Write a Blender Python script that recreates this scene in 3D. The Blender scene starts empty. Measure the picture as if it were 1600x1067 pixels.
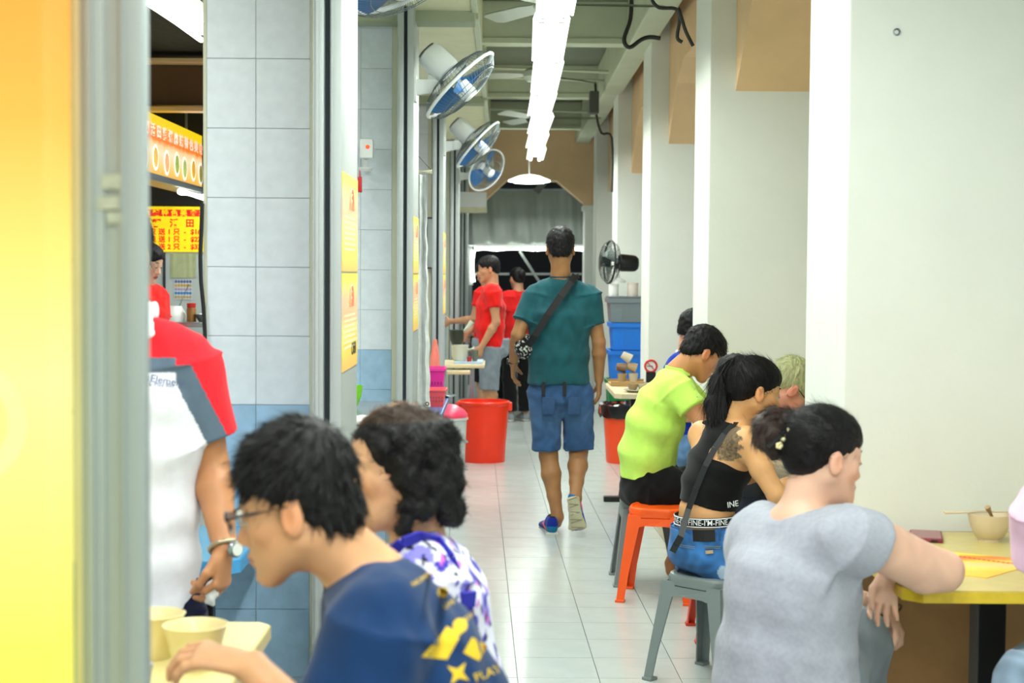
import bpy, bmesh, math, random
import numpy as np
from mathutils import Vector, Matrix, Euler
random.seed(7)
SC = bpy.context.scene
COL = SC.collection
# ------------------------------------------------------------------ camera
CAMZ = 1.487
camd = bpy.data.cameras.new('camera'); cam = bpy.data.objects.new('camera', camd); COL.objects.link(cam)
camd.lens = 54.0; camd.sensor_width = 36.0; camd.clip_start = 0.05; camd.clip_end = 200
cam.location = (0, 0, CAMZ)
CR = Matrix.Rotation(math.radians(-0.31), 3, 'Z') @ Matrix.Rotation(math.radians(90-2.54), 3, 'X') @ Matrix.Rotation(math.radians(0.4), 3, 'Z')
cam.rotation_euler = CR.to_euler()
camd.dof.use_dof = True; camd.dof.focus_distance = 6.2; camd.dof.aperture_fstop = 4.6
SC.camera = cam
# ------------------------------------------------------------------ view and world
SC.view_settings.view_transform = 'Standard'; SC.view_settings.look = 'None'
SC.view_settings.gamma = 1.0; SC.view_settings.use_curve_mapping = False
SC.view_settings.exposure = 0.07
world = bpy.data.worlds.new('night_market_world'); SC.world = world; world.use_nodes = True
world.node_tree.nodes['Background'].inputs[0].default_value = (0.9, 0.97, 1.0, 1)
world.node_tree.nodes['Background'].inputs[1].default_value = 0.62
# ------------------------------------------------------------------ lamps' light (tubes overhead)
def area(loc, sx, sy, power, color=(0.96, 1.0, 0.975), rot=(0, 0, 0)):
    l = bpy.data.lights.new('tube_light', 'AREA'); l.shape = 'RECTANGLE'; l.size = sx; l.size_y = sy
    l.energy = power; l.color = color
    o = bpy.data.objects.new('tube_light', l); COL.objects.link(o); o.location = loc; o.rotation_euler = rot
    return o
FIX = []                                   # corridor battens: centre positions
for i in range(14):
    y = -3.9 + i*1.45
    FIX.append((0.14 + 0.0105*y, y, 2.62))
for i, (x, y, z) in enumerate(FIX):
    area((x, y, z-0.05), 0.15, 1.15, 17 if y > 1 else 26)
for y in (-1.5, 1.2, 3.0, 6.0, 9.5, 13.2):  # tubes inside the food stalls on the left
    area((-1.35, y, 2.5), 0.15, 1.1, 16 if y < 5 else 24)
area((0.3, 19.6, 2.25), 1.5, 0.15, 14); area((0.3, 20.9, 1.95), 1.6, 0.1, 14, rot=(math.radians(-120), 0, 0))
for y in (-1.5, 2.0):                      # tubes over the seats behind the photographer
    area((1.2, y, 2.75), 0.15, 1.1, 16)

# ------------------------------------------------------------------ helpers
def P(px, py, Y):
    d = CR @ Vector(((px-800)/2400, -(py-533.5)/2400, -1.0))
    return Vector((0, 0, CAMZ)) + d*(Y/d.y)
def PZ(px, py, z):                          # pixel ray meets height z
    d = CR @ Vector(((px-800)/2400, -(py-533.5)/2400, -1.0))
    return Vector((0, 0, CAMZ)) + d*((z-CAMZ)/d.z)
def s2l(c):
    return tuple((v/12.92 if v <= 0.04045 else ((v+0.055)/1.055)**2.4) for v in c)
MATS = {}
def mat(name, rgb, rough=0.5, metal=0.0, var=0.06, vscale=6.0, bump=0.0, bscale=60.0, emit=0.0, alpha=1.0, trans=0.0,
        spec=0.5, attr=None, stretch=None, sheen=0.0, sss=0.0, coat=0.0, srgb=True):
    if name in MATS: return MATS[name]
    m = bpy.data.materials.new(name); m.use_nodes = True; nt = m.node_tree; N = nt.nodes; L = nt.links
    b = N['Principled BSDF']; c = s2l(rgb) if srgb else rgb
    b.inputs['Roughness'].default_value = rough; b.inputs['Metallic'].default_value = metal
    b.inputs['Specular IOR Level'].default_value = spec
    if trans: b.inputs['Transmission Weight'].default_value = trans
    if alpha < 1: b.inputs['Alpha'].default_value = alpha
    if sheen: b.inputs['Sheen Weight'].default_value = sheen
    if coat: b.inputs['Coat Weight'].default_value = coat
    if sss:
        b.inputs['Subsurface Weight'].default_value = sss
        b.inputs['Subsurface Radius'].default_value = (0.012, 0.004, 0.002); b.inputs['Subsurface Scale'].default_value = 1.0
    tc = N.new('ShaderNodeTexCoord'); src = tc.outputs['Object']
    if stretch:
        mp = N.new('ShaderNodeMapping'); mp.inputs['Scale'].default_value = stretch; L.new(src, mp.inputs['Vector']); src = mp.outputs['Vector']
    col = None
    if attr:
        a = N.new('ShaderNodeAttribute'); a.attribute_name = attr; col = a.outputs['Color']
    if var > 0:
        n = N.new('ShaderNodeTexNoise'); n.inputs['Scale'].default_value = vscale; n.inputs['Detail'].default_value = 5; n.inputs['Roughness'].default_value = 0.6
        L.new(src, n.inputs['Vector'])
        r = N.new('ShaderNodeMapRange'); r.inputs['From Min'].default_value = 0.3; r.inputs['From Max'].default_value = 0.7
        r.inputs['To Min'].default_value = 1-var; r.inputs['To Max'].default_value = 1+var*0.6; L.new(n.outputs['Fac'], r.inputs['Value'])
        mx = N.new('ShaderNodeMix'); mx.data_type = 'RGBA'; mx.blend_type = 'MULTIPLY'; mx.inputs['Factor'].default_value = 1
        if col: L.new(col, mx.inputs['A'])
        else: mx.inputs['A'].default_value = (*c, 1)
        L.new(r.outputs['Result'], mx.inputs['B']); col = mx.outputs['Result']
    if col: L.new(col, b.inputs['Base Color'])
    else: b.inputs['Base Color'].default_value = (*c, 1)
    if emit:
        b.inputs['Emission Strength'].default_value = emit
        if col: L.new(col, b.inputs['Emission Color'])
        else: b.inputs['Emission Color'].default_value = (*c, 1)
    if bump:
        n2 = N.new('ShaderNodeTexNoise'); n2.inputs['Scale'].default_value = bscale; n2.inputs['Detail'].default_value = 4
        L.new(src, n2.inputs['Vector'])
        bp = N.new('ShaderNodeBump'); bp.inputs['Strength'].default_value = min(1, bump); bp.inputs['Distance'].default_value = 0.004
        L.new(n2.outputs['Fac'], bp.inputs['Height']); L.new(bp.outputs['Normal'], b.inputs['Normal'])
    MATS[name] = m; return m
ORG = {}
def tag(o, label=None, cat=None, group=None, kind=None):
    if label: o['label'] = label
    if cat: o['category'] = cat
    if group: o['group'] = group
    if kind: o['kind'] = kind
    return o
def empty(name, loc, label=None, cat=None, group=None, kind=None):
    o = bpy.data.objects.new(name, None); o.empty_display_size = 0.05; COL.objects.link(o); o.location = loc
    ORG[o.name] = Vector(loc); return tag(o, label, cat, group, kind)
def link(name, me, parent=None, origin=(0, 0, 0)):
    o = bpy.data.objects.new(name, me); COL.objects.link(o)
    if parent is not None: o.parent = parent; ORG[o.name] = ORG[parent.name]
    else: o.location = origin; ORG[o.name] = Vector(origin)
    return o
def copy_tree(o, parent=None):
    c = o.copy(); COL.objects.link(c)
    if parent is not None: c.parent = parent
    for ch in o.children: copy_tree(ch, c)
    return c
def frame(d, up=(0, 0, 1)):
    d = Vector(d).normalized(); u = Vector(up); x = d.cross(u)
    if x.length < 1e-4: x = d.cross(Vector((0, 1, 0)))
    x.normalize(); y = x.cross(d).normalized(); return x, y, d
class MB:
    def __init__(s): s.v = []; s.f = []; s.m = []; s.mi = 0
    def add(s, vs, fs, M=None):
        o = len(s.v)
        s.v += [tuple((M @ Vector(v)) if M is not None else v) for v in vs]
        s.f += [tuple(i+o for i in f) for f in fs]; s.m += [s.mi]*len(fs)
    def box(s, lo, hi, b=0.0, M=None):
        x0, y0, z0 = lo; x1, y1, z1 = hi
        if b <= 0:
            s.add([(x0,y0,z0),(x1,y0,z0),(x1,y1,z0),(x0,y1,z0),(x0,y0,z1),(x1,y0,z1),(x1,y1,z1),(x0,y1,z1)],
                  [(0,3,2,1),(4,5,6,7),(0,1,5,4),(1,2,6,5),(2,3,7,6),(3,0,4,7)], M); return
        bm = bmesh.new(); r = bmesh.ops.create_cube(bm, size=1)
        for v in bm.verts: v.co = Vector(((x0+x1)/2+v.co.x*(x1-x0), (y0+y1)/2+v.co.y*(y1-y0), (z0+z1)/2+v.co.z*(z1-z0)))
        bmesh.ops.bevel(bm, geom=bm.edges[:], offset=b, segments=2, affect='EDGES', profile=0.6)
        bm.verts.index_update(); s.add([v.co[:] for v in bm.verts], [[v.index for v in f.verts] for f in bm.faces], M); bm.free()
    def bar(s, a, b, w, h=None, up=(0, 0, 1), w2=None, h2=None):   # rectangular bar from a to b
        h = h or w; w2 = w2 or w; h2 = h2 or h; a = Vector(a); b = Vector(b); x, y, d = frame(b-a, up); vs = []
        for p, ww, hh in ((a, w, h), (b, w2, h2)):
            for sx, sy in ((-1,-1),(1,-1),(1,1),(-1,1)): vs.append(tuple(p+x*sx*ww/2+y*sy*hh/2))
        s.add(vs, [(3,2,1,0),(4,5,6,7),(0,1,5,4),(1,2,6,5),(2,3,7,6),(3,0,4,7)])
    def tube(s, pts, r, n=8, cap=True, M=None):
        pts = [Vector(p) for p in pts]; rs = r if isinstance(r, (list, tuple)) else [r]*len(pts); vs = []; fs = []
        px = None
        for i, p in enumerate(pts):
            d = (pts[min(i+1, len(pts)-1)]-pts[max(i-1, 0)]).normalized()
            if px is None: x, y, _ = frame(d)
            else:
                x = px - d*px.dot(d); x = x.normalized() if x.length > 1e-6 else frame(d)[0]; y = d.cross(x)
            px = x
            for k in range(n):
                a = 2*math.pi*k/n; vs.append(tuple(p+(x*math.cos(a)+y*math.sin(a))*rs[i]))
        for i in range(len(pts)-1):
            for k in range(n): fs.append((i*n+k, i*n+(k+1) % n, (i+1)*n+(k+1) % n, (i+1)*n+k))
        if cap: fs.append(tuple(range(n))[::-1]); fs.append(tuple((len(pts)-1)*n+k for k in range(n)))
        s.add(vs, fs, M)
    def lathe(s, prof, c=(0, 0, 0), n=24, M=None, axis=None, closed=False):   # prof: (radius, height)
        vs = []; fs = []; c = Vector(c)
        if axis is not None: x, y, z = frame(axis)
        else: x, y, z = Vector((1,0,0)), Vector((0,1,0)), Vector((0,0,1))
        for (r, h) in prof:
            for k in range(n):
                a = 2*math.pi*k/n; vs.append(tuple(c+(x*math.cos(a)+y*math.sin(a))*r+z*h))
        m = len(prof)
        for i in range(m-1 if not closed else m):
            j = (i+1) % m
            for k in range(n): fs.append((i*n+k, i*n+(k+1) % n, j*n+(k+1) % n, j*n+k))
        s.add(vs, fs, M)
    def ring(s, c, R, r, axis=(0, 0, 1), n=32, m=6, M=None):
        prof = [(R+r*math.cos(2*math.pi*k/m), r*math.sin(2*math.pi*k/m)) for k in range(m)]
        s.lathe(prof, c, n, M, axis, closed=True)
    def prism(s, outline, a, b, M=None):    # outline in (x,z) extruded from y=a to y=b
        n = len(outline); vs = [(x, a, z) for x, z in outline]+[(x, b, z) for x, z in outline]
        fs = [tuple(range(n)), tuple(range(2*n-1, n-1, -1))]+[(i, i+n, (i+1) % n+n, (i+1) % n) for i in range(n)]
        s.add(vs, fs, M)
    def ball(s, c, r, n=12, M=None, sq=(1, 1, 1)):
        vs = []; fs = []; m = n//2
        for i in range(m+1):
            t = math.pi*i/m
            for k in range(n):
                a = 2*math.pi*k/n; vs.append((c[0]+r*sq[0]*math.sin(t)*math.cos(a), c[1]+r*sq[1]*math.sin(t)*math.sin(a), c[2]+r*sq[2]*math.cos(t)))
        for i in range(m):
            for k in range(n): fs.append((i*n+k, (i+1)*n+k, (i+1)*n+(k+1) % n, i*n+(k+1) % n))
        s.add(vs, fs, M)
    def build(s, name, mats, parent=None, origin=None, smooth=None, keep=False):
        if not isinstance(mats, (list, tuple)): mats = [mats]
        off = ORG[parent.name] if parent is not None else Vector(origin or (0, 0, 0))
        me = bpy.data.meshes.new(name)
        me.from_pydata([(v[0]-off[0], v[1]-off[1], v[2]-off[2]) for v in s.v], [], s.f)
        bm = bmesh.new(); bm.from_mesh(me); bmesh.ops.remove_doubles(bm, verts=bm.verts, dist=1e-6)
        bmesh.ops.recalc_face_normals(bm, faces=bm.faces)
        bm.to_mesh(me); bm.free()
        if len(me.polygons) == len(s.m): me.polygons.foreach_set('material_index', s.m)
        for m in mats: me.materials.append(m)
        if smooth:
            me.polygons.foreach_set('use_smooth', [True]*len(me.polygons))
            me.set_sharp_from_angle(angle=math.radians(smooth))
        o = link(name, me, parent, off if parent is None else (0, 0, 0))
        return o
def text(body, size, M, m, parent, name='lettering', align='CENTER', ext=0.0008, bold=0.0):
    c = bpy.data.curves.new('lettering', 'FONT'); c.body = body; c.size = size; c.align_x = align; c.align_y = 'CENTER'; c.extrude = ext; c.offset = bold; c.resolution_u = 3
    t = bpy.data.objects.new('lettering', c); COL.objects.link(t)
    dg = bpy.context.evaluated_depsgraph_get(); me = bpy.data.meshes.new_from_object(t.evaluated_get(dg))
    bpy.data.objects.remove(t); me.transform(Matrix.Translation(-ORG[parent.name]) @ M); me.materials.clear(); me.materials.append(m); me.name = name
    return link(name, me, parent)
def face_cam(loc, yaw=0.0, pitch=0.0):       # upright text facing -Y, turned by yaw
    return Matrix.Translation(loc) @ Matrix.Rotation(yaw, 4, 'Z') @ Matrix.Rotation(math.radians(90)+pitch, 4, 'X')
# ================================================================== materials of the place
M_wall = mat('wall_paint', (0.89, 0.905, 0.875), 0.65, var=0.05, vscale=1.6, bump=0.25, bscale=35)
M_ceil = mat('ceiling_paint', (0.46, 0.49, 0.42), 0.8, var=0.14, vscale=2.0)
M_beam = mat('beam_paint', (0.76, 0.79, 0.69), 0.7, var=0.08, vscale=3)
M_soffit = mat('soffit_board', (0.86, 0.86, 0.72), 0.7, var=0.06)
M_tan = mat('tan_paint', (0.92, 0.78, 0.60), 0.7, var=0.08, vscale=2.5)
M_floor = mat('floor_tile_glaze', (0.76, 0.79, 0.775), 0.2, var=0.06, vscale=7, bump=0.06, bscale=14, spec=0.5)
M_grout = mat('floor_grout', (0.42, 0.46, 0.44), 0.9)
M_tile = mat('pale_wall_tile', (0.91, 0.94, 0.965), 0.3, var=0.06, vscale=22)
M_blue = mat('blue_wall_tile', (0.66, 0.80, 0.91), 0.3, var=0.16, vscale=12)
M_wgrout = mat('wall_tile_grout', (0.80, 0.83, 0.84), 0.9)
M_alu = mat('shutter_aluminium', (0.69, 0.72, 0.72), 0.45, 0.15, var=0.07, vscale=9, stretch=(1, 1, 0.1))
M_aludark = mat('shutter_groove', (0.20, 0.24, 0.27), 0.6, 0.2)
M_cream = mat('cream_sealant', (0.86, 0.86, 0.76), 0.7)
M_dark = mat('night_dark', (0.03, 0.035, 0.045), 0.9)
M_white = mat('white_plastic', (0.93, 0.94, 0.93), 0.35, var=0.02)
M_tube = mat('lit_tube', (0.97, 1.0, 0.96), 0.5, var=0, emit=14)
M_steel = mat('steel', (0.62, 0.66, 0.68), 0.3, 0.9, var=0.05)
M_black = mat('black_plastic', (0.05, 0.055, 0.06), 0.45)
# ================================================================== floor
fl = MB(); fl.box((-4.5, -3, -0.12), (4.5, 30, -0.004)); floor = fl.build('floor', M_grout)
tag(floor, 'pale glossy square floor tiles of the food court walkway', kind='structure')
def skew(y): return -0.0192*y                 # the tiling drifts left down the corridor
xs0 = 0.0
tm = MB(); g = 0.0016
T = 0.30
x_at1067 = PZ(809.25, 1067, 0); x_off = x_at1067.x - skew(x_at1067.y)
y_off = PZ(800, 1027, 0).y
sh = -0.0192*T
tm.add([(g,g,0),(T-g,g,0),(T-g+sh,T-g,0),(g+sh,T-g,0),(g,g,-0.01),(T-g,g,-0.01),(T-g+sh,T-g,-0.01),(g+sh,T-g,-0.01)],
       [(0,1,2,3),(0,4,5,1),(1,5,6,2),(2,6,7,3),(3,7,4,0)])
tile0 = tm.build('floor_tile', M_floor, floor)
first = True; nt_ = 0
rest = MB()
for r in range(-40, 90):
    y = y_off + r*T
    if y < -2.9 or y > 24: continue
    for c in range(-9, 12):
        x = x_off + c*T + skew(y)
        near = 4.9 < y < 11.6 and -0.95 < x < 1.75 and nt_ < 295
        if near:
            o = tile0 if first else tile0.copy()
            if not first: COL.objects.link(o); o.parent = floor
            first = False; nt_ += 1
            o.location = (x, y, 0.0005*random.random())
        else:
            M = Matrix.Translation((x, y, 0)); rest.add([(g,g,0),(T-g,g,0),(T-g+sh,T-g,0),(g+sh,T-g,0)], [(0,1,2,3)], M)
o = rest.build('floor_tile_field', M_floor, floor); o['kind'] = 'stuff'
# ================================================================== left wall: tiled piers with shutter rails
XL = -0.437
M_alu0 = mat('brushed_grey_rail', (0.58, 0.62, 0.62), 0.5, 0.3, var=0.07, vscale=9, stretch=(1, 1, 0.1))
def pier(yf, x_left, n_show, zb=1.10, label='', yr=None, dp=0.44):
    yr = yr or yf-0.33; M_alu = MATS['shutter_aluminium'] if dp > 0.1 else M_alu0
    e = empty('tiled_pier', (XL, yf, 0), label, None, None, 'structure')
    b = MB(); b.box((x_left, yf+0.006, 0), (-0.52, yf+0.13, 3.3)); b.build('core', M_wgrout, e)
    tw, th, g = 0.145, 0.2, 0.0007
    xr = -0.563; meshes = {}
    row0 = zb-6*th
    for i in range(16):
        z0 = row0+i*th
        if z0 > 2.75: break
        x1 = xr; k = 0
        while x1 > x_left+0.01:
            w = tw*1.02 if k else tw*1.08
            if k >= n_show: break
            x0 = max(x_left, x1-w)
            z1 = z0+th
            blue = (i < 6)
            key = (round(x1-x0, 4), blue)
            if key not in meshes:
                t = MB(); t.box((g, 0, g), (x1-x0-g, 0.012, th-g), 0.0018)
                meshes[key] = t.build('wall_tile', M_blue if blue else M_tile, e); o = meshes[key]
            else:
                o = meshes[key].copy(); COL.objects.link(o); o.parent = e
            o.location = (x0, yf+random.uniform(-0.0006, 0.0006), z0)
            x1 = x0; k += 1
    t = MB(); t.box((xr+0.001, yf-0.012, 0), (-0.535, yf+0.02, 3.0), 0.003); t.build('corner_strip', M_cream, e)
    if x_left > -1: 
        t = MB(); t.box((x_left-0.008, yf-0.006, 0), (x_left+0.001, yf+0.13, 3.0)); t.build('corner_strip', M_cream, e)
    r = MB(); r.box((-0.515, yr, 0), (-0.485, yr+dp*0.9, 3.0), 0.003); r.box((-0.506, yr-0.006, 0), (-0.498, yr, 3.0)); r.build('shutter_rail', M_alu, e, smooth=30)
    if dp < 0.1: r = MB(); r.box((-0.486, yr+0.004, 0), (-0.467, yr+dp, 3.0)); r.build('rail_web', M_alu, e)
    r = MB(); r.box((-0.486, yr+min(0.03, dp*0.5), 0), (-0.467, yr+dp*0.8+0.008, 3.0)); (r.build('rail_groove', M_aludark, e) if dp > 0.1 else None)
    r = MB(); r.box((-0.468, yr, 0), (XL, yr+dp, 3.0), 0.003); r.box((-0.464, yr-0.004, 0), (-0.461, yr, 3.0)); r.build('shutter_rail', M_alu, e, smooth=30)
    return e
PIERS = [2.02, 4.46, 7.70, 11.3, 15.0, 18.6]
LAB = ['tiled pier end nearest the camera beside the glowing yellow panel', 'large pale tiled pier with blue lower tiles behind the man in navy',
       'second tiled pier down the corridor with small white camera', 'third tiled pier beside hanging grey cloth', 'fourth tiled pier under second blue fan', 'last tiled pier before the open end']
for i, y in enumerate(PIERS):
    pier(y, -0.862 if i < 2 else -1.2, 3 if i < 4 else 2, label=LAB[i], yr=1.87 if i == 0 else None, dp=0.03 if i == 0 else 0.44)
# stall back walls and dividing walls
w = MB(); w.box((-3.2, -3, 0), (-3.05, 22, 3.3)); w = w.build('wall_left', M_wall); tag(w, 'pale back wall of the food stalls', kind='structure')
for k, y in enumerate((11.43, 15.13, 18.73)):
    b = MB(); b.box((-3.05, y-0.1, 0), (-1.58, y, 3.3)); o = b.build('partition', M_wall); tag(o, ['pale partition behind the yellow menu board', 'pale partition of the third stall', 'pale partition of the last stall'][k], kind='structure')
# ================================================================== ceiling, soffit
c = MB(); c.box((-4.5, -3, 3.42), (4.5, 20.5, 3.6)); ceil = c.build('ceiling', M_ceil); tag(ceil, 'grey green concrete ceiling slab', kind='structure')
for i, y in enumerate([1.5, 4.6, 7.8, 11.0, 14.35, 17.4, 19.9]):
    b = MB(); b.box((-0.25, y, 3.15), (1.8, y+0.16, 3.42), 0.008); b.box((-0.25, y-0.012, 3.12), (1.8, y+0.17, 3.16), 0.004); b.build('cross_beam', M_beam, ceil)
for y in (12.9, 13.5, 16.1):
    b = MB(); b.tube([(-0.2, y, 3.2), (0.9, y, 3.17)], 0.018, 6); b.build('ceiling_conduit', M_beam, ceil)
b = MB(); b.box((0.86, -3, 3.08), (1.03, 19.5, 3.42), 0.01); b.build('edge_beam', M_beam, ceil)
b = MB(); b.box((1.75, -3, 3.0), (1.95, 19.5, 3.42)); b.build('edge_beam', M_beam, ceil)
# dark soffit boards behind the soffit: the stalls' own ceilings
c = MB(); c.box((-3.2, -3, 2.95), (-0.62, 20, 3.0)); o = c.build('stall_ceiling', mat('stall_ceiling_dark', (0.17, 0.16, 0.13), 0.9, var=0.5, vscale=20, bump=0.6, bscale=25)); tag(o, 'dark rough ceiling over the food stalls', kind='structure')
PB = [-3, 1.95]+[y-0.1 for y in PIERS[1:]]+[20.2]
sof = empty('soffit', (-0.3, 5, 2.75), 'cream boarded soffit along the tops of the stalls', kind='structure')
for i in range(len(PB)-1):
    y0, y1 = PB[i]+0.09, PB[i+1]-0.09
    b = MB(); b.box((-0.90, y0, 2.755), (-0.165, y1, 3.42), 0.006); b.build('soffit_panel', M_soffit, sof)
    b = MB(); b.box((-0.165, y0, 2.745), (-0.135, y1, 2.80), 0.003); b.build('soffit_edge', M_beam, sof)
    b = MB(); b.box((-0.90, y1, 2.705), (-0.15, y1+0.18, 3.42), 0.004); b.build('soffit_beam', mat('soffit_beam', (0.66, 0.69, 0.58), 0.7), sof)
# ================================================================== right side: concrete pillars and polygonal arches
XR = 1.0
PY = [1.5, 4.5, 7.55, 10.62, 13.7, 16.75]
PL = ['wall-like white concrete pillar behind the camera position', 'nearest white concrete pillar behind the table with bowl', 'second white concrete pillar behind the woman in black top', 'third white concrete pillar behind the blue shirted diner',
      'fourth white concrete pillar behind the stacked bins', 'fifth white concrete pillar near the corridor end']
for i, y in enumerate(PY):
    if i == 0: continue
    b = MB(); b.box((XR, y, 0), (2.6, y+0.58, 3.42), 0.006)
    o = b.build('concrete_pillar', M_wall); tag(o, PL[i], kind='structure')
    if i in (1, 2, 3):
        t = MB(); t.lathe([(0.006, 0), (0.011, 0.001), (0.011, -0.004)], P(1401, 50, y-0.001) if i == 1 else P(1300, 400, y-0.001), 10, axis=(0, 1, 0)); t.build('screw_plug', M_steel, o)
def arch(y0, y1, label):
    x0, x1 = 1.126, 1.30
    # outline in (y,z): spandrel wall with chamfered lower corners
    H = 3.42; zb, zt = 2.385, 2.86
    out = [(y0, zb), (y0+0.45, zb+0.345), (y0+0.85, zt), (y1-0.85, zt), (y1-0.47, zb+0.36), (y1, zb), (y1, H), (y0, H)]
    b = MB(); n = len(out)
    b.add([(x0, y, z) for y, z in out]+[(2.2, y, z) for y, z in out], [tuple(range(n)), tuple(range(2*n-1, n-1, -1))]+[(k, k+n, (k+1) % n+n, (k+1) % n) for k in range(n)])
    o = b.build('tan_arch', M_tan); tag(o, label, kind='structure')
AL = ['tan arch nearest the camera, out of view', 'tan arch haunch between the nearest and second pillars', 'tan arch haunch between the second and third pillars', 'tan arch haunch between the third and fourth pillars', 'tan arch haunch between the fourth and last pillars']
for i in range(1, 5):
    arch(PY[i]+0.58, PY[i+1], AL[i])
w = MB(); w.box((2.6, -3, 0), (2.75, 20, 3.42)); w = w.build('wall_right', M_wall); tag(w, 'plain pale wall beyond the seating bays', kind='structure')
# end of the corridor: tan polygonal arch across, jambs
YE = 18.9
def xe(px): return (px-787)/2400*YE
def ze(py): return 1.487-(py-427)/2400*YE
out = [(xe(700), ze(354)), (xe(752), ze(318)), (xe(790), ze(282)), (xe(868), ze(282)), (xe(912), ze(318)), (xe(916), ze(326)), (xe(990), ze(326)), (xe(990), 3.42), (xe(700), 3.42)]
b = MB(); b.prism([(x, z) for x, z in out], YE, YE+0.35); o = b.build('tan_arch', M_tan); tag(o, 'tan polygonal arch spanning the far end of the corridor', kind='structure')
b = MB(); b.box((xe(912), YE-0.02, 0), (xe(990), YE+0.4, ze(322)), 0.01); b.box((xe(909), YE-0.05, ze(328)), (xe(990), YE+0.4, ze(320)), 0.01)
o = b.build('trim_1', M_wall); tag(o, 'white jamb under the right foot of the far arch', kind='structure')
# ================================================================== beyond the opening: night street
b = MB(); b.box((-6, 27, -0.1), (7, 27.2, 6)); o = b.build('street_wall', M_dark); tag(o, 'dark night street beyond the corridor', kind='structure')
b = MB(); b.bar((-0.4+1.2, 21.5, 1.55), (1.7, 21.6, 2.9-1.2), 0.06); 
YS = 20.4
def ps(px, py): p = P(px, py, YS); return p
sg = empty('awning_sheet', ps(820, 380), 'translucent grey plastic awning sheet hanging beyond the arch', 'awning')
# rippled sheet
vs = []; fs = []; nx, nz = 40, 12
a0 = ps(728, 296); a1 = ps(925, 296); c0 = ps(728, 382)
for j in range(nz+1):
    for i in range(nx+1):
        x = a0.x+(a1.x-a0.x)*i/nx; z = a0.z+(c0.z-a0.z)*j/nz
        vs.append((x, YS+0.06+0.02*math.sin(x*19+z*3)+0.015*math.sin(x*43+2*z), z))
for j in range(nz):
    for i in range(nx): fs.append((j*(nx+1)+i, j*(nx+1)+i+1, (j+1)*(nx+1)+i+1, (j+1)*(nx+1)+i))
b = MB(); b.add(vs, fs); M_sheet = mat('grey_plastic_sheet', (0.62, 0.66, 0.63), 0.35, var=0.15, vscale=1.5); b.build('sheet', M_sheet, sg, smooth=60)
b = MB(); b.tube([ps(726, 296), ps(926, 296)], 0.02, 6); b.tube([ps(726, 383), ps(926, 383)], 0.02, 6); b.build('sheet_rail', M_steel, sg)
YS = 20.34
tl = empty('tube_lamp', ps(820, 389), 'row of horizontal white tube lamps under the far awning', 'lamp')
for (u0, u1) in ((742, 772), (774, 835), (838, 912)):
    b = MB(); b.tube([ps(u0, 389), ps(u1, 389)], 0.028, 8); b.build('tube', M_tube, tl)
b = MB(); b.bar(ps(738, 384), ps(914, 384), 0.05, 0.03); b.build('batten', M_white, tl)
YS = 20.30
tl = empty('tube_lamp', ps(739, 430), 'vertical white tube lamp at left edge of the far opening', 'lamp')
b = MB(); b.tube([ps(739, 392), ps(739, 440)], 0.028, 8); b.build('tube', M_tube, tl)
b = MB(); b.bar(ps(736, 388), ps(736, 445), 0.03, 0.05); b.build('batten', M_white, tl)
for (u0, v0, u1, v1, ww) in ((812, 392, 862, 470, 0.035), (735, 428, 915, 428, 0.03), (838, 300, 866, 262, 0.09)):
    fr = MB(); fr.bar(ps(u0, v0)+Vector((0, 0.12, 0)), ps(u1, v1)+Vector((0, 0.12, 0)), ww); fr.build('strut', mat('grey_frame', (0.45, 0.47, 0.46), 0.5), sg)
fr = MB()
for u in (735, 915): q = ps(u, 300); fr.bar((q.x, YS+0.12, 0), (q.x, YS+0.12, q.z), 0.05)
fr.build('post', MATS['grey_frame'], sg)['kind'] = 'stuff'
# pendant lamp at far end
YP = 17.8
tl = empty('pendant_lamp', P(827, 270, YP), 'bright shallow lamp shade hanging before the far arch', 'lamp')
b = MB(); b.lathe([(0.24, -0.035), (0.245, -0.02), (0.12, 0.03), (0.03, 0.045), (0.0, 0.045)], P(827, 279, YP), 24); b.build('shade', mat('lamp_glow', (0.98, 1, 0.97), 0.5, var=0, emit=5), tl, smooth=40)
b = MB(); b.ring(P(827, 284, YP), 0.17, 0.015, n=20); b.build('tube', M_tube, tl)
b = MB(); b.tube([P(827, 272, YP), P(827, 272, YP)+Vector((0, 0, 0.83))], 0.006, 5); b.build('rod', M_white, tl)
# white box on the left wall near the end
bx = empty('wall_box', P(750, 325, 17.0), 'small white sign box on the left wall near the corridor end', 'box')
p0 = P(733, 326, 16.8); p1 = P(760, 300, 16.8)
b = MB(); b.box((p0.x-0.1, 16.8, p0.z), (p1.x, 17.0, p1.z), 0.005); b.build('case', M_white, bx); b = MB(); b.box((p0.x-0.1, 16.79, p0.z-0.04), (p1.x+0.004, 17.01, p0.z+0.02), 0.005); b.build('lower_rim', M_soffit, bx)
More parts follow.
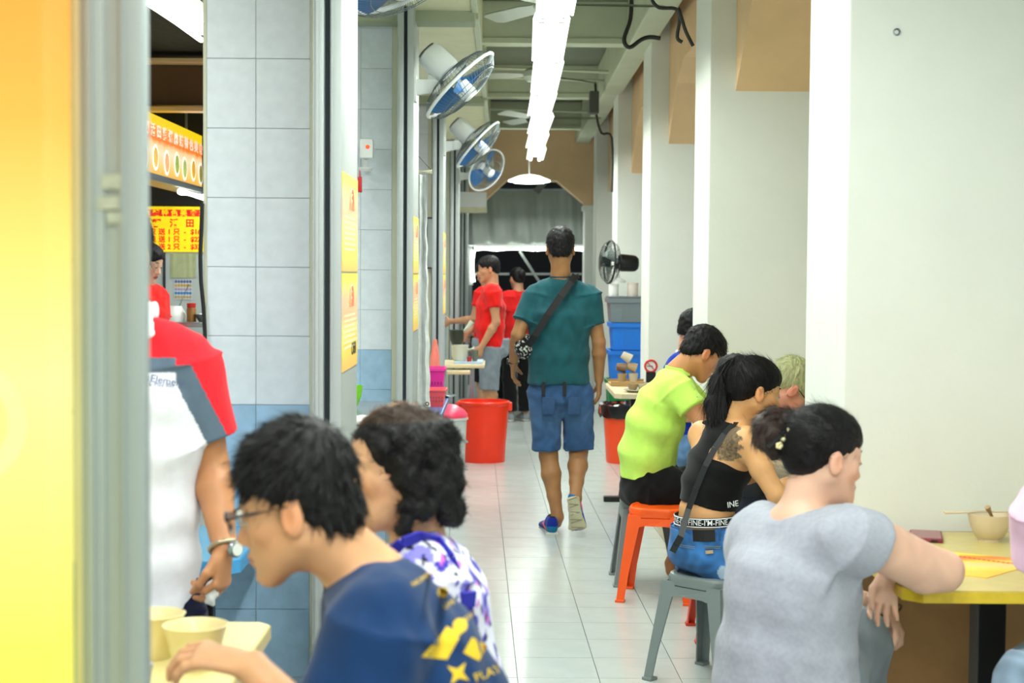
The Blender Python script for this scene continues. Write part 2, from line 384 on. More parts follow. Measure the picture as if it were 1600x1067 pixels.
# ================================================================== corridor light battens
M_refl = mat('lit_reflector', (0.97, 1.0, 0.96), 0.4, var=0, emit=2.2)
f = empty('light_batten', (0, 0, 0)); 
b = MB(); b.prism([(-0.085, 0.0), (-0.075, 0.028), (-0.03, 0.05), (0.03, 0.05), (0.075, 0.028), (0.085, 0.0), (0.078, -0.002), (0.03, 0.03), (-0.03, 0.03), (-0.078, -0.002)], -0.69, 0.69); b.build('reflector', M_refl, f)
for sx in (-1, 1):
    b = MB(); b.tube([(sx*0.045, -0.65, 0.0), (sx*0.045, 0.65, 0.0)], 0.014, 8); b.build('tube', M_tube, f, smooth=40)
    for sy in (-1, 1):
        b = MB(); b.box((sx*0.045-0.014, sy*0.66-0.014, -0.016), (sx*0.045+0.014, sy*0.66+0.014, 0.03), 0.003); b.build('socket', M_white, f)
b = MB(); b.box((-0.02, -0.05, 0.05), (0.02, 0.05, 0.085)); b.tube([(0, -0.4, 0.05), (0, -0.4, 0.78)], 0.004, 5); b.tube([(0, 0.4, 0.05), (0, 0.4, 0.78)], 0.004, 5); b.build('hanger', M_steel, f)
firstf = True
inview = [p for p in FIX if p[1] > 5.2]
for k, (x, y, z) in enumerate(FIX):
    if y > 17.4 or y < -2.7: continue
    t = f if firstf else copy_tree(f); firstf = False
    t.location = (x + (0.004 if k % 2 else -0.004), y, z+0.02); t.rotation_euler = (0, random.uniform(-0.05, 0.05), random.uniform(-0.015, 0.015))
    n_from = k - next(i for i, p in enumerate(FIX) if p[1] > 5.2)
    names = ['nearest', 'second', 'third', 'fourth', 'fifth', 'sixth', 'seventh', 'eighth', 'ninth', 'tenth']
    lab = (names[n_from]+' twin tube ceiling light in the row down the corridor') if n_from >= 0 else 'twin tube ceiling light behind the camera, '+['first', 'second', 'third', 'fourth', 'fifth', 'sixth', 'seventh', 'eighth'][k]+' of its row'
    tag(t, lab, 'ceiling light', 'twin tube ceiling lights along the corridor')
# ================================================================== wall fans
M_fanw = mat('fan_white', (0.90, 0.92, 0.92), 0.35, var=0.03)
M_blade = mat('fan_blade_blue', (0.10, 0.40, 0.66), 0.3, var=0.05)
M_wire = mat('fan_wire', (0.42, 0.46, 0.47), 0.4, 0.3)
M_wirek = mat('dark_fan_wire', (0.12, 0.15, 0.15), 0.4, 0.3)
def fan_head(parent, R, mw, mr, mbl, mcase, n=64, housing=True):
    # axis +X = blowing direction, origin at hub
    b = MB()
    for s in (1, -1):
        for k in range(n):
            a = 2*math.pi*k/n; pts = []
            for t, h in ((0.22, 0.075), (0.55, 0.068), (0.85, 0.045), (0.98, 0.012)):
                tw = a + s*0.25*(1-t)
                pts.append((s*h, R*t*math.cos(tw), R*t*math.sin(tw)))
            b.tube(pts, 0.0011, 3, cap=False)
        b.ring((s*0.066, 0, 0), R*0.58, 0.0016, (1, 0, 0), 32, 4)
        b.ring((s*0.05, 0, 0), R*0.80, 0.0016, (1, 0, 0), 32, 4)
    b.build('guard', mw, parent)['kind'] = 'stuff'
    b = MB(); b.ring((0, 0, 0), R, 0.009, (1, 0, 0), 48, 8); b.build('rim', mr, parent, smooth=60)
    b = MB(); b.lathe([(0, 0.082), (0.03, 0.08), (0.042, 0.07), (0.042, 0.0), (0.0, 0.0)], (0, 0, 0), 20, axis=(1, 0, 0)); b.build('hub', mr, parent, smooth=40)
    for k in range(3):
        a0 = 2*math.pi*k/3+0.4; vs = []; fs = []; nr, na = 6, 7
        for i in range(nr+1):
            r = R*(0.16+0.74*i/nr); wdt = (0.55+0.55*math.sin(math.pi*(0.25+0.6*i/nr)))*0.62
            for j in range(na+1):
                a = a0+(j/na-0.5)*wdt*1.5; h = (j/na-0.5)*0.075*(1.1-0.45*i/nr)
                vs.append((h, r*math.cos(a), r*math.sin(a)))
        for i in range(nr):
            for j in range(na): fs.append((i*(na+1)+j, (i+1)*(na+1)+j, (i+1)*(na+1)+j+1, i*(na+1)+j+1))
        m = len(vs); vs += [(x-0.0022, y, z) for x, y, z in vs]; fs += [tuple(q+m for q in f[::-1]) for f in fs]
        b = MB(); b.add(vs, fs); b.build('blade', mbl, parent, smooth=50)
    if housing:
        b = MB(); b.lathe([(0, -0.23), (0.045, -0.232), (0.062, -0.222), (0.068, -0.20), (0.072, -0.10), (0.066, -0.085), (0.045, -0.075), (0, -0.075)], (0, 0, 0), 20, axis=(1, 0, 0))
        h = b.build('motor_housing', mcase, parent, smooth=35)
        b = MB(); b.lathe([(0.048, -0.2325), (0.05, -0.236), (0.0, -0.236)], (0, 0, 0), 16, axis=(1, 0, 0)); b.build('rear_grille', mat('fan_grille_grey', (0.35, 0.37, 0.37), 0.6), h)
def wall_fan(mount, hub, aim, label, R=0.215):
    # mount: point on the rail; hub: hub centre; aim: direction the fan blows
    e = empty('wall_fan', mount, label, 'fan', 'oscillating wall fans on the shutter rails')
    hd = empty('fan_head', (0, 0, 0)); 
    return e
def make_fan(label, mount, hub, aim, R=0.215, roll=0.0):
    aim = Vector(aim).normalized()
    e = empty('wall_fan', mount, label, 'fan', 'wall fans on the shutter rails')
    # head parts are built around origin, then transformed to world
    before = set(bpy.data.objects)
    tmp = empty('head_tmp', (0, 0, 0)); fan_head(tmp, R, M_wire, M_fanw, M_blade, M_fanw)
    y = Vector((0, 0, 1)).cross(aim).normalized(); z = aim.cross(y)
    Mx = Matrix(((aim.x, y.x, z.x, hub[0]), (aim.y, y.y, z.y, hub[1]), (aim.z, y.z, z.z, hub[2]), (0, 0, 0, 1))) @ Matrix.Rotation(roll, 4, 'X')
    T = Matrix.Translation(-Vector(mount)) @ Mx
    for o in list(tmp.children):
        o.data.transform(T); o.parent = e; ORG[o.name] = ORG[e.name]
        for c in o.children: c.data.transform(T); ORG[c.name] = ORG[e.name]
    bpy.data.objects.remove(tmp)
    neck = Vector(hub)-aim*0.12-z*0.075
    b = MB(); m = Vector(mount)
    b.box((m.x-0.006, m.y-0.045, m.z-0.07), (m.x+0.012, m.y+0.045, m.z+0.06), 0.005)
    b.bar(m+Vector((0.005, 0, 0)), m+Vector((0.10, 0, 0.01)), 0.045, 0.075, w2=0.04, h2=0.055)
    b.bar(m+Vector((0.085, 0, 0.01)), neck, 0.036, 0.05, w2=0.04, h2=0.05)
    b.tube([m+Vector((0.095, -0.03, 0.008)), m+Vector((0.095, 0.03, 0.008))], 0.03, 14)
    b.build('bracket', M_fanw, e, smooth=30)
    b = MB(); b.tube([neck+z*0.02, Vector(hub)-aim*0.14-z*0.03], 0.03, 12); b.build('neck', M_fanw, e, smooth=30)
    return e
make_fan('nearest blue bladed wall fan in full view, above the small white camera', (XL, 7.42, P(650, 137, 7.42).z), P(719, 133, 7.45), (0.70, -0.05, -0.71), roll=0.5)
make_fan('second blue bladed wall fan, tilted, behind the nearest full one', (XL, 11.05, P(697, 229, 11.05).z), P(747, 226, 11.1), (0.74, -0.06, -0.67), roll=0.2)
make_fan('farthest blue bladed wall fan, its grille turned to the camera', (XL+0.0, 14.75, P(722, 276, 14.75).z), P(760, 266, 14.6), (0.66, -0.58, -0.48), roll=1.3)
make_fan('wall fan cut off by the top edge of the photograph', (XL, 4.95, P(563, -52, 4.95).z), P(622, -43, 4.95), (0.42, -0.25, -0.85))
# ================================================================== ceiling fans
M_cf = mat('ceiling_fan_paint', (0.74, 0.77, 0.72), 0.5)
for (px, py, Y, ph, lab) in ((862, 6, 8.4, 0.05, 'nearest ceiling fan above the light row'), (838, 116, 11.7, 2.85, 'middle ceiling fan behind the light row'), (838, 184, 14.8, -0.05, 'far ceiling fan whose blade points right over the corridor')):
    c = P(px, py, Y); e = empty('ceiling_fan', (c.x, c.y, 3.42), lab, 'fan', 'ceiling fans over the corridor')
    b = MB(); b.lathe([(0, -0.06), (0.07, -0.055), (0.10, -0.02), (0.10, 0.02), (0.06, 0.05), (0, 0.055)], c, 20); b.build('motor', M_cf if py < 150 else mat('dark_fan_motor', (0.25, 0.27, 0.26), 0.5), e, smooth=35)
    b = MB(); b.tube([c+Vector((0, 0, 0.05)), Vector((c.x, c.y, 3.40))], 0.013, 8); b.lathe([(0.05, 3.42), (0.04, 3.37), (0.015, 3.36)], (c.x, c.y, 0), 12); b.build('rod', M_cf, e)
    for k in range(3):
        a = ph+k*2*math.pi/3; d = Vector((math.cos(a), math.sin(a), 0)); n = Vector((-d.y, d.x, 0))
        b = MB(); r0, r1 = 0.10, 0.62; o_ = []
        for t, w in ((r0, 0.035), (r0+0.08, 0.045), (r0+0.12, 0.055), (r1-0.05, 0.065), (r1, 0.045)):
            o_.append((t, w))
        vs = []
        for t, w in o_:
            for s in (-1, 1):
                q = c+d*t+n*w*s; q.z += s*w*0.25; vs.append(tuple(q))
        nn = len(o_); vs2 = [(x, y, z-0.004) for x, y, z in vs]; fs = []
        for i in range(nn-1): fs += [(2*i, 2*i+1, 2*i+3, 2*i+2), (2*nn+2*i, 2*nn+2*i+2, 2*nn+2*i+3, 2*nn+2*i+1)]
        b.add(vs+vs2, fs); b.build('blade', M_cf, e)
# ================================================================== glowing yellow panel at the left edge
def grad_mat(name, stops, axis=2, lo=0, hi=1, emit=1.0, rough=0.4, noise=0.0):
    m = bpy.data.materials.new(name); m.use_nodes = True; N = m.node_tree.nodes; L = m.node_tree.links; b = N['Principled BSDF']
    tc = N.new('ShaderNodeTexCoord'); sp = N.new('ShaderNodeSeparateXYZ'); L.new(tc.outputs['Object'], sp.inputs[0])
    r = N.new('ShaderNodeMapRange'); r.inputs['From Min'].default_value = lo; r.inputs['From Max'].default_value = hi; L.new(sp.outputs[axis], r.inputs['Value'])
    cr = N.new('ShaderNodeValToRGB'); els = cr.color_ramp.elements
    while len(els) < len(stops): els.new(0.5)
    for e_, (p_, c_) in zip(els, stops): e_.position = p_; e_.color = (*s2l(c_), 1)
    src = r.outputs['Result']
    if noise:
        n = N.new('ShaderNodeTexNoise'); n.inputs['Scale'].default_value = 9; L.new(tc.outputs['Object'], n.inputs['Vector'])
        ma = N.new('ShaderNodeMath'); ma.operation = 'MULTIPLY_ADD'; ma.inputs[1].default_value = noise; L.new(n.outputs['Fac'], ma.inputs[0]); L.new(src, ma.inputs[2]); src = ma.outputs[0]
    L.new(src, cr.inputs['Fac'])
    if emit >= 0.9: b.inputs['Base Color'].default_value = (0.05, 0.04, 0.02, 1)
    else: L.new(cr.outputs['Color'], b.inputs['Base Color']); b.inputs['Roughness'].default_value = rough
    if emit: L.new(cr.outputs['Color'], b.inputs['Emission Color']); b.inputs['Emission Strength'].default_value = emit
    return m
YB = 1.72
pr = P(74, 500, YB)
lb = empty('light_box', (pr.x-0.25, YB+0.06, 0.6), 'glowing orange and yellow menu light box cut off by the left edge', 'sign')
b = MB(); b.box((pr.x-0.52, YB, 0.6), (pr.x, YB+0.1, 2.3), 0.004)
b.build('lit_face', grad_mat('menu_glow', [(0.0, (1, 0.96, 0.35)), (0.42, (1, 0.98, 0.62)), (0.62, (1, 0.93, 0.45)), (0.82, (1, 0.76, 0.22)), (1, (1, 0.68, 0.10))], 2, 0.45, 1.19, emit=0.97), lb)
b = MB(); b.box((pr.x-0.54, YB+0.01, 0.56), (pr.x+0.004, YB+0.12, 0.6)); b.box((pr.x-0.54, YB+0.01, 2.3), (pr.x+0.004, YB+0.12, 2.34)); b.box((pr.x-0.1, YB+0.1, 0.0), (pr.x-0.06, YB+0.14, 0.6)); b.box((pr.x-0.5, YB+0.1, 0.0), (pr.x-0.46, YB+0.14, 0.6)); b.build('frame', M_alu, lb)
b = MB(); c_ = P(6, 660, YB-0.001); b.lathe([(0.0, -0.001), (0.072, -0.001)], (c_.x-0.045, c_.y, c_.z), 40, axis=(0, 1, 0)); b.build('dish_picture', mat('dish_picture', (0.98, 0.84, 0.5), 0.6, var=0.12, vscale=18, emit=0.5), lb)
b = MB(); b.lathe([(0.0, -0.002), (0.05, -0.002)], (c_.x-0.045, c_.y, c_.z), 40, axis=(0, 1, 0)); b.build('dish_picture', mat('dish_picture_inner', (0.96, 0.78, 0.42), 0.6, var=0.2, vscale=18, emit=0.5), lb)
# sticker residue on the near rail
b = MB(); q = P(176, 312, 1.8695); random.seed(3)
for (dx, dz, w, h) in ((0, 0.022, 0.028, 0.018), (-0.006, -0.004, 0.030, 0.016), (0.004, -0.022, 0.022, 0.014)):
    b.box((q.x+dx-w/2, q.y-0.0008, q.z+dz-h/2), (q.x+dx+w/2, q.y, q.z+dz+h/2))
o = b.build('sticker_residue', mat('sticker_residue', (0.62, 0.65, 0.60), 0.8, var=0.2, vscale=90), None, q); tag(o, 'torn pale sticker residue on the nearest shutter rail', 'sticker')
# ================================================================== lit signs in the far left stall
M_red = mat('red_print', (0.88, 0.12, 0.06), 0.5, var=0, emit=0.35); M_redl = mat('red_lit_print', (0.95, 0.30, 0.12), 0.5, var=0, emit=0.8); M_pink = mat('pink_lit_print', (1.0, 0.80, 0.74), 0.5, var=0, emit=0.8)
M_yel = mat('yellow_board', (1.0, 0.90, 0.08), 0.45, var=0.03, emit=0.35)
SX = -2.2
y0s, y1s = 8.8, 11.22
KS = 1.4675
zs_ = lambda z: 1.487+(z-1.487)*KS
sg = empty('fascia_sign', (SX, 10.2, zs_(1.9)), 'long glowing yellow and orange food sign running away above the menu board', 'sign')
b = MB(); b.box((SX-0.2, y0s, zs_(1.90)), (SX, y1s, zs_(2.155)), 0.003); b.build('lit_face', grad_mat('fascia_glow', [(0.0, (1, 0.70, 0.25)), (0.2, (1, 0.82, 0.42)), (0.45, (1, 0.93, 0.78)), (0.58, (1, 0.86, 0.62)), (0.66, (1, 0.50, 0.10)), (0.85, (1, 0.58, 0.08)), (0.9, (1, 0.86, 0.05)), (1, (1, 0.86, 0.02))], 2, 0.0, 0.374, emit=0.9, noise=0.12), sg)
RX = Matrix(((0, 0, 1, 0), (1, 0, 0, 0), (0, 1, 0, 0), (0, 0, 0, 1)))     # text reading along +Y, facing +X
text('明 輝 活 田 雞 粥 麻 辣 特 色 美 食', 0.085, Matrix.Translation((SX+0.002, 10.24, zs_(2.085))) @ RX @ Matrix.Diagonal((1.55, 1, 1, 1)), M_pink, sg, bold=0.002)
for k, (yy, cc) in enumerate(((6.42, (0.93, 0.55, 0.25)), (6.62, (0.80, 0.62, 0.30)), (6.84, (0.95, 0.60, 0.42)), (7.05, (0.55, 0.62, 0.30)), (7.22, (0.62, 0.66, 0.38)), (7.42, (0.85, 0.62, 0.20)), (7.6, (0.60, 0.55, 0.25)))):
    b = MB(); b.lathe([(0.0, 0.004), (0.082, 0.003)], (SX, yy*KS, zs_(1.965+0.008*(k % 2))), 20, axis=(1, 0, 0))
    pl = b.build('dish_print', mat('dish_print_rim', (1.0, 0.97, 0.90), 0.5, var=0, emit=0.8), sg)
    b = MB(); b.lathe([(0.0, 0.006), (0.064, 0.005)], (SX, yy*KS, zs_(1.965+0.008*(k % 2))), 16, axis=(1, 0, 0)); b.build('food_print', mat('food_print_%d' % k, cc, 0.5, var=0.3, vscale=60, emit=0.6), pl)
b = MB(); b.lathe([(0.0, 0.006), (0.125, 0.005)], (SX, 9.33, zs_(2.07)), 24, axis=(1, 0, 0)); b.build('logo_disc', MATS['dish_print_rim'], sg); text('粥', 0.16, Matrix.Translation((SX+0.01, 9.33, zs_(2.07))) @ RX, mat('brown_lit_print', (0.72, 0.36, 0.12), 0.5, var=0, emit=0.4), sg)
b = MB(); b.box((SX-0.15, y0s, zs_(1.87)), (SX+0.02, y1s, zs_(1.90)), 0.003); b.build('lower_channel', M_steel, sg)
b = MB(); b.tube([(SX+0.035, 10.3, zs_(1.848)), (SX+0.035, 11.1, zs_(1.848))], 0.022, 8); b.build('tube', M_tube, sg)
for yy in (9.0, 11.0):
    b = MB(); b.tube([(SX-0.07, yy, zs_(2.155)), (SX-0.07, yy, 2.95)], 0.01, 6); b.build('hanger', M_steel, sg)
YM = 11.28
def pm(px, py): return P(px, py, YM)
mbx = empty('menu_board', pm(274, 393), 'yellow menu board with red Chinese characters and prices', 'sign')
a_ = pm(196, 322); d_ = pm(338, 394)
b = MB(); b.box((a_.x, YM, d_.z), (d_.x, YM+0.03, a_.z), 0.002); b.build('board', M_yel, mbx)
b = MB(); u = pm(200, 327); v = pm(336, 338.5); b.box((u.x, YM-0.002, v.z), (v.x, YM, u.z)); b.build('red_band', M_red, mbx)
def mt(s, px, py, size, m, bold=0.0022): 
    q = pm(px, py); text(s, size*KS, face_cam((q.x, YM-0.004, q.z)) , m, mbx, align='CENTER', bold=bold)
def row(chars, py, size, m, bold=0.0014):
    for px, ch in chars:
        q = pm(px, py); text(ch, size, face_cam((q.x, YM-0.004, q.z)), m, mbx, bold=bold)
row(list(zip((229, 244, 258, 272.5, 287, 302.5, 317), '麻辣特色美食坊')), 333.5, 0.052, M_yel)
row(list(zip((227, 245, 272, 297, 321), '明輝活田雞')), 349.5, 0.064, M_red, 0.002)
for py, c0, c1, pr_ in ((362.5, '只', '1', '$16'), (374.3, '只', '1', '$22'), (386, '只', '2', '$32')):
    row(((239, c0), (253, '送'), (264.5, c1), (276, '只'), (289, '-'), (306, pr_)), py, 0.050, M_red)
b = MB(); 
for xx in (a_.x+0.05, d_.x-0.05): b.tube([(xx, YM+0.015, a_.z), (xx, YM+0.015, 2.95)], 0.004, 5)
b.build('hanging_wire', M_steel, mbx)['kind'] = 'stuff'
# beams and light of the stall ceiling seen through the gap
def ledge(px0, px1, py0, py1, Y, m, name, lab):
    a = P(px0, py0, Y); d = P(px1, py1, Y); b = MB(); b.box((a.x-0.5, Y, d.z), (d.x+0.4, Y+0.12, a.z), 0.004); o = b.build(name, m); return tag(o, lab, kind='structure')
ledge(228, 330, 90, 98, 10.3, M_tan, 'stall_beam', 'thin tan beam under the dark stall ceiling, nearer one')
ledge(228, 330, 99, 165, 10.45, mat('brown_board', (0.36, 0.25, 0.14), 0.5, var=0.2, vscale=3), 'stall_beam', 'brown board under the dark stall ceiling')
ledge(228, 330, 166, 174, 10.35, M_tan, 'stall_beam', 'thin tan beam under the dark stall ceiling, farther one')
sl = empty('ceiling_lamp', P(290, 20, 5.6), 'bright fluorescent lamp fitting above the stall gap', 'lamp')
a = P(250, -16, 5.0); c_ = P(330, 50, 6.9)
b = MB(); b.bar(a, c_, 0.16, 0.03); b.build('tray', mat('lit_tray', (0.95, 1, 0.95), 0.4, var=0, emit=0.5), sl)
for s in (-0.045, 0.045):
    b = MB(); b.tube([a+Vector((s, 0, -0.035)), c_+Vector((s, 0, -0.035))], 0.013, 8); b.build('tube', mat('dim_tube', (0.97, 1, 0.97), 0.5, var=0, emit=4), sl)
b = MB(); b.tube([a+Vector((0, .2, 0)), Vector((a.x, a.y+.2, 2.95))], 0.006, 5); b.tube([c_-Vector((0, .2, 0)), Vector((c_.x, c_.y-.2, 2.95))], 0.006, 5); b.build('hanger', M_steel, sl)
# stall interior: pale wall panel, papers, counter and cookware (left gap)
YW = 7.73-0.0
w = MB(); a = P(150, 396, YM+0.02); w.box((-3.05, YM+0.021, 0), (-1.60, YM+0.029, 1.9)); o = w.build('wall_panel', mat('stall_panel', (0.78, 0.82, 0.82), 0.5, var=0.08)); tag(o, 'pale wall panel under the yellow menu board', kind='structure')
w = MB(); w.box((-3.05, YM+0.021, 1.9), (-1.60, YM+0.029, 2.95)); o = w.build('upper_panel', mat('dark_panel', (0.10, 0.10, 0.10), 0.8)); tag(o, 'dark panel above the yellow menu board', kind='structure')
w = MB(); w.box((P(256, 400, YM).x-0.008, YM+0.005, 0), (P(256, 400, YM).x+0.008, YM+0.022, 1.62)); o = w.build('trim_2', MATS['shutter_groove']); tag(o, 'dark vertical joint of the panel under the menu board', kind='structure')
def sheet(name, px0, py0, px1, py1, Y, m, lab, cat, th=0.003, par=None, curl=0.0):
    a = P(px0, py0, Y); d = P(px1, py1, Y); b = MB(); nx = 8; vs = []; fs = []
    for i in range(nx+1):
        x = a.x+(d.x-a.x)*i/nx
        for z in (a.z, d.z): vs += [(x, Y-th-curl*abs(math.sin(i*1.3)), z), (x, Y, z)]
    for i in range(nx):
        k = 4*i
        fs += [(k, k+2, k+6, k+4), (k+1, k+5, k+7, k+3), (k, k+4, k+5, k+1), (k+2, k+3, k+7, k+6)]
    fs += [(0, 1, 3, 2), (4*nx, 4*nx+2, 4*nx+3, 4*nx+1)]
    b.add(vs, fs); o = b.build(name, m, par, origin=((a.x+d.x)/2, Y, d.z))
    if lab: tag(o, lab, cat)
    return o
sheet('paper_notice', 266, 396, 306, 434, YM+0.018, mat('greenish_paper', (0.72, 0.75, 0.58), 0.8, var=0.15, vscale=12), 'crumpled greenish paper pinned under the menu board', 'paper', curl=0.006)
lf = sheet('leaflet', 272, 437, 300, 468, YM+0.018, mat('leaflet_paper', (0.85, 0.87, 0.9), 0.7), 'small leaflet with blue and yellow print below the greenish paper', 'leaflet')
for k, (pyy, cc) in enumerate(((440, (0.35, 0.42, 0.62)), (446, (0.85, 0.68, 0.25)), (452, (0.72, 0.65, 0.78)), (458, (0.25, 0.55, 0.85)), (464, (0.80, 0.68, 0.45)))):
    q = P(286, pyy, YM+0.014); b = MB(); 
    for j in range(6): b.ball((q.x-0.052+j*0.021, YM+0.0145, q.z), 0.011, 6, sq=(1, 0.08, 1.1))
    b.build('print', mat('leaflet_print_%d' % k, cc, 0.7), lf)['kind'] = 'stuff'
sheet('calendar', 312, 398, 330, 445, YM+0.018, mat('calendar_paper', (0.80, 0.86, 0.92), 0.6, var=0.2, vscale=30), 'pale blue calendar beside the black cable', 'calendar')
kc = empty('kitchen_counter', (-2.2, 10.2, 0), 'steel kitchen counter behind the man in white and red', 'counter')
b = MB(); b.box((-3.0, 9.78, 1.13), (-1.75, 11.0, 1.16), 0.004); b.build('worktop', M_steel, kc)
for x in (-2.95, -1.82):
    for y in (9.83, 10.9): b = MB(); b.box((x, y, 0), (x+0.04, y+0.04, 1.13)); b.build('leg', M_steel, kc)
b = MB(); b.box((-2.95, 9.82, 0.3), (-1.8, 10.9, 0.33)); b.build('shelf', M_steel, kc)
def cook(name, lab, cat, prof, px, Y, z, m, n=20, parts=()):
    q = P(px, 500, Y); e = empty(name, (q.x, Y, z), lab, cat); b = MB(); b.lathe(prof, (q.x, Y, z), n); b.build('body', m, e, smooth=40)
    for pn, pf, pm_ in parts: b = MB(); b.lathe(pf, (q.x, Y, z), n); b.build(pn, pm_, e, smooth=40)
    return e, q
e, q = cook('stock_pot', 'white pot with a ladle handle on the steel counter', 'pot', [(0, 0), (0.075, 0), (0.080, 0.03), (0.078, 0.05), (0.055, 0.085), (0.05, 0.10), (0.0, 0.10)], 272, 10.0, 1.16, M_white)
b = MB(); b.tube([(q.x+0.03, 10.0, 1.25), (q.x+0.09, 10.03, 1.40)], 0.005, 6); b.build('ladle', M_steel, e)
cook('sauce_jar', 'brown sauce jar with red cap beside the white pot', 'jar', [(0, 0), (0.03, 0), (0.032, 0.08), (0.025, 0.095)], 299, 9.95, 1.16, mat('brown_sauce', (0.55, 0.38, 0.14), 0.3), parts=(('cap', [(0.028, 0.09), (0.03, 0.12), (0.0, 0.122)], mat('red_cap', (0.75, 0.15, 0.1), 0.4)),))
cook('steel_bowl', 'small steel bowl at the right end of the steel counter', 'bowl', [(0, 0), (0.03, 0.0), (0.06, 0.05), (0.062, 0.05), (0.03, 0.006), (0, 0.006)], 318, 9.95, 1.16, M_steel)
# cable
cb = MB(); cb.tube([P(x, y, 4.44) for x, y in ((314, 316), (316, 318), (315, 350), (313, 400), (314, 440), (318, 480), (320, 520), (321, 580), (322, 700))], 0.006, 8)
o = cb.build('power_cable', mat('black_cable', (0.02, 0.03, 0.03), 0.5), None, P(314, 316, 4.44)); tag(o, 'black cable hanging down the left edge of the big tiled pier', 'cable')
# ================================================================== posters on rails
def poster(yn, z0, z1, lab, last=False, yl=0.42):
    e = empty('poster', (XL+0.002, yn, z0), lab, 'poster')
    b = MB(); b.box((XL+0.0005, yn, z0), (XL+0.003, yn+yl, z1)); b.build('sheet', grad_mat('poster_print_%.2f' % (yn+z0), [(0.0, (1, 0.74, 0.42)), (0.28, (0.99, 0.88, 0.38)), (0.5, (0.99, 0.90, 0.55)), (0.62, (1, 0.78, 0.60)), (0.8, (1, 0.80, 0.64)), (0.9, (1, 0.87, 0.55)), (1, (1, 0.90, 0.35))], 2, 0, z1-z0, emit=0, noise=0.15), e)
    X = XL+0.0035; mo = mat('orange_print', (0.95, 0.60, 0.45), 0.5); mw = mat('pale_print', (1.0, 0.93, 0.75), 0.5)
    b = MB()
    for k, r in enumerate((0.05, 0.036, 0.022)):      # arch logo
        yy = yn+yl*0.55; zz = z1-0.085*(z1-z0)/0.27-0.01
        pts = [(X, yy+r*math.cos(t), zz+r*1.2*math.sin(t)) for t in [math.pi*i/10 for i in range(11)]]; b.tube(pts, 0.0035, 4)
    b.build('logo', mo, e)
    for k in range(7):
        b = MB(); zz = z0+(z1-z0)*(0.22+0.055*k); b.box((X-0.0005, yn+0.04, zz), (X, yn+yl*(0.9 if k % 2 else 0.8), zz+0.006)); b.build('print_line', mw, e)
    if last:
        text('CASH', 0.05, Matrix.Translation((X, yn+yl*0.72, z0+0.05)) @ RX, mat('dark_print', (0.2, 0.15, 0.1), 0.5), e)
    return e
zz = lambda py, Y: P(540, py, Y).z
poster(4.135, zz(582, 4.14), zz(427, 4.14), 'lower orange and yellow poster on the first shutter rail', True)
poster(4.135, zz(424, 4.14), zz(268, 4.14), 'upper orange and yellow poster on the first shutter rail')
poster(7.375, zz(517, 7.4), zz(428, 7.4), 'lower yellow poster on the second shutter rail')
poster(7.375, zz(426, 7.4), zz(337, 7.4), 'upper yellow poster on the second shutter rail')
poster(10.98, zz(490, 11), zz(428, 11), 'lower narrow yellow poster on the third shutter rail')
poster(10.98, zz(426, 11), zz(362, 11), 'upper narrow yellow poster on the third shutter rail')
# ================================================================== small camera on second pier
YC = 7.60
e = empty('security_camera', P(571, 265, 7.68), 'small white security camera with orange dot and red plug on the second pier', 'camera')
a = P(562, 248, YC-0.04); d = P(584, 217, YC-0.04)
b = MB(); b.box((a.x, YC-0.07, a.z), (d.x, YC-0.02, d.z), 0.014); hd = b.build('head', M_white, e, smooth=40)
b = MB(); q = P(574.5, 229.5, YC-0.07); b.lathe([(0, -0.003), (0.0105, -0.002), (0.0105, 0.0)], (q.x, YC-0.069, q.z), 16, axis=(0, 1, 0)); b.build('orange_light', mat('orange_led', (1.0, 0.32, 0.08), 0.4, var=0, emit=0.7), hd)
b = MB(); q1 = P(571, 249, YC-0.04); q2 = P(570, 264, YC-0.01); b.tube([q1, q2, q2+Vector((0, 0.11, -0.01))], 0.009, 8); b.lathe([(0, 0.01), (0.035, 0.006), (0.04, 0.0), (0.03, -0.01), (0, -0.012)], q2, 16); b.build('stand', M_white, e, smooth=40)
b = MB(); q = P(562, 276, YC-.03); b.tube([P(568, 262, YC-.03), P(562, 266, YC-.03), q], 0.003, 5); b.box((q.x-0.011, YC-0.042, P(562, 301, YC).z), (q.x+0.011, YC-0.018, q.z), 0.004); b.build('plug', mat('red_plug', (0.85, 0.10, 0.14), 0.4), e, smooth=30)
b = MB(); b.tube([P(557, 300, YC), P(558, 330, YC), P(555, 350, YC), P(557, 380, YC)], 0.0022, 5); b.build('cord', M_black, e)
# ================================================================== hanging cloth and framed notice at third pier
YH = 8.35
M_cloth = mat('grey_canvas', (0.82, 0.84, 0.83), 0.9, var=0.12, vscale=16, bump=0.4, bscale=50)
e = empty('hanging_cloth', P(665, 268, YH), 'long grey canvas cloth hanging from a rod behind the second pier', 'cloth')
vs = []; fs = []; nz, nx = 50, 8
for j in range(nz+1):
    t = j/nz; L_ = P(650-2*t, 272+362*t, YH); R_ = P(666+6*t, 274+362*t, YH)
    for i in range(nx+1):
        p = L_.lerp(R_, i/nx); p.x += 0.003*math.sin(j*0.9)*(i/nx); p.y += 0.02*math.sin(i*1.4+t*3)+0.006*math.sin(j*1.7+i); vs.append(tuple(p))
for j in range(nz):
    for i in range(nx): fs.append((j*(nx+1)+i, j*(nx+1)+i+1, (j+1)*(nx+1)+i+1, (j+1)*(nx+1)+i))
b = MB(); b.add(vs, fs); m_ = len(vs); b.add([(x, y+0.004, z) for x, y, z in vs], [f[::-1] for f in fs]); b.build('sheet', M_cloth, e, smooth=60)
b = MB(); b.tube([P(646, 269, YH), P(675, 268, YH)], 0.012, 8); b.build('rod', M_soffit, e)
b = MB(); b.tube([P(652, 242, YH), P(674, 266, YH)], 0.002, 4); b.build('string', M_black, e)
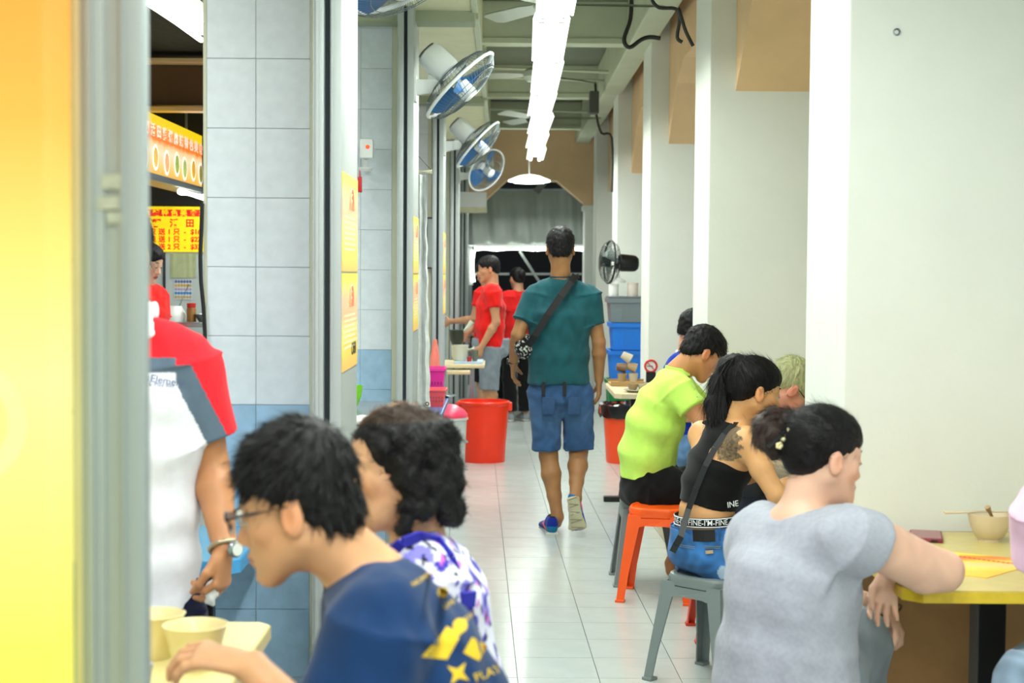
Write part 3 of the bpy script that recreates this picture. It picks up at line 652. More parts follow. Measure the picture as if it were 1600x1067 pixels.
b = MB(); b.ring(P(667.5, 631, YH-0.02), 0.009, 0.003, (0, 1, 0), 16, 6); b.build('eyelet', mat('brass', (0.45, 0.35, 0.22), 0.4, 0.8), e)
e = empty('framed_notice', P(672, 420, 11.2), 'dark framed white notice on the third pier', 'notice')
a = P(664, 420, 11.2); d = P(679, 339, 11.2); b = MB(); b.box((a.x, 11.245, a.z), (d.x, 11.26, d.z)); b.build('paper', mat('notice_paper', (0.80, 0.84, 0.82), 0.5), e)
for (x0, z0, x1, z1) in ((a.x, a.z, a.x+0.012, d.z), (d.x-0.012, a.z, d.x, d.z), (a.x, a.z, d.x, a.z+0.012), (a.x, d.z-0.012, d.x, d.z)):
    b = MB(); b.box((x0, 11.235, z0), (x1, 11.26, z1)); b.build('frame_bar', mat('dark_frame', (0.30, 0.32, 0.30), 0.5), e)
# ================================================================== cables on the right beam
M_cab = mat('grey_cable', (0.16, 0.17, 0.15), 0.6)
for k, (pts, Y, r, lab) in enumerate((
    ([(1018, 0), (1030, 12), (1056, 14), (1062, 30), (1058, 58), (1066, 66)], 7.2, 0.009, 'black cable looping below the edge beam at the second pillar'),
    ([(1060, 12), (1066, 32), (1072, 50), (1083, 72)], 7.15, 0.009, 'second black cable dangling beside the loop'),
    ([(987, -8), (985, 30), (975, 62), (984, 74), (1002, 62), (1016, 58), (1032, 60)], 9.4, 0.014, 'thick grey cable bending under the edge beam at the third pillar'),
    ([(930, 128), (931, 150), (932, 180), (940, 208), (956, 216), (956, 300)], 13.5, 0.012, 'grey cable running down the fourth pillar'))):
    q = [P(x, y, Y) for x, y in pts]
    cu = []                                      # smooth the path
    for i in range(len(q)-1):
        p0 = q[max(i-1, 0)]; p1 = q[i]; p2 = q[i+1]; p3 = q[min(i+2, len(q)-1)]
        for t in (0, .25, .5, .75): cu.append(0.5*((2*p1)+(p2-p0)*t+(2*p0-5*p1+4*p2-p3)*t*t+(3*p1-p0-3*p2+p3)*t**3))
    cu.append(q[-1]); b = MB(); b.tube(cu, r, 6); o = b.build('hanging_cable', M_cab, None, q[0], smooth=60); tag(o, lab, 'cable')
b = MB(); q = P(930, 172, 13.4); b.box((q.x-0.05, 13.35, q.z-0.03), (q.x+0.03, 13.5, q.z+0.16), 0.006); o = b.build('junction_box', mat('dark_grey_box', (0.28, 0.30, 0.27), 0.6), None, q); tag(o, 'dark grey junction box under the edge beam', 'box')
# ================================================================== tables
M_ytop = mat('yellow_laminate', (0.80, 0.73, 0.46), 0.35, var=0.10, vscale=14)
M_yedge = mat('yellow_table_edge', (0.86, 0.74, 0.16), 0.4, var=0.15, vscale=20)
M_beige = mat('beige_laminate', (0.88, 0.82, 0.66), 0.4, var=0.06)
M_blacks = mat('black_steel', (0.03, 0.03, 0.035), 0.4)
def table(x0, x1, y0, y1, z, lab, top, edge, posts, cham=0.04, th=0.03, group=None):
    e = empty('table', ((x0+x1)/2, (y0+y1)/2, 0), lab, 'table', group)
    c = cham; out = [(x0+c, y0), (x1-c, y0), (x1, y0+c), (x1, y1-c), (x1-c, y1), (x0+c, y1), (x0, y1-c), (x0, y0+c)]
    def slab(o_, za, zb): n = len(o_); return [(x, y, za) for x, y in o_]+[(x, y, zb) for x, y in o_], [tuple(range(n))[::-1], tuple(range(n, 2*n))]+[(i, (i+1) % n, (i+1) % n+n, i+n) for i in range(n)]
    b = MB(); b.add(*slab(out, z-0.004, z)); b.build('table_top', top, e)
    b = MB(); k = 0.003; out2 = [(x+(k if x < (x0+x1)/2 else -k)*-1, y+(-k if y < (y0+y1)/2 else k)) for x, y in out]; b.add(*slab(out2, z-th, z-0.003)); b.build('table_edge', edge, e)
    for (px_, py_, w) in posts:
        b = MB(); b.box((px_-w/2, py_-w/2, 0.03), (px_+w/2, py_+w/2, z-th), 0.004); p = b.build('pedestal', M_blacks, e)
        b = MB(); b.box((px_-0.2, py_-0.03, 0), (px_+0.2, py_+0.03, 0.035), 0.006); b.box((px_-0.03, py_-0.2, 0), (px_+0.03, py_+0.2, 0.034), 0.006); b.build('foot', M_blacks, p)
    return e
TZ = 0.74
table(0.965, 1.95, 3.62, 4.46, TZ, 'yellow edged table with bowl and phone at the nearest pillar', M_ytop, M_yedge, [(1.285, 4.02, 0.075)])
table(1.03, 1.95, 5.72, 7.40, TZ, 'pale table shared by the people in lime green and black', M_beige, M_yedge, [(1.4, 6.4, 0.075)])
table(0.70, 0.985, 9.55, 10.55, TZ, 'small beige topped table with used dishes beside the third pillar', M_beige, M_beige, [(0.86, 10.0, 0.06)])
table(-1.15, -0.492, 2.35, 3.25, TZ, 'pale yellow table with bowls at the lower left', mat('pale_yellow_laminate', (0.93, 0.88, 0.62), 0.35, var=0.05), M_ytop, [(-0.85, 2.9, 0.07)], cham=0.025)
table(-1.35, -0.675, 3.88, 4.43, 0.75, 'glossy light blue table behind the man in white and red', mat('light_blue_laminate', (0.40, 0.72, 0.90), 0.2, var=0.03), mat('light_blue_edge', (0.30, 0.64, 0.86), 0.25, var=0.03), [(-0.815, 4.2, 0.045)], cham=0.04, th=0.035)
# brown dado under the table
b = MB(); b.box((1.012, 4.478, 0), (2.6, 4.499, 0.735)); o = b.build('wall_panel', mat('brown_laminate', (0.62, 0.47, 0.29), 0.5, var=0.15, vscale=8)); tag(o, 'brown wooden panel on the pillar under the yellow edged table', kind='structure')
b = MB(); b.box((0.905, 7.35, 0), (1.6, 7.53, 0.13), 0.005); b.box((0.905, 7.53, 0), (0.997, 9.4, 0.13), 0.005); o = b.build('kerb', M_beige); tag(o, 'low beige kerb at the foot of the second pillar', kind='structure')
# white cabinet and legs behind the blue table
e = empty('cabinet', (-1.1, 4.75, 0), 'white cabinet seen behind the light blue table', 'cabinet')
b = MB(); b.box((-1.55, 4.62, 0), (-0.885, 5.05, 0.90), 0.006); b.build('body', M_white, e)
b = MB(); b.box((-1.57, 4.60, 0.90), (-0.88, 5.07, 0.925), 0.004); b.build('worktop', M_steel, e)
b = MB(); b.box((-1.53, 4.606, 0.06), (-1.21, 4.62, 0.86), 0.004); d_ = b.build('door', M_white, e); b = MB(); b.box((-1.24, 4.595, 0.5), (-1.225, 4.607, 0.6), 0.002); b.build('handle', M_steel, d_)
b = MB(); b.box((-1.19, 4.606, 0.06), (-0.90, 4.62, 0.86), 0.004); d_ = b.build('door', M_white, e); b = MB(); b.box((-1.18, 4.595, 0.5), (-1.165, 4.607, 0.6), 0.002); b.build('handle', M_steel, d_)
# ================================================================== stools
def stool(cx, cy, h, w, ang, color, lab, name='plastic_stool'):
    m = mat('stool_'+name+'_%.2f%.2f' % (color[0], color[1]), color, 0.35, var=0.06, vscale=10, bump=0.05)
    e = empty('plastic_stool', (cx, cy, 0), lab, 'stool', 'plastic stools by the tables')
    R = Matrix.Translation((cx, cy, 0)) @ Matrix.Rotation(ang, 4, 'Z')
    n = 32
    b = MB(); prof = []
    def sq(r, k, z):     # superellipse ring
        pts = []
        for i in range(n):
            a = 2*math.pi*i/n; c, s_ = math.cos(a), math.sin(a); q = (abs(c)**k+abs(s_)**k)**(-1/k); pts.append((r*q*c, r*q*s_, z))
        return pts
    W = w/2
    rings = [sq(W*0.90, 4, h-0.045), sq(W*0.94, 4, h-0.04), sq(W*0.97, 3.5, h-0.012), sq(W*0.95, 3.2, h-0.003), sq(W*0.90, 3, h), sq(W*0.86, 2.4, h), sq(W*0.84, 2.2, h-0.006), sq(W*0.5, 2, h-0.008), sq(0.018, 2, h-0.009)]
    vs = [v for r in rings for v in r]; fs = []
    for i in range(len(rings)-1):
        for k in range(n): fs.append((i*n+k, i*n+(k+1) % n, (i+1)*n+(k+1) % n, (i+1)*n+k))
    fs.append(tuple((len(rings)-1)*n+k for k in range(n)))
    b.add(vs, fs, R); b.build('seat', m, e, smooth=35)
    b = MB()                                   # apron between the legs
    for k in range(4):
        Mk = R @ Matrix.Rotation(k*math.pi/2, 4, 'Z'); y = -W*0.93
        b.add([(-W*.6, y, h-.045), (W*.6, y, h-.045), (W*.6, y-.004, h-.085), (W*.35, y-.006, h-.078), (-W*.35, y-.006, h-.078), (-W*.6, y-.004, h-.085),
               (-W*.6, y+.006, h-.045), (W*.6, y+.006, h-.045), (W*.6, y+.004, h-.085), (W*.35, y+.002, h-.078), (-W*.35, y+.002, h-.078), (-W*.6, y+.004, h-.085)],
              [(0, 5, 4, 3, 2, 1), (6, 7, 8, 9, 10, 11), (5, 11, 10, 4), (4, 10, 9, 3), (3, 9, 8, 2), (0, 1, 7, 6), (1, 2, 8, 7), (0, 6, 11, 5)], Mk)
    b.build('apron', m, e)
    for sx in (-1, 1):
        for sy in (-1, 1):
            b = MB(); t = Vector((sx*W*0.84, sy*W*0.84, h-0.03)); f = Vector((sx*(W*1.17), sy*(W*1.17), 0.0))
            wt, wb = 0.062, 0.036
            def L(p, w_, z):   # L-shaped channel section, open towards the centre
                a = w_; th = 0.006
                return [(p.x+sx*0.01, p.y+sy*0.01, z), (p.x+sx*0.01-sx*a, p.y+sy*0.01, z), (p.x+sx*0.01-sx*a, p.y+sy*0.01-sy*th, z), (p.x+sx*0.01-sx*th, p.y+sy*0.01-sy*th, z), (p.x+sx*0.01-sx*th, p.y+sy*0.01-sy*a, z), (p.x+sx*0.01, p.y+sy*0.01-sy*a, z)]
            v = []; zs = [(0, t), (0.35, None), (0.7, None), (1, f)]
            for q, _ in zs:
                p = t.lerp(f, q); v += L(p, wt+(wb-wt)*min(1, q*1.3), p.z)
            F = [(0, 1, 2, 3, 4, 5)[::-1], tuple(range(18, 24))]
            for i in range(3):
                for k in range(6): F.append((i*6+k, i*6+(k+1) % 6, (i+1)*6+(k+1) % 6, (i+1)*6+k))
            b.add(v, F, R); lg = b.build('leg', m, e)
            b = MB(); x0, x1 = sorted((f.x+sx*0.014, f.x-sx*(wb-0.008))); y0, y1 = sorted((f.y+sy*0.014, f.y-sy*(wb-0.008))); b.box((x0, y0, 0), (x1, y1, 0.012), 0.003, R); b.build('foot_pad', m, lg)
    return e
OR = (0.98, 0.36, 0.07); GR = (0.46, 0.50, 0.50)
stool(0.72, 7.03, 0.425, 0.275, -0.22, OR, 'empty bright orange plastic stool between the seated diners')
stool(0.77, 5.58, 0.40, 0.285, 0.80, GR, 'grey plastic stool under the woman in black top and denim shorts')
stool(0.70, 7.40, 0.40, 0.27, 0.0, GR, 'grey plastic stool under the man in lime green shirt')
stool(0.66, 3.62, 0.43, 0.285, 0.1, (0.35, 0.42, 0.44), 'plastic stool under the woman in grey T-shirt')
stool(-0.13, 2.38, 0.43, 0.285, 0, OR, 'plastic stool under the man in navy T-shirt')
stool(-0.14, 2.98, 0.43, 0.285, 0, (0.85, 0.25, 0.12), 'plastic stool under the old woman in floral blouse')
stool(1.72, 3.45, 0.43, 0.285, 0, OR, 'plastic stool under the person in pink at the right edge')
stool(1.12, 9.0, 0.43, 0.285, 0, (0.20, 0.35, 0.65), 'plastic stool under the diner in blue shirt')
stool(0.96, 6.30, 0.40, 0.285, 0, (0.82, 0.22, 0.10), 'red plastic stool under the blond diner')
# ================================================================== things on the right table
def on(px, py, z): return PZ(px, py, z)
def bowl(q, r, h, m, lab, name='bowl', cat='bowl', group=None, foot=0.5, n=32):
    e = empty(name, q, lab, cat, group); b = MB()
    b.lathe([(0, 0.0), (r*foot, 0.0), (r*foot, h*0.10), (r*(foot+0.12), h*0.16), (r*0.88, h*0.55), (r, h), (r*0.96, h), (r*0.84, h*0.56), (r*0.5, h*0.2), (0, h*0.16)], q, n); b.build('body', m, e, smooth=50)
    return e
M_bowl = mat('cream_melamine', (0.86, 0.80, 0.68), 0.3, var=0.05)
M_bowl2 = mat('yellow_melamine', (0.90, 0.84, 0.62), 0.3, var=0.05)
q = on(1546, 845, TZ); e = bowl(q, 0.062, 0.078, M_bowl, 'cream bowl with spoon on the yellow edged table')
b = MB(); b.lathe([(0.0, 0.058), (0.054, 0.058)], q, 24); b.build('soup', mat('pale_soup', (0.72, 0.62, 0.42), 0.2), e)
sp = MB(); sp.tube([q+Vector((0.01, 0.0, 0.06)), q+Vector((-0.012, -0.012, 0.098))], [0.006, 0.009], 8); sp.ball((q.x+0.015, q.y, q.z+0.058), 0.016, 10, sq=(1.2, 1, 0.5)); o = sp.build('soup_spoon', mat('wood_tone_spoon', (0.72, 0.60, 0.42), 0.4), None, q+Vector((0, 0, 0.06)), smooth=50); tag(o, 'short brown soup spoon standing in the cream bowl', 'spoon')
for k in range(2):
    b = MB(); a = q+Vector((-0.135, -0.02+0.012*k, 0.082+0.001*k)); c_ = q+Vector((0.10, 0.022-0.01*k, 0.080+0.001*k)); b.tube([a, c_], [0.0035, 0.0028], 8)
    o = b.build('chopstick', mat('pale_wood_chopstick', (0.85, 0.78, 0.66), 0.5), None, a); tag(o, 'pale chopstick laid across the cream bowl, the %s of the pair' % ('nearer' if k == 0 else 'farther'), 'chopstick')
q = on(1447, 841, TZ); e = empty('phone', q, 'maroon phone lying on the yellow edged table', 'phone'); Mr = Matrix.Translation(q) @ Matrix.Rotation(-0.25, 4, 'Z')
b = MB(); b.box((-0.045, -0.075, 0.0), (0.045, 0.075, 0.012), 0.004, Mr); b.build('case', mat('maroon_case', (0.50, 0.16, 0.22), 0.4), e, smooth=40)
b = MB(); b.box((-0.040, -0.070, 0.0118), (0.040, 0.070, 0.0128), 0, Mr); b.build('screen', mat('maroon_screen', (0.56, 0.24, 0.30), 0.2), e)
b = MB(); b.box((0.012, -0.0762, 0.003), (0.03, -0.0745, 0.009), 0, Mr); b.build('port', M_black, e)
q = on(1545, 880, TZ); e = empty('menu_sheet', q, 'orange and yellow menu sheet stuck on the yellow edged table', 'menu'); 
pl = [on(1482, 862, TZ+.001), on(1602, 874, TZ+.001), on(1602, 886, TZ+.001), on(1541, 903, TZ+.001), on(1506, 899, TZ+.001)]
b = MB(); n = len(pl); b.add([tuple(p+Vector((0, 0, 0.0005))) for p in pl]+[tuple(p+Vector((0, 0, -0.001))) for p in pl], [tuple(range(n)), tuple(range(2*n-1, n-1, -1))]+[(i, (i+1) % n, (i+1) % n+n, i+n) for i in range(n)])
b.build('sheet', grad_mat('menu_sheet_print', [(0, (1, 0.72, 0.12)), (0.3, (1, 0.85, 0.35)), (0.5, (1, 0.80, 0.55)), (0.65, (0.98, 0.80, 0.20)), (0.8, (0.96, 0.55, 0.22)), (0.93, (0.95, 0.50, 0.18)), (1, (1, 0.85, 0.15))], 1, -0.12, 0.14, emit=0, noise=0.25), e)
b = MB()
for k in range(12): p = on(1500+k*7.5, 869.5+k*1.0, TZ+.002); b.box((p.x-0.004, p.y-0.006, p.z), (p.x+0.004, p.y+0.006, p.z+0.0004))
b.build('print', mat('red_menu_print', (0.85, 0.30, 0.12), 0.5), e)['kind'] = 'stuff'
# small edge wear strips on the table edge are in the material; things on table two
e = bowl(PZ(1226, 748, TZ), 0.07, 0.06, M_bowl, 'cream bowl on the pale table behind the woman in grey')
# ================================================================== things on the left table
B1 = on(312, 1024, TZ+0.0); 
def tub(q, r, h, lab, fill, m=M_bowl2):
    e = empty('soup_bowl', q, lab, 'bowl', 'yellow bowls on the lower left table'); b = MB()
    b.lathe([(0, 0.0), (r*0.6, 0.0), (r*0.62, h*0.06), (r*0.8, h*0.45), (r*0.98, h*0.97), (r*1.03, h), (r*0.99, h*1.01), (r*0.92, h*0.95), (r*0.75, h*0.45), (r*0.5, h*0.12), (0, h*0.1)], q, 36); b.build('body', m, e, smooth=50)
    b = MB(); b.lathe([(0.0, h*0.62), (r*0.80, h*0.62)], q, 28); b.build('soup', fill, e)
    return e
M_soup = mat('brown_soup', (0.62, 0.45, 0.20), 0.25, var=0.4, vscale=60)
q1 = Vector((-0.575, 2.86, TZ)); tub(q1, 0.060, 0.085, 'wide yellow bowl in front of the eating man, nearest the table corner', M_soup)
q2 = Vector((-0.672, 2.95, TZ)); tub(q2, 0.058, 0.085, 'yellow bowl behind the wide one, brown stain on its rim', M_soup)
q3 = Vector((-0.545, 2.42, TZ)); tub(q3, 0.058, 0.055, 'low yellow bowl of noodles under the eating man\'s hands', mat('noodles', (0.86, 0.72, 0.48), 0.5, var=0.4, vscale=90))
for (dx, dy, dz, r, cc, lab) in ((-0.63, 2.62, 0, 0.022, (0.75, 0.50, 0.12), 'small yellow brown sauce dish beside the low noodle bowl'), ):
    bowl(Vector((dx, dy, TZ)), 0.04, 0.025, mat('sauce_dish', (0.82, 0.62, 0.25), 0.3), lab, 'sauce_dish', 'dish')
b = MB(); q = Vector((-0.648, 2.70, TZ)); b.lathe([(0.0, 0.0), (0.022, 0), (0.03, 0.05), (0.026, 0.05), (0.02, 0.005), (0, 0.005)], q, 20); o = b.build('cup', mat('grey_ceramic', (0.62, 0.64, 0.66), 0.3), None, q, smooth=50); tag(o, 'small grey cup between the yellow bowls', 'cup')
# ================================================================== buckets, bins, crates
M_rbuck = mat('red_orange_plastic', (0.96, 0.20, 0.05), 0.35, var=0.05)
def bucket(q, rb, rt, h, m, lab, name='bucket', lugs=True):
    e = empty(name, q, lab, 'bucket'); b = MB()
    b.lathe([(0, 0), (rb, 0), (rb+(rt-rb)*0.82, h*0.82), (rt*0.985, h*0.93), (rt*1.04, h*0.955), (rt*1.04, h*0.985), (rt, h), (rt*0.97, h), (rt*0.95, h*0.9), (rb*0.96, 0.02), (0, 0.02)], q, 40); b.build('body', m, e, smooth=35)
    if lugs:
        for s in (-1, 1):
            b = MB(); b.box((q.x+s*rt*1.02-0.02, q.y-0.04, q.z+h*0.84), (q.x+s*rt*1.02+0.02, q.y+0.04, q.z+h*0.975), 0.008); b.build('handle', m, e, smooth=30)
    return e
bucket(Vector((-0.152, 12.12, 0)), 0.166, 0.198, 0.48, M_rbuck, 'red plastic bucket standing on the floor left of the walking man')
e = bucket(Vector((0.985, 12.12, 0)), 0.166, 0.198, 0.46, mat('orange_red_plastic', (0.96, 0.30, 0.10), 0.35, var=0.05), 'orange bucket with black bin bag at the right of the corridor', 'rubbish_bucket')
vs = []; fs = []; n = 40; rr = [(0.13, 0.36), (0.17, 0.43), (0.20, 0.468), (0.222, 0.462), (0.226, 0.40), (0.218, 0.365)]
random.seed(5)
for (r, z) in rr:
    for k in range(n): a = 2*math.pi*k/n; w = 1+0.035*math.sin(k*2.3+z*30)+random.uniform(-.012, .012); vs.append((0.985+r*w*math.cos(a), 12.12+r*w*math.sin(a), z+random.uniform(-.012, .012)))
for i in range(len(rr)-1):
    for k in range(n): fs.append((i*n+k, i*n+(k+1) % n, (i+1)*n+(k+1) % n, (i+1)*n+k))
b = MB(); b.add(vs, fs); b.build('bin_bag', mat('black_bag', (0.05, 0.05, 0.055), 0.25), e, smooth=30)
def crate(x0, x1, y0, y1, z0, z1, m, lab, name='storage_box'):
    e = empty(name, ((x0+x1)/2, (y0+y1)/2, z0), lab, 'box'); b = MB(); t = 0.018
    v = []
    for (dx, z) in ((t, z0), (0, z1), (-0.008, z1-0.002), (-0.008, z1-0.03), (0.0, z1-0.03)):
        v
    def ringr(d, z): return [(x0+d, y0+d, z), (x1-d, y0+d, z), (x1-d, y1-d, z), (x0+d, y1-d, z)]
    rs = [ringr(t, z0), ringr(0.004, z1-0.035), ringr(-0.01, z1-0.035), ringr(-0.012, z1), ringr(0.004, z1), ringr(t+0.01, z0+0.01)]
    vs = [p for r in rs for p in r]; fs = [(0, 3, 2, 1)]
    for i in range(len(rs)-1):
        for k in range(4): fs.append((i*4+k, i*4+(k+1) % 4, (i+1)*4+(k+1) % 4, (i+1)*4+k))
    fs.append(tuple(20+k for k in range(4)))
    b.add(vs, fs); b.build('body', m, e)
    for xr_ in (x0+(x1-x0)*0.25, x0+(x1-x0)*0.75):
        b = MB(); b.box((xr_-0.006, y0+0.004, z0+0.02), (xr_+0.006, y0+0.02, z1-0.03)); b.build('rib', m, e)
    return e
M_bcr = mat('blue_crate', (0.10, 0.48, 0.88), 0.35, var=0.04)
crate(0.855, 1.25, 12.45, 12.85, 0.0, 0.62, mat('green_bin', (0.06, 0.48, 0.25), 0.4), 'green bin under the blue crates', 'green_bin')
crate(0.865, 1.25, 12.45, 12.85, 0.625, 0.865, M_bcr, 'lower of the two stacked blue crates')
crate(0.875, 1.25, 12.45, 12.85, 0.87, 1.09, M_bcr, 'upper of the two stacked blue crates')
e = crate(0.855, 1.25, 12.45, 12.85, 1.095, 1.29, mat('grey_bin', (0.50, 0.55, 0.57), 0.35, 0.3), 'grey metal box on top of the blue crates', 'metal_box')
b = MB(); b.box((0.85, 12.44, 1.29), (1.26, 12.86, 1.305), 0.004); b.build('lid', mat('grey_lid', (0.38, 0.41, 0.43), 0.4), e)
for (dx, w, h, m, lab, nm, ct) in ((0.895, 0.042, 0.10, M_white, 'white tub on the grey metal box', 'tub', 'tub'), (1.05, 0.045, 0.11, mat('white_jar_warm', (0.90, 0.86, 0.82), 0.35), 'white jar with tan mark on the grey metal box', 'jar', 'jar')):
    q = Vector((dx, 12.55, 1.305)); e = empty(nm, q, lab, ct); b = MB(); b.lathe([(0, 0), (w*0.9, 0), (w, 0.01), (w, h*0.8), (w*0.92, h*0.86), (w*0.92, h), (0, h)], q, 24); b.build('body', m, e, smooth=40)
    b = MB(); b.lathe([(w*1.02, h*0.84), (w*1.02, h*1.01), (0, h*1.03)], q, 24); b.build('lid', m, e, smooth=40)
# table fan on the pile
q = Vector((0.93, 12.6, 1.43)); e = empty('table_fan', (0.93, 12.6, 1.43), 'black caged table fan on the pile against the fourth pillar', 'fan')
b = MB(); b.lathe([(0, 0), (0.07, 0), (0.07, 0.02), (0.02, 0.04), (0.015, 0.12), (0, 0.12)], (0.93, 12.6, 1.415), 20); b.build('base', M_white, e, smooth=40)
tmp = empty('head_tmp', (0, 0, 0)); fan_head(tmp, 0.175, M_wirek, M_wirek, mat('grey_blade', (0.55, 0.60, 0.58), 0.3), M_blacks, n=36)
aim = Vector((-0.975, -0.20, 0.05)).normalized(); y = Vector((0, 0, 1)).cross(aim).normalized(); z = aim.cross(y); h0 = Vector((0.862, 12.57, 1.585))
T_ = Matrix.Translation(-Vector((0.93, 12.6, 1.43))) @ Matrix(((aim.x, y.x, z.x, h0.x), (aim.y, y.y, z.y, h0.y), (aim.z, y.z, z.z, h0.z), (0, 0, 0, 1)))
for o in list(tmp.children):
    o.data.transform(T_); o.parent = e
    for c in o.children: c.data.transform(T_)
bpy.data.objects.remove(tmp)
b = MB(); b.bar((0.93, 12.6, 1.50), (0.93, 12.6, 1.58), 0.03); b.build('neck', M_blacks, e)
# dishes on table three
random.seed(11)
M_dish = [mat('tan_melamine', (0.70, 0.60, 0.45), 0.4), mat('pale_melamine', (0.82, 0.78, 0.68), 0.4), mat('brown_melamine', (0.48, 0.36, 0.24), 0.4)]
k = 0
desc = ['stack of used cups, lowest left', 'stack of used cups, lowest right', 'stack of used cups, middle left', 'stack of used cups, middle right', 'stack of used cups, topmost']
e = empty('tray', (0.80, 10.35, TZ), 'wooden tray under the used cups', 'tray'); b = MB(); b.box((0.715, 10.2, TZ), (0.96, 10.5, TZ+0.014), 0.004); b.build('base', mat('wood_tray', (0.70, 0.56, 0.34), 0.5), e); b = MB(); b.box((0.715, 10.2, TZ+0.014), (0.96, 10.21, TZ+0.03)); b.box((0.715, 10.49, TZ+0.014), (0.96, 10.5, TZ+0.03)); b.build('rim', MATS['wood_tray'], e)
for (x, z, tl_) in ((0.80, 0.015, 0), (0.875, 0.015, 0), (0.795, 0.085, 1), (0.865, 0.088, 1), (0.83, 0.155, 1)):
    q = Vector((x, 10.33, TZ+z)); e = empty('cup', q, 'used melamine cup in the '+desc[k], 'cup', 'used cups piled on the tray'); b = MB()
    Mq = Matrix.Translation(q+Vector((0, 0, 0.034 if tl_ else 0))) @ (Matrix.Rotation(1.3+0.2*k, 4, 'Y') @ Matrix.Translation((0, 0, -0.035)) if tl_ else Matrix.Identity(4))
    b.lathe([(0, 0), (0.024, 0), (0.034, 0.065), (0.031, 0.065), (0.022, 0.006), (0, 0.006)], (0, 0, 0), 18, Mq); b.build('body', M_dish[k % 3], e, smooth=50); k += 1
for j, (px, Y, lab) in enumerate(((994, 9.72, 'grey plate on the dish table, nearest the corridor'), (1020, 9.8, 'tan plate on the dish table, nearest the man in lime green'))):
    q = P(px, 598, Y); q.z = TZ; e = empty('plate', q, lab, 'plate'); b = MB(); b.lathe([(0, 0), (0.045, 0), (0.08, 0.015), (0.078, 0.018), (0.045, 0.006), (0, 0.006)], q, 28); b.build('body', mat('grey_plate', (0.66, 0.65, 0.56), 0.4) if j == 0 else M_dish[0], e, smooth=50)
    for t, (dx, rr_, lab2) in enumerate(((-0.02, 0.035, 'small used bowl lying tilted on the %s plate'), (0.04, 0.03, 'crumpled tan bowl resting on the %s plate'))):
        bowl(q+Vector((dx, 0.01, 0.007)), rr_, 0.045, M_dish[(t+j) % 3], lab2 % ('grey' if j == 0 else 'tan'), 'small_bowl', 'bowl')
q = P(1017, 572, 9.95); e = empty('no_smoking_sign', (q.x, q.y, TZ), 'small round red and white no smoking sign on the dish table', 'sign')
b = MB(); b.lathe([(0, -0.002), (0.036, -0.002), (0.036, 0.002), (0, 0.002)], q, 24, axis=(0, 1, 0)); b.build('disc', M_white, e)
b = MB(); b.ring(q-Vector((0, 0.003, 0)), 0.038, 0.007, (0, 1, 0), 24, 6); b.bar(q+Vector((-0.027, -0.004, 0.027)), q+Vector((0.027, -0.004, -0.027)), 0.009, 0.004); b.build('red_ring', mat('sign_red', (0.85, 0.2, 0.12), 0.5), e)
b = MB(); b.bar(q+Vector((-0.024, -0.0045, 0)), q+Vector((0.014, -0.0045, 0)), 0.007, 0.003); b.build('cigarette_mark', M_black, e)
b = MB(); b.box((q.x-0.03, q.y-0.02, TZ), (q.x+0.03, q.y+0.02, q.z-0.036)); b.build('stand', M_black, e)
# ================================================================== left counter with baskets
M_bl = mat('blue_counter_paint', (0.30, 0.48, 0.70), 0.3)
e = empty('counter', (-0.8, 9.0, 0), 'blue edged stall counter holding the pink baskets', 'counter')
b = MB(); b.box((-1.4, 8.32, 0.685), (-0.335, 9.7, 0.72), 0.006); b.build('worktop', M_bl, e)
for x in (-1.35, -0.42):
    for y in (8.4, 9.6): b = MB(); b.box((x, y, 0), (x+0.035, y+0.035, 0.685)); b.build('leg', M_steel, e)
def basket(x, y, z, w, d, h, m, lab):
    e = empty('basket', (x, y, z), lab, 'basket'); b = MB(); n = 14
    def rg(s, zz): return [(x+sx*w/2*s, y+sy*d/2*s, zz) for sx, sy in ((-1, -1), (1, -1), (1, 1), (-1, 1))]
    rs = [rg(0.78, z), rg(0.97, z+h*0.9), rg(1.06, z+h*0.92), rg(1.06, z+h), rg(0.97, z+h), rg(0.76, z+0.006)]
    vs = [p for r in rs for p in r]; fs = [(0, 3, 2, 1)]
    for i in range(5):
        for k in range(4): fs.append((i*4+k, i*4+(k+1) % 4, (i+1)*4+(k+1) % 4, (i+1)*4+k))
    fs.append((20, 21, 22, 23)); b.add(vs, fs); b.build('body', m, e)
    b = MB()
    for k in range(7):
        for zz in (0.35, 0.55): xx = x-w*0.36+k*w*0.12; s = 0.78+0.19*zz; b.box((xx-w*0.03, y-d/2*s-0.004, z+h*zz-h*0.05), (xx+w*0.03, y-d/2*s, z+h*zz+h*0.05))
    b.build('slot', mat('slot_'+m.name, tuple(c*0.75 for c in ((0.85, 0.15, 0.55) if 'magenta' in m.name else (0.95, 0.35, 0.35))), 0.5), e)['kind'] = 'stuff'
basket(-0.425, 9.22, 0.72, 0.15, 0.22, 0.20, mat('magenta_basket', (0.93, 0.20, 0.62), 0.35), 'magenta pink basket on the blue counter')
basket(-0.400, 8.85, 0.72, 0.14, 0.2, 0.10, mat('coral_basket', (0.97, 0.35, 0.38), 0.35), 'coral pink basket in front of the magenta one')
q = Vector((-0.468, 8.62, 0.72)); e = empty('food_tub', q, 'clear tub of olive green sauce beside the coral basket', 'tub'); b = MB(); b.lathe([(0, 0), (0.045, 0), (0.05, 0.05), (0, 0.05)], q, 24); b.build('sauce', mat('olive_sauce', (0.55, 0.56, 0.22), 0.3), e, smooth=40)
b = MB(); b.lathe([(0, -0.0), (0.048, 0.0), (0.056, 0.075), (0.053, 0.075), (0.046, 0.004)], q, 24); b.build('tub_wall', mat('clear_plastic', (0.9, 0.95, 0.93), 0.1, trans=0.9, var=0, spec=0.4), e, smooth=40)
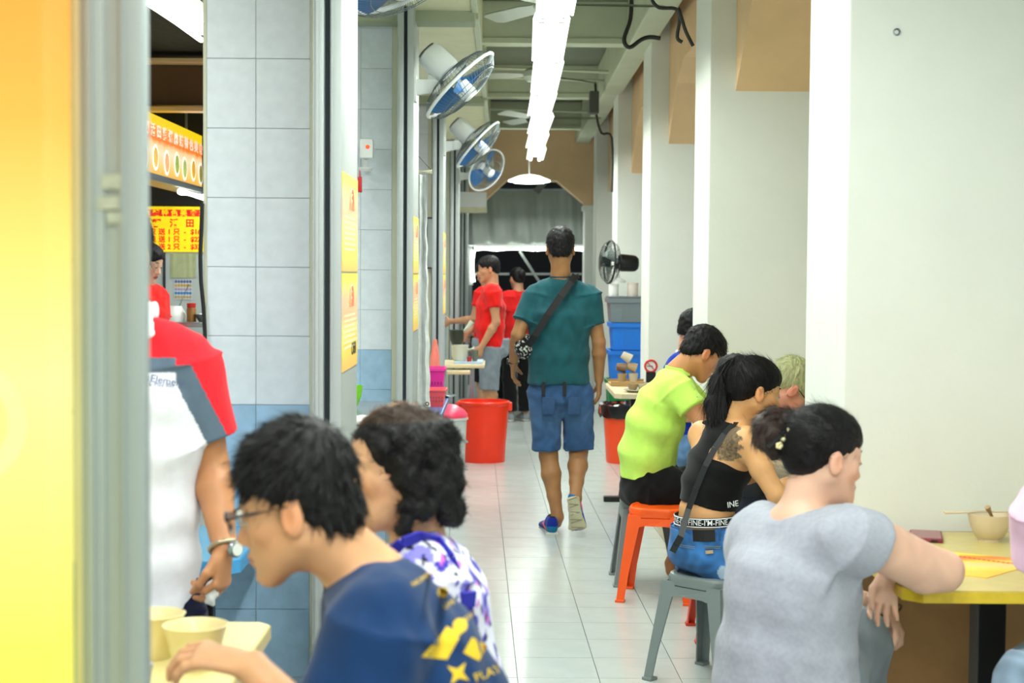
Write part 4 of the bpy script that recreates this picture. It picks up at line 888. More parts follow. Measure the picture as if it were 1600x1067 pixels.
q = Vector((-0.35, 9.45, 0.72)); e = empty('plate', q, 'white steel plate at the counter edge behind the baskets', 'plate'); b = MB(); b.lathe([(0, 0), (0.03, 0), (0.06, 0.014), (0.058, 0.017), (0.03, 0.006), (0, 0.006)], q, 24); b.build('body', M_steel, e, smooth=50)
# clear buckets with pink lid
q = Vector((-0.375, 10.5, 0)); e = empty('clear_bucket', q, 'tall clear bucket with pink lid standing behind the old woman', 'bucket')
M_frost = mat('frosted_plastic', (0.88, 0.90, 0.89), 0.4, alpha=0.72, var=0.03)
b = MB(); b.lathe([(0, 0), (0.105, 0), (0.125, 0.48), (0.135, 0.485), (0.135, 0.50), (0.122, 0.50), (0.10, 0.01), (0, 0.01)], q, 32); b.build('body', M_frost, e, smooth=40)
b = MB(); b.lathe([(0.0, 0.38), (0.116, 0.38), (0.119, 0.475), (0, 0.475)], q, 32); b.build('contents', mat('pink_contents', (0.95, 0.55, 0.62), 0.5), e, smooth=40)
b = MB(); b.lathe([(0.130, 0.50), (0.132, 0.52), (0.11, 0.55), (0.05, 0.585), (0, 0.59)], q, 32); b.build('lid', mat('pink_lid', (0.97, 0.28, 0.42), 0.35), e, smooth=50)
for zt in (0.47, 0.28):
    b = MB(); b.tube([q+Vector((-0.02+0.148*math.sin(t)*1.0, -0.145*math.cos(t)*0.9, zt-0.14*math.sin(t))) for t in [i*math.pi/2/8 for i in range(0, 9)]], 0.009, 6); b.build('handle', mat('grey_handle', (0.60, 0.63, 0.62), 0.4), e, smooth=40)
# prep table in third bay
e = empty('prep_table', (-0.5, 12.75, 0), 'white topped prep table behind the red bucket', 'table')
b = MB(); b.box((-1.1, 12.45, 0.715), (-0.155, 13.1, 0.745), 0.008); b.build('table_top', M_beige, e)
for x in (-1.05, -0.28): b = MB(); b.box((x, 12.6, 0), (x+0.04, 12.64, 0.715)); b.build('leg', M_steel, e)
b = MB(); b.box((-0.46, 12.40, 0.665), (-0.27, 12.62, 0.70), 0.01); b.build('side_board', M_beige, e)
b = MB(); b.box((-0.40, 12.5, 0.745), (-0.17, 12.9, 0.765), 0.003); o = b.build('cutting_board', mat('blue_white_board', (0.72, 0.82, 0.92), 0.4), None, (-0.3, 12.7, 0.745)); tag(o, 'blue and white tray on the prep table', 'tray')
q = Vector((-0.42, 12.6, 0.765)); 
for (x, y, z, r, h, m, nm, lab, ct) in ((-0.36, 12.62, 0.765, 0.07, 0.13, mat('cream_pot', (0.84, 0.84, 0.76), 0.35), 'cream_pot', 'cream pot on the prep table tray', 'pot'), (-0.385, 12.62, 0.90, 0.06, 0.12, mat('dark_pot', (0.20, 0.22, 0.17), 0.4), 'mortar', 'dark mortar with pale pestle above the cream pot', 'pot'), (-0.235, 12.60, 0.765, 0.028, 0.09, mat('olive_bottle', (0.42, 0.44, 0.38), 0.3), 'sauce_bottle', 'short olive bottle beside the mortar', 'bottle')):
    e = empty(nm, (x, y, z), lab, ct); b = MB(); b.lathe([(0, 0), (r*0.7, 0), (r*0.95, h*0.3), (r, h*0.9), (r*1.06, h), (r*0.9, h), (0, h*0.85)], (x, y, z), 24); b.build('body', m, e, smooth=50)
    if nm == 'mortar': b = MB(); b.tube([(x, y, z+0.06), (x+0.08, y-0.02, z+0.13), (x+0.125, y-0.02, z+0.19)], [0.012, 0.016, 0.022], 8); b.build('pestle', mat('cream_pot', (0.84, 0.84, 0.76), 0.35), e, smooth=50)
    if nm == 'cream_pot': b = MB(); b.tube([(x+0.06, y, z+0.09), (x+0.12, y-0.01, z+0.10)], [0.018, 0.024], 8); b.build('handle', m, e, smooth=50)
q = Vector((-0.22, 12.55, 0.765)); e = empty('sauce_tin', q, 'small red and grey tin on the prep table', 'tin'); b = MB(); b.lathe([(0, 0), (0.02, 0), (0.02, 0.04), (0, 0.04)], (q.x-0.06, q.y-0.02, q.z), 16); b.build('body', mat('red_tin', (0.7, 0.15, 0.15), 0.4), e, smooth=40)
# bags at the back of the blue counter
for k, (x, y, w, h, cc, lab) in enumerate(((-0.53, 9.55, 0.05, 0.30, (0.90, 0.86, 0.80), 'tall white and red bag on the blue counter'), (-0.43, 9.62, 0.035, 0.35, (0.95, 0.52, 0.45), 'salmon coloured packet behind the white bag'))):
    b = MB(); b.lathe([(0, 0), (w, 0), (w*1.1, h*0.3), (w*0.8, h*0.7), (w*0.35, h), (0, h)], (x, y, 0.72), 10); o = b.build('food_bag', mat('bag_%d' % k, cc, 0.6, var=0.15, vscale=20), None, (x, y, 0.72), smooth=50); tag(o, lab, 'bag')
# stall one counter with cloth and green bowl
e = empty('counter', (-0.9, 6.2, 0), 'steel stall counter hidden behind the eating man', 'counter')
b = MB(); b.box((-1.25, 5.5, 0.87), (-0.47, 7.0, 0.90), 0.004); b.build('worktop', M_steel, e)
for x in (-1.2, -0.53):
    for y in (5.55, 6.9): b = MB(); b.box((x, y, 0), (x+0.035, y+0.035, 0.87)); b.build('leg', M_steel, e)
q = P(547, 632, 6.6); q.z = 0.90; bowl(q, 0.055, 0.10, mat('green_plastic', (0.48, 0.80, 0.15), 0.4), 'lime green plastic bowl on the steel stall counter')
q = P(568, 652, 5.9); q.z = 0.90; b = MB(); random.seed(2)
for k in range(9): b.ball((q.x+random.uniform(-.03, .03), q.y+random.uniform(-.03, .03), q.z+0.012+random.uniform(0, .012)), random.uniform(.014, .024), 10, sq=(1.5, 1.2, 0.8))
o = b.build('towel', mat('white_towel', (0.92, 0.92, 0.9), 0.9, bump=0.5, bscale=200), None, q, smooth=60); tag(o, 'crumpled white towel on the steel counter behind the old woman', 'towel')
# ================================================================== figures: smooth implicit surfaces meshed as one continuous skin
V3 = lambda p: np.array(p, dtype=np.float32)
def nrm(v): v = np.asarray(v, dtype=np.float32); return v/max(1e-9, float(np.linalg.norm(v)))
class Field:
    def __init__(s, h): s.h = h; s.p = []; s.fine = []; s.noise = []
    def econe(s, a, b, A, B, right=(1, 0, 0), k=0.02, cap=0.8, op='u'):
        A = A if isinstance(A, tuple) else (A, A); B = B if isinstance(B, tuple) else (B, B)
        s.p.append(('c', V3(a), V3(b), A, B, V3(right), k, cap, op)); return s
    def ell(s, c, r, R=None, k=0.02, op='u'):
        s.p.append(('e', V3(c), r if isinstance(r, tuple) else (r, r, r), np.eye(3, dtype=np.float32) if R is None else np.asarray(R, dtype=np.float32), k, op)); return s
    def plane(s, c, n, k=0.004):        # keep the side the normal does NOT point to
        s.p.append(('p', V3(c), nrm(n), k)); return s
    def chain(s, pts, right=(1, 0, 0), k=0.03, cap=0.6):
        for (a, A), (b, B) in zip(pts[:-1], pts[1:]): s.econe(a, b, A, B, right, k, cap)
    def refine(s, c, r, h): s.fine.append((V3(c), r, h))
    def bump(s, amp, freq, seed=0, c=None, r=None, stretch=(1, 1, 1)): s.noise.append((amp, freq, seed, c, r, stretch))
    def mesh(s):
        lo = np.full(3, 1e9); hi = -lo
        for q in s.p:
            if q[-1] != 'u': continue
            if q[0] == 'c':
                m = max(q[3]+q[4])
                for e in (q[1], q[2]): lo = np.minimum(lo, e-m); hi = np.maximum(hi, e+m)
            if q[0] == 'e': m = max(q[2]); lo = np.minimum(lo, q[1]-m); hi = np.maximum(hi, q[1]+m)
        lo -= 3*s.h; hi += 3*s.h; ax = []
        for i in range(3):
            iv = [(f[0][i]-f[1], f[0][i]+f[1], f[2]) for f in s.fine]; x = lo[i]; L = [x]
            while x < hi[i]:
                st = s.h
                for a, b, hh in iv:
                    if a <= x < b: st = min(st, hh)
                x += st; L.append(x)
            ax.append(np.array(L, dtype=np.float32))
        xs, ys, zs = ax; F = np.full((len(xs), len(ys), len(zs)), 0.3, dtype=np.float32)
        for q in s.p:
            if q[0] == 'p':
                D = (xs[:, None, None]-q[1][0])*q[2][0]+(ys[None, :, None]-q[1][1])*q[2][1]+(zs[None, None, :]-q[1][2])*q[2][2]
                np.maximum(F, D, out=F); continue
            if q[0] == 'c': m = max(q[3]+q[4])+q[6]+2*s.h; l = np.minimum(q[1], q[2])-m; u = np.maximum(q[1], q[2])+m; k = q[6]
            else: m = max(q[2])+q[4]+2*s.h; l = q[1]-m; u = q[1]+m; k = q[4]
            sl = tuple(slice(max(0, int(np.searchsorted(a, l[i]))-1), int(np.searchsorted(a, u[i]))+1) for i, a in enumerate((xs, ys, zs)))
            if any(t.stop-t.start < 2 for t in sl): continue
            X = xs[sl[0]][:, None, None]; Y = ys[sl[1]][None, :, None]; Z = zs[sl[2]][None, None, :]
            if q[0] == 'c':
                a, b = q[1], q[2]; d = b-a; L = float(np.linalg.norm(d))+1e-9; w = d/L
                r = q[5]-w*float(np.dot(q[5], w))
                if np.linalg.norm(r) < 1e-3: r = np.cross(w, [0.3, 1, 0.1])
                r = nrm(r); f = np.cross(w, r)
                px, py, pz = X-a[0], Y-a[1], Z-a[2]
                U = px*w[0]+py*w[1]+pz*w[2]; t = np.clip(U/L, 0, 1); qu = U-t*L
                W = q[3][0]+(q[4][0]-q[3][0])*t; D = q[3][1]+(q[4][1]-q[3][1])*t
                e = np.minimum(W, D)*q[7]
                A_ = (px*r[0]+py*r[1]+pz*r[2])/W; B_ = (px*f[0]+py*f[1]+pz*f[2])/D; C_ = qu/e
                k0 = np.sqrt(A_**2+B_**2+C_**2)+1e-6; k1 = np.sqrt((A_/W)**2+(B_/D)**2+(C_/e)**2)+1e-6
                d_ = k0*(k0-1)/k1
            else:
                R = q[3]; r = q[2]; px, py, pz = X-q[1][0], Y-q[1][1], Z-q[1][2]
                A_ = (px*R[0][0]+py*R[0][1]+pz*R[0][2])/r[0]; B_ = (px*R[1][0]+py*R[1][1]+pz*R[1][2])/r[1]; C_ = (px*R[2][0]+py*R[2][1]+pz*R[2][2])/r[2]
                k0 = np.sqrt(A_**2+B_**2+C_**2)+1e-6; k1 = np.sqrt((A_/r[0])**2+(B_/r[1])**2+(C_/r[2])**2)+1e-6
                d_ = k0*(k0-1)/k1
            G = F[sl]
            if q[-1] == 'u':
                h = np.maximum(k-np.abs(G-d_), 0)/k; F[sl] = np.minimum(G, d_)-h*h*k*0.25
            else:
                d_ = -d_; h = np.maximum(k-np.abs(G-d_), 0)/k; F[sl] = np.maximum(G, d_)+h*h*k*0.25
        for amp, fr, seed, c, r, st in s.noise:
            X = xs[:, None, None]; Y = ys[None, :, None]; Z = zs[None, None, :]; a = seed*1.7
            n = np.sin(fr*st[0]*X+2.1*np.sin(fr*0.6*st[2]*Z+a)+a)*np.cos(fr*st[1]*Y+1.7*np.sin(fr*0.5*st[0]*X+a*2))+0.6*np.sin(fr*1.3*st[2]*Z+2.3*np.sin(fr*0.8*st[0]*X+fr*0.5*st[1]*Y+a*3)+a)
            if c is not None: n = n*np.exp(-((X-c[0])**2+(Y-c[1])**2+(Z-c[2])**2)/(r*r))
            F += amp*n.astype(np.float32)
        F[0], F[-1] = .3, .3; F[:, 0], F[:, -1] = .3, .3; F[:, :, 0], F[:, :, -1] = .3, .3
        return nets(F, xs, ys, zs)
def nets(F, xs, ys, zs):
    S = F < 0; nx, ny, nz = F.shape
    c = np.zeros((nx-1, ny-1, nz-1), dtype=np.int8)
    for i in (0, 1):
        for j in (0, 1):
            for k in (0, 1): c += S[i:nx-1+i, j:ny-1+j, k:nz-1+k]
    act = np.argwhere((c > 0) & (c < 8)); n = len(act)
    idx = np.full(c.shape, -1, dtype=np.int32); I, J, K = act.T; idx[I, J, K] = np.arange(n)
    pos = np.zeros((n, 3), dtype=np.float32); cnt = np.zeros(n, dtype=np.float32)
    cor = [(i, j, k) for i in (0, 1) for j in (0, 1) for k in (0, 1)]
    for a in cor:
        for d in range(3):
            if a[d]: continue
            b = list(a); b[d] = 1
            fa = F[I+a[0], J+a[1], K+a[2]]; fb = F[I+b[0], J+b[1], K+b[2]]; m = (fa < 0) != (fb < 0)
            t = np.where(m, fa/np.where(m, fa-fb, 1), 0)
            pa = np.stack([xs[I+a[0]], ys[J+a[1]], zs[K+a[2]]], 1); pb = np.stack([xs[I+b[0]], ys[J+b[1]], zs[K+b[2]]], 1)
            pos += np.where(m[:, None], pa+(pb-pa)*t[:, None], 0); cnt += m
    pos /= cnt[:, None]; Q = []
    for d in range(3):
        o = [(1, 0, 0), (0, 1, 0), (0, 0, 1)][d]
        A = S[:nx-o[0], :ny-o[1], :nz-o[2]]; B = S[o[0]:, o[1]:, o[2]:]
        e = np.argwhere(A != B); i, j, k = e.T; sg = A[i, j, k]
        u, v = [(1, 2), (2, 0), (0, 1)][d]
        def cell(du, dv):
            q = [i.copy(), j.copy(), k.copy()]; q[u] = q[u]-du; q[v] = q[v]-dv
            return idx[np.clip(q[0], 0, nx-2), np.clip(q[1], 0, ny-2), np.clip(q[2], 0, nz-2)]
        q = np.stack([cell(1, 1), cell(0, 1), cell(0, 0), cell(1, 0)], 1); q[~sg] = q[~sg][:, ::-1]; Q.append(q)
    Q = np.concatenate(Q); Q = Q[(Q >= 0).all(1)]
    return pos, Q
def np_mesh(name, v, f, mats, parent, color=None, extra=None, relax=1):
    v = v.astype(np.float32)
    if relax:
        for _ in range(relax):
            acc = np.zeros_like(v); c = np.zeros(len(v), dtype=np.float32)
            for a in range(4): b_ = f[:, (a+1) % 4]; np.add.at(acc, f[:, a], v[b_]); np.add.at(c, f[:, a], 1); np.add.at(acc, b_, v[f[:, a]]); np.add.at(c, b_, 1)
            v = v*0.5+0.5*acc/c[:, None]
    off = np.array(ORG[parent.name], dtype=np.float32); me = bpy.data.meshes.new(name)
    V = v; Fc = [tuple(x) for x in f.tolist()]
    if extra is not None: ev, ef = extra; n0 = len(V); V = np.concatenate([V, ev]); Fc += [tuple(i+n0 for i in t) for t in ef]
    me.from_pydata((V-off).tolist(), [], Fc)
    if color is not None:
        col = color(V); at = me.color_attributes.new('col', 'FLOAT_COLOR', 'POINT')
        rgba = np.ones((len(V), 4), dtype=np.float32); rgba[:, :3] = np.where(col <= 0.04045, col/12.92, ((col+0.055)/1.055)**2.4); at.data.foreach_set('color', rgba.ravel())
    me.polygons.foreach_set('use_smooth', [True]*len(me.polygons))
    for m in (mats if isinstance(mats, list) else [mats]): me.materials.append(m)
    return link(name, me, parent)
class HeadFrame:
    def __init__(s, c, fwd, up, sc=1.0):
        s.c = V3(c); s.f = nrm(fwd); u = V3(up); u = u-s.f*float(np.dot(u, s.f)); s.u = nrm(u); s.r = np.cross(s.f, s.u); s.s = sc
        s.R = np.stack([s.r, s.f, s.u])
    def p(s, x, y, z): return s.c+(s.r*x+s.f*y+s.u*z)*s.s
    def loc(s, v): return ((v-s.c) @ s.R.T)/s.s
    def e(s, F, c, r, k, op='u', tilt=None):
        R = s.R
        if tilt: R = np.array(Matrix.Rotation(tilt[1], 3, tilt[0]), dtype=np.float32) @ R
        F.ell(s.p(*c), tuple(q*s.s for q in r), R, k*s.s, op)
    def cn(s, F, a, b, A, B, k, right=None): 
        sc = lambda t: tuple(q*s.s for q in t) if isinstance(t, tuple) else t*s.s
        F.econe(s.p(*a), s.p(*b), sc(A), sc(B), s.r if right is None else right, k*s.s)
def head(F, H, neck, jaw=1.0, nose=1.0, old=0.0, neck_r=0.055, fat=0.0, lips=1.0):
    H.e(F, (0, -.018, .035), (.073, .093, .080), .02)
    H.e(F, (0, .028, .035), (.059, .051, .055), .03)
    H.e(F, (0, .024, -.030), (.059*jaw+fat, .055, .070), .03)
    for s in (-1, 1):
        H.cn(F, (s*.050*jaw, -.008, -.042), (s*.014, .058, -.098), .017+fat, .017+fat, .03)
        H.e(F, (s*.042, .044, -.022), (.022, .025, .021), .02)
    H.e(F, (0, .056, -.062), (.031, .030, .034), .02)
    H.e(F, (0, .066, -.100), (.019+fat, .017, .016), .02)
    if fat or old: H.e(F, (0, .03, -.085), (.045+fat, .045, .03), .03)
    H.cn(F, (0, .074, .008), (0, .074+.022*nose, -.033), .008, .0105, .016)
    H.e(F, (0, .094*1.0+.004*(nose-1), -.036), (.0125*nose, .0115, .0105), .008)
    for s in (-1, 1): H.e(F, (s*.013, .084, -.040), (.0085, .010, .008), .007)
    H.e(F, (0, .0845, -.0635), (.023, .0095*lips, .0058*lips), .006); H.e(F, (0, .0825, -.0745), (.020, .0095*lips, .0070*lips), .006)
    H.e(F, (0, .0965, -.0690), (.026, .0065, .0014), .003, 's')
    H.e(F, (0, .090, -.0875), (.02, .008, .005), .012, 's')
    for s in (-1, 1):
        H.e(F, (s*.032, .090, .001), (.017, .0125, .0105), .014, 's')
        H.e(F, (s*.031, .0705, .003), (.0155, .0125, .0095), .004)
        H.cn(F, (s*.014, .079, .019), (s*.046, .062, .021), .0065, .006, .012)
        H.e(F, (s*.077, -.014, -.008), (.0085, .0185, .031), .007, tilt=('Z', s*0.25))
        H.e(F, (s*.0865, -.008, -.003), (.0065, .0105, .017), .005, 's')
    H.cn(F, (0, -.034, -.045), tuple(H.loc(V3(neck)[None])[0]), (neck_r*0.96, neck_r), (neck_r*1.08, neck_r*1.08), .03)
def face_parts(H, e, look_down=True, browc=(0.06, 0.05, 0.05), brow=True, body=None):
    M_b = mat('brow_%.2f' % browc[0], browc, 0.7); par = body or e
    for s in (-1, 1):
        if brow:
            b = MB(); pts = [H.p(s*x, y+.0065, z) for x, y, z in ((.014, .0775, .0245), (.028, .0750, .0290), (.042, .0640, .0275), (.052, .0510, .0235))]; b.tube(pts, [.0022*H.s, .0032*H.s, .0028*H.s, .001*H.s], 6); b.build('eyebrow', M_b, par, smooth=60)
        b = MB(); b.ball(tuple(H.p(s*.031, .0710, -.0005)), .0118*H.s, 14); eb = b.build('eye', mat('eye_white', (0.85, 0.83, 0.80), 0.15, var=0), par, smooth=60)
        b = MB(); d = -0.35 if look_down else -.05; c = H.p(s*.031, .0710+.0090, -.0005+d*.0092); b.ball(tuple(c), .0048*H.s, 10); b.build('iris', mat('iris_dark', (0.07, 0.04, 0.03), 0.1, var=0), eb, smooth=60)
        b = MB(); z0 = -.0022 if look_down else .003
        pts = [H.p(s*x, y, z0+dz) for x, y, dz in ((.0175, .0775, -.001), (.024, .0838, .0008), (.031, .0856, .0012), (.038, .0830, .0006), (.0455, .0755, -.001))]; b.tube(pts, [.0006*H.s, .0011*H.s, .0012*H.s, .0011*H.s, .0006*H.s], 5); b.build('eyelashes', M_b, par, smooth=60)
def noise_np(v, fr, seed=0):
    a = seed*1.3; x, y, z = v[:, 0]*fr, v[:, 1]*fr, v[:, 2]*fr
    return np.sin(x+2*np.sin(0.7*z+a)+a)*np.cos(y+1.7*np.sin(0.6*x+a*2))+0.5*np.sin(1.9*z+2.1*np.sin(1.3*x+0.9*y+a)+a)
def blend(col, m, c): m = np.clip(m, 0, 1)[:, None]; return col*(1-m)+V3(c)[None]*m
def skin_paint(base, H, lip=(0.72, 0.36, 0.32), shave=0.0, extra=None):
    def f(v):
        col = np.tile(V3(base)[None], (len(v), 1)); n = noise_np(v, 45)[:, None]; col = col*(1+0.025*n)
        if H is not None:
            q = H.loc(v); x, y, z = q.T
            def g(c, r): return np.exp(-(((x-c[0])/r[0])**2+((y-c[1])/r[1])**2+((z-c[2])/r[2])**2))
            red = np.array(base)*np.array([1.03, 0.86, 0.82])
            col = blend(col, 0.5*(g((.045, .05, -.03), (.025, .04, .02))+g((-.045, .05, -.03), (.025, .04, .02))+g((0, .1, -.038), (.018, .02, .014))), red)
            col = blend(col, 0.6*(g((.082, -.01, -.005), (.012, .025, .035))+g((-.082, -.01, -.005), (.012, .025, .035))), red)
            inl = (((x/.0235)**2+((z+.069)/.0115)**2) < 1) & (y > .072); col = np.where(inl[:, None], V3(lip)[None]*(1-0.25*(np.abs(z+.069) < .0013))[:, None], col)
            col = blend(col, shave*(g((0, .08, -.09), (.04, .03, .018))+g((0, .09, -.055), (.03, .02, .006))), np.array(base)*0.72)
        if extra is not None: col = extra(v, col)
        return col.astype(np.float32)
    return f
def strands(v, f, n, L, comb, rnd, w=0.0012, lift=0.25, seg=3, curl=0.0):
    p = v[f]; c = p.mean(1); nn = np.cross(p[:, 1]-p[:, 0], p[:, 2]-p[:, 0]); nn /= np.linalg.norm(nn, axis=1)[:, None]+1e-9
    rs = np.random.RandomState(rnd); ids = rs.randint(0, len(f), n); V = []; Fs = []; k = 0
    for i in ids:
        o = c[i]; N_ = nn[i]; d = nrm(comb(o)); d = d-N_*float(np.dot(d, N_)); d = nrm(d); d = nrm(d+rs.normal(0, .07, 3)); l = L*rs.uniform(.6, 1.3); s = np.cross(d, N_); q = o-N_*0.001; cr = rs.normal(0, curl)
        for t in range(seg+1):
            ww = w*(1-t/(seg+0.3)); V.append(q-s*ww); V.append(q+s*ww)
            q = q+(d+N_*lift*(0.8-t/seg))*l/seg; d = nrm(d+s*cr)
        for t in range(seg): a = k+2*t; Fs.append((a, a+1, a+3, a+2))
        k += 2*(seg+1)
    return np.array(V, dtype=np.float32), Fs
M_hair = mat('black_hair', (0.035, 0.03, 0.035), 0.55, var=0.25, vscale=70, bump=0.5, bscale=260, stretch=(1, 1, 0.25), spec=0.3)
M_skin = mat('skin', (0.7, 0.5, 0.4), 0.48, var=0.03, vscale=30, attr='col', sss=0.12, spec=0.4, bump=0.06, bscale=300)
M_fab = mat('cloth_fabric', (0.5, 0.5, 0.5), 0.85, var=0.05, vscale=40, attr='col', bump=0.2, bscale=500, spec=0.2, sheen=0.1)
def short_hair(H, e, h=0.005, top=.012, mat_=None, L=0.022, n=1500, seed=1, hairline=.062, sides=True, nape=-.052, lift=.35, fringe=0, bk=.102):
    F = Field(h*H.s)
    H.e(F, (0, -.018, .037+top*.5), (.0805, bk, .082+top*.5), .01)
    H.e(F, (0, .035, .050+top*.5), (.058, .048, .042+top*.5), .03)
    H.e(F, (0, -.062, -.01), (.060, .052, .055), .02)
    if fringe: H.e(F, (0, .062, .062), (.052, .026, .020), .015)
    H.e(F, (0, .098, -.005), (.066, .052, hairline+.005-.004), .012, 's')
    for s in (-1, 1):
        H.e(F, (s*.085, .040, -.040), (.032, .050, .062), .01, 's'); H.e(F, (s*.088, -.014, -.018), (.018, .023, .037), .006, 's')
        H.e(F, (s*.075, -.030, -.072), (.035, .045, .045), .01, 's')
    F.plane(H.p(0, 0, nape), -H.u, )
    F.bump(0.0022, 150, seed); F.bump(0.0015, 320, seed+2)
    v, f = F.mesh(); crown = H.p(0, -.045, .118)
    def comb(p): return (p-crown)+H.f*0.02+V3((0, 0, -.012))
    return np_mesh('hair', v, f, mat_ or M_hair, e, extra=strands(v, f, n, L*H.s, comb, seed, lift=lift) if n else None)
def hand(F, w, d, n, t, s=1.0, curl=(0.5, 0.6, 0.6), spread=0.05, thumb=0.9, fcurl=None, tcurl=0.35):
    # w wrist, d pointing direction, n palm-facing direction, t thumb side
    w = V3(w); d = nrm(d); n = V3(n); n = nrm(n-d*float(np.dot(n, d))); t0 = np.cross(n, d); t = t0 if float(np.dot(t0, V3(t))) > 0 else -t0
    F.econe(w-d*.01, w+d*.082*s, (.026*s, .018*s), (.039*s, .0125*s), t, .012, 0.6)
    F.ell(w+d*.03*s+t*.022*s+n*.008*s, (.016*s, .026*s, .014*s), np.stack([t, d, n]), .012)
    offs = (.030, .0105, -.0095, -.028); lens = (.070, .078, .072, .056)
    for i in range(4):
        cu = (fcurl[i] if fcurl else curl); q = w+d*(.078-(.006 if i == 3 else 0)-(0.002 if i == 0 else 0))*s+t*offs[i]*s; a = 0.0; sp = spread*(1.5-i)
        for j, (fr, r0, r1) in enumerate(((.45, .0092, .0085), (.30, .0083, .0076), (.25, .0076, .0062))):
            a += cu[j]; dd = nrm(d*math.cos(a)+n*math.sin(a)+t*sp*math.cos(a)); q2 = q+dd*lens[i]*fr*s
            F.econe(q, q2, r0*s, r1*s, t, .0035, .9); q = q2
    q = w+d*.022*s+t*.026*s+n*.006*s
    for j, (l, r0, r1) in enumerate(((.036, .0125, .0110), (.032, .0108, .0095), (.026, .0095, .0072))):
        a = thumb-j*tcurl; dd = nrm(d*math.cos(a)+t*math.sin(a)+n*(0.35+0.25*j)); q2 = q+dd*l*s; F.econe(q, q2, r0*s, r1*s, n, .006, .9); q = q2
def arm(F, sh, el, wr, s=1.0, o=0.0, fat=0.0):
    sh, el, wr = V3(sh), V3(el), V3(wr); m = el+(wr-el)*.28
    F.econe(sh, sh+(el-sh)*.5, (.049+fat)*s+o, (.045+fat)*s+o, k=.03); F.econe(sh+(el-sh)*.5, el, (.045+fat)*s+o, (.037+fat*.7)*s+o, k=.02)
    F.econe(el, m, (.037+fat*.7)*s+o, (.040+fat*.6)*s+o, k=.015); F.econe(m, wr, (.040+fat*.6)*s+o, ((.026+fat*.3)*s+o, (.022+fat*.3)*s+o), k=.015)
def leg(F, hp, kn, an, s=1.0, o=0.0, calf=None, fat=0.0):
    hp, kn, an = V3(hp), V3(kn), V3(an); F.econe(hp, kn, (.082+fat)*s+o, (.054+fat*.5)*s+o, k=.03)
    ax = nrm(an-kn); back = V3(calf) if calf is not None else V3((0, 0, 0)); m = kn+(an-kn)*.30+back*.012
    F.econe(kn, m, (.052+fat*.5)*s+o, (.056+fat*.5)*s+o, k=.02); F.econe(m, kn+(an-kn)*.65+back*.004, (.056+fat*.5)*s+o, (.040+fat*.3)*s+o, k=.02); F.econe(kn+(an-kn)*.65+back*.004, an, (.040+fat*.3)*s+o, (.033+fat*.2)*s+o, k=.02)
def torso(F, pel, wst, chs, neck, shl, shr, s=1.0, o=-.014, wp=(.158, .112), ww=(.140, .098), wc=(.165, .112), slope=0.0):
    pel, wst, chs, neck, shl, shr = map(V3, (pel, wst, chs, neck, shl, shr)); rt = nrm(shr-shl); I = lambda t: (t[0]*s+o, t[1]*s+o)
    up = neck-(neck-chs)*.28
    F.chain([(pel, I(wp)), (wst, I(ww)), (chs, I(wc)), (up, I((.115, .075)))], rt, .05, .35)
    for q in (shl, shr):
        F.econe(neck-(neck-chs)*.22, q+nrm(up-q)*.012, .048*s+o, .050*s+o, k=.05); 
        F.econe(chs+(q-chs)*.45, q+nrm(chs-q)*.03, .075*s+o, .052*s+o, k=.05)
# ================================================================== clothing helpers
def flat(c, var=0.03, fr=30): return lambda v: (np.tile(V3(c)[None], (len(v), 1))*(1+var*noise_np(v, fr)[:, None])).clip(0, 1).astype(np.float32)
def top(e, paint, chain, neck, shl, shr, ell=None, elr=None, fr=0.5, s=1.0, o=0.014, h=0.006, hem=None, flare=0.016, fold=0.004, seed=1, name='shirt', neck_r=.062, nu=(0, 0, 1), sl_r=.056, m=None, cuts=(), k=.05, extra=None, relax=1, deep=.03, fine=()):
    F = Field(h); rt = nrm(V3(shr)-V3(shl)); neck = V3(neck)
    F.chain([(V3(p), (a+o, b+o)) for p, a, b in chain], rt, k, .35)
    last = V3(chain[-1][0]); up = neck-(neck-last)*.30
    F.econe(last, up, (chain[-1][1]*.8+o, chain[-1][2]*.8+o), (.100*s+o, .066*s+o), rt, k, .4)
    for q, el in ((shl, ell), (shr, elr)):
        q = V3(q); F.econe(neck-(neck-last)*.24, q+nrm(up-q)*.014, .044*s+o, .050*s+o, k=.045); F.econe(last+(q-last)*.45, q+nrm(last-q)*.03, .072*s+o, .052*s+o, k=.05)
        if el is not None:
            el = V3(el); en = q+(el-q)*fr; F.econe(q, en, sl_r*s+o*.6, sl_r*s+flare, k=.035, cap=.12)
    F.econe(neck-V3(nu)*.005, neck+V3(nu)*.12, neck_r*s, neck_r*s*1.1, k=.006, cap=deep/(neck_r*s), ) if 0 else F.ell(neck+V3(nu)*.045, (neck_r*s*1.12, neck_r*s*1.12, deep+.02), None, .008, 's')
    if hem is not None: F.plane(hem[0], hem[1])
    for c, n in cuts: F.plane(c, n)
    F.bump(fold, 22, seed, stretch=(1, 1, .55)); F.bump(fold*.45, 55, seed+3, stretch=(1, 1, .6))
    if extra: extra(F)
    for a in fine: F.refine(*a)
    v, f = F.mesh(); return np_mesh(name, v, f, m or M_fab, e, paint, relax=relax)
def collar(e, neck, R=(.062, .062), nu=(0, 0, 1), r=.006, m=None, name='collar', tilt=None):
    b = MB(); nu = Vector(nu).normalized(); x = nu.cross(Vector((0, 1, 0.01))).normalized(); y = nu.cross(x); n = Vector([float(t) for t in neck])
    b.tube([n+x*R[0]*math.cos(a)+y*R[1]*math.sin(a)+nu*.012 for a in [2*math.pi*i/24 for i in range(25)]], r, 6, cap=False); return b.build(name, m, e, smooth=60)
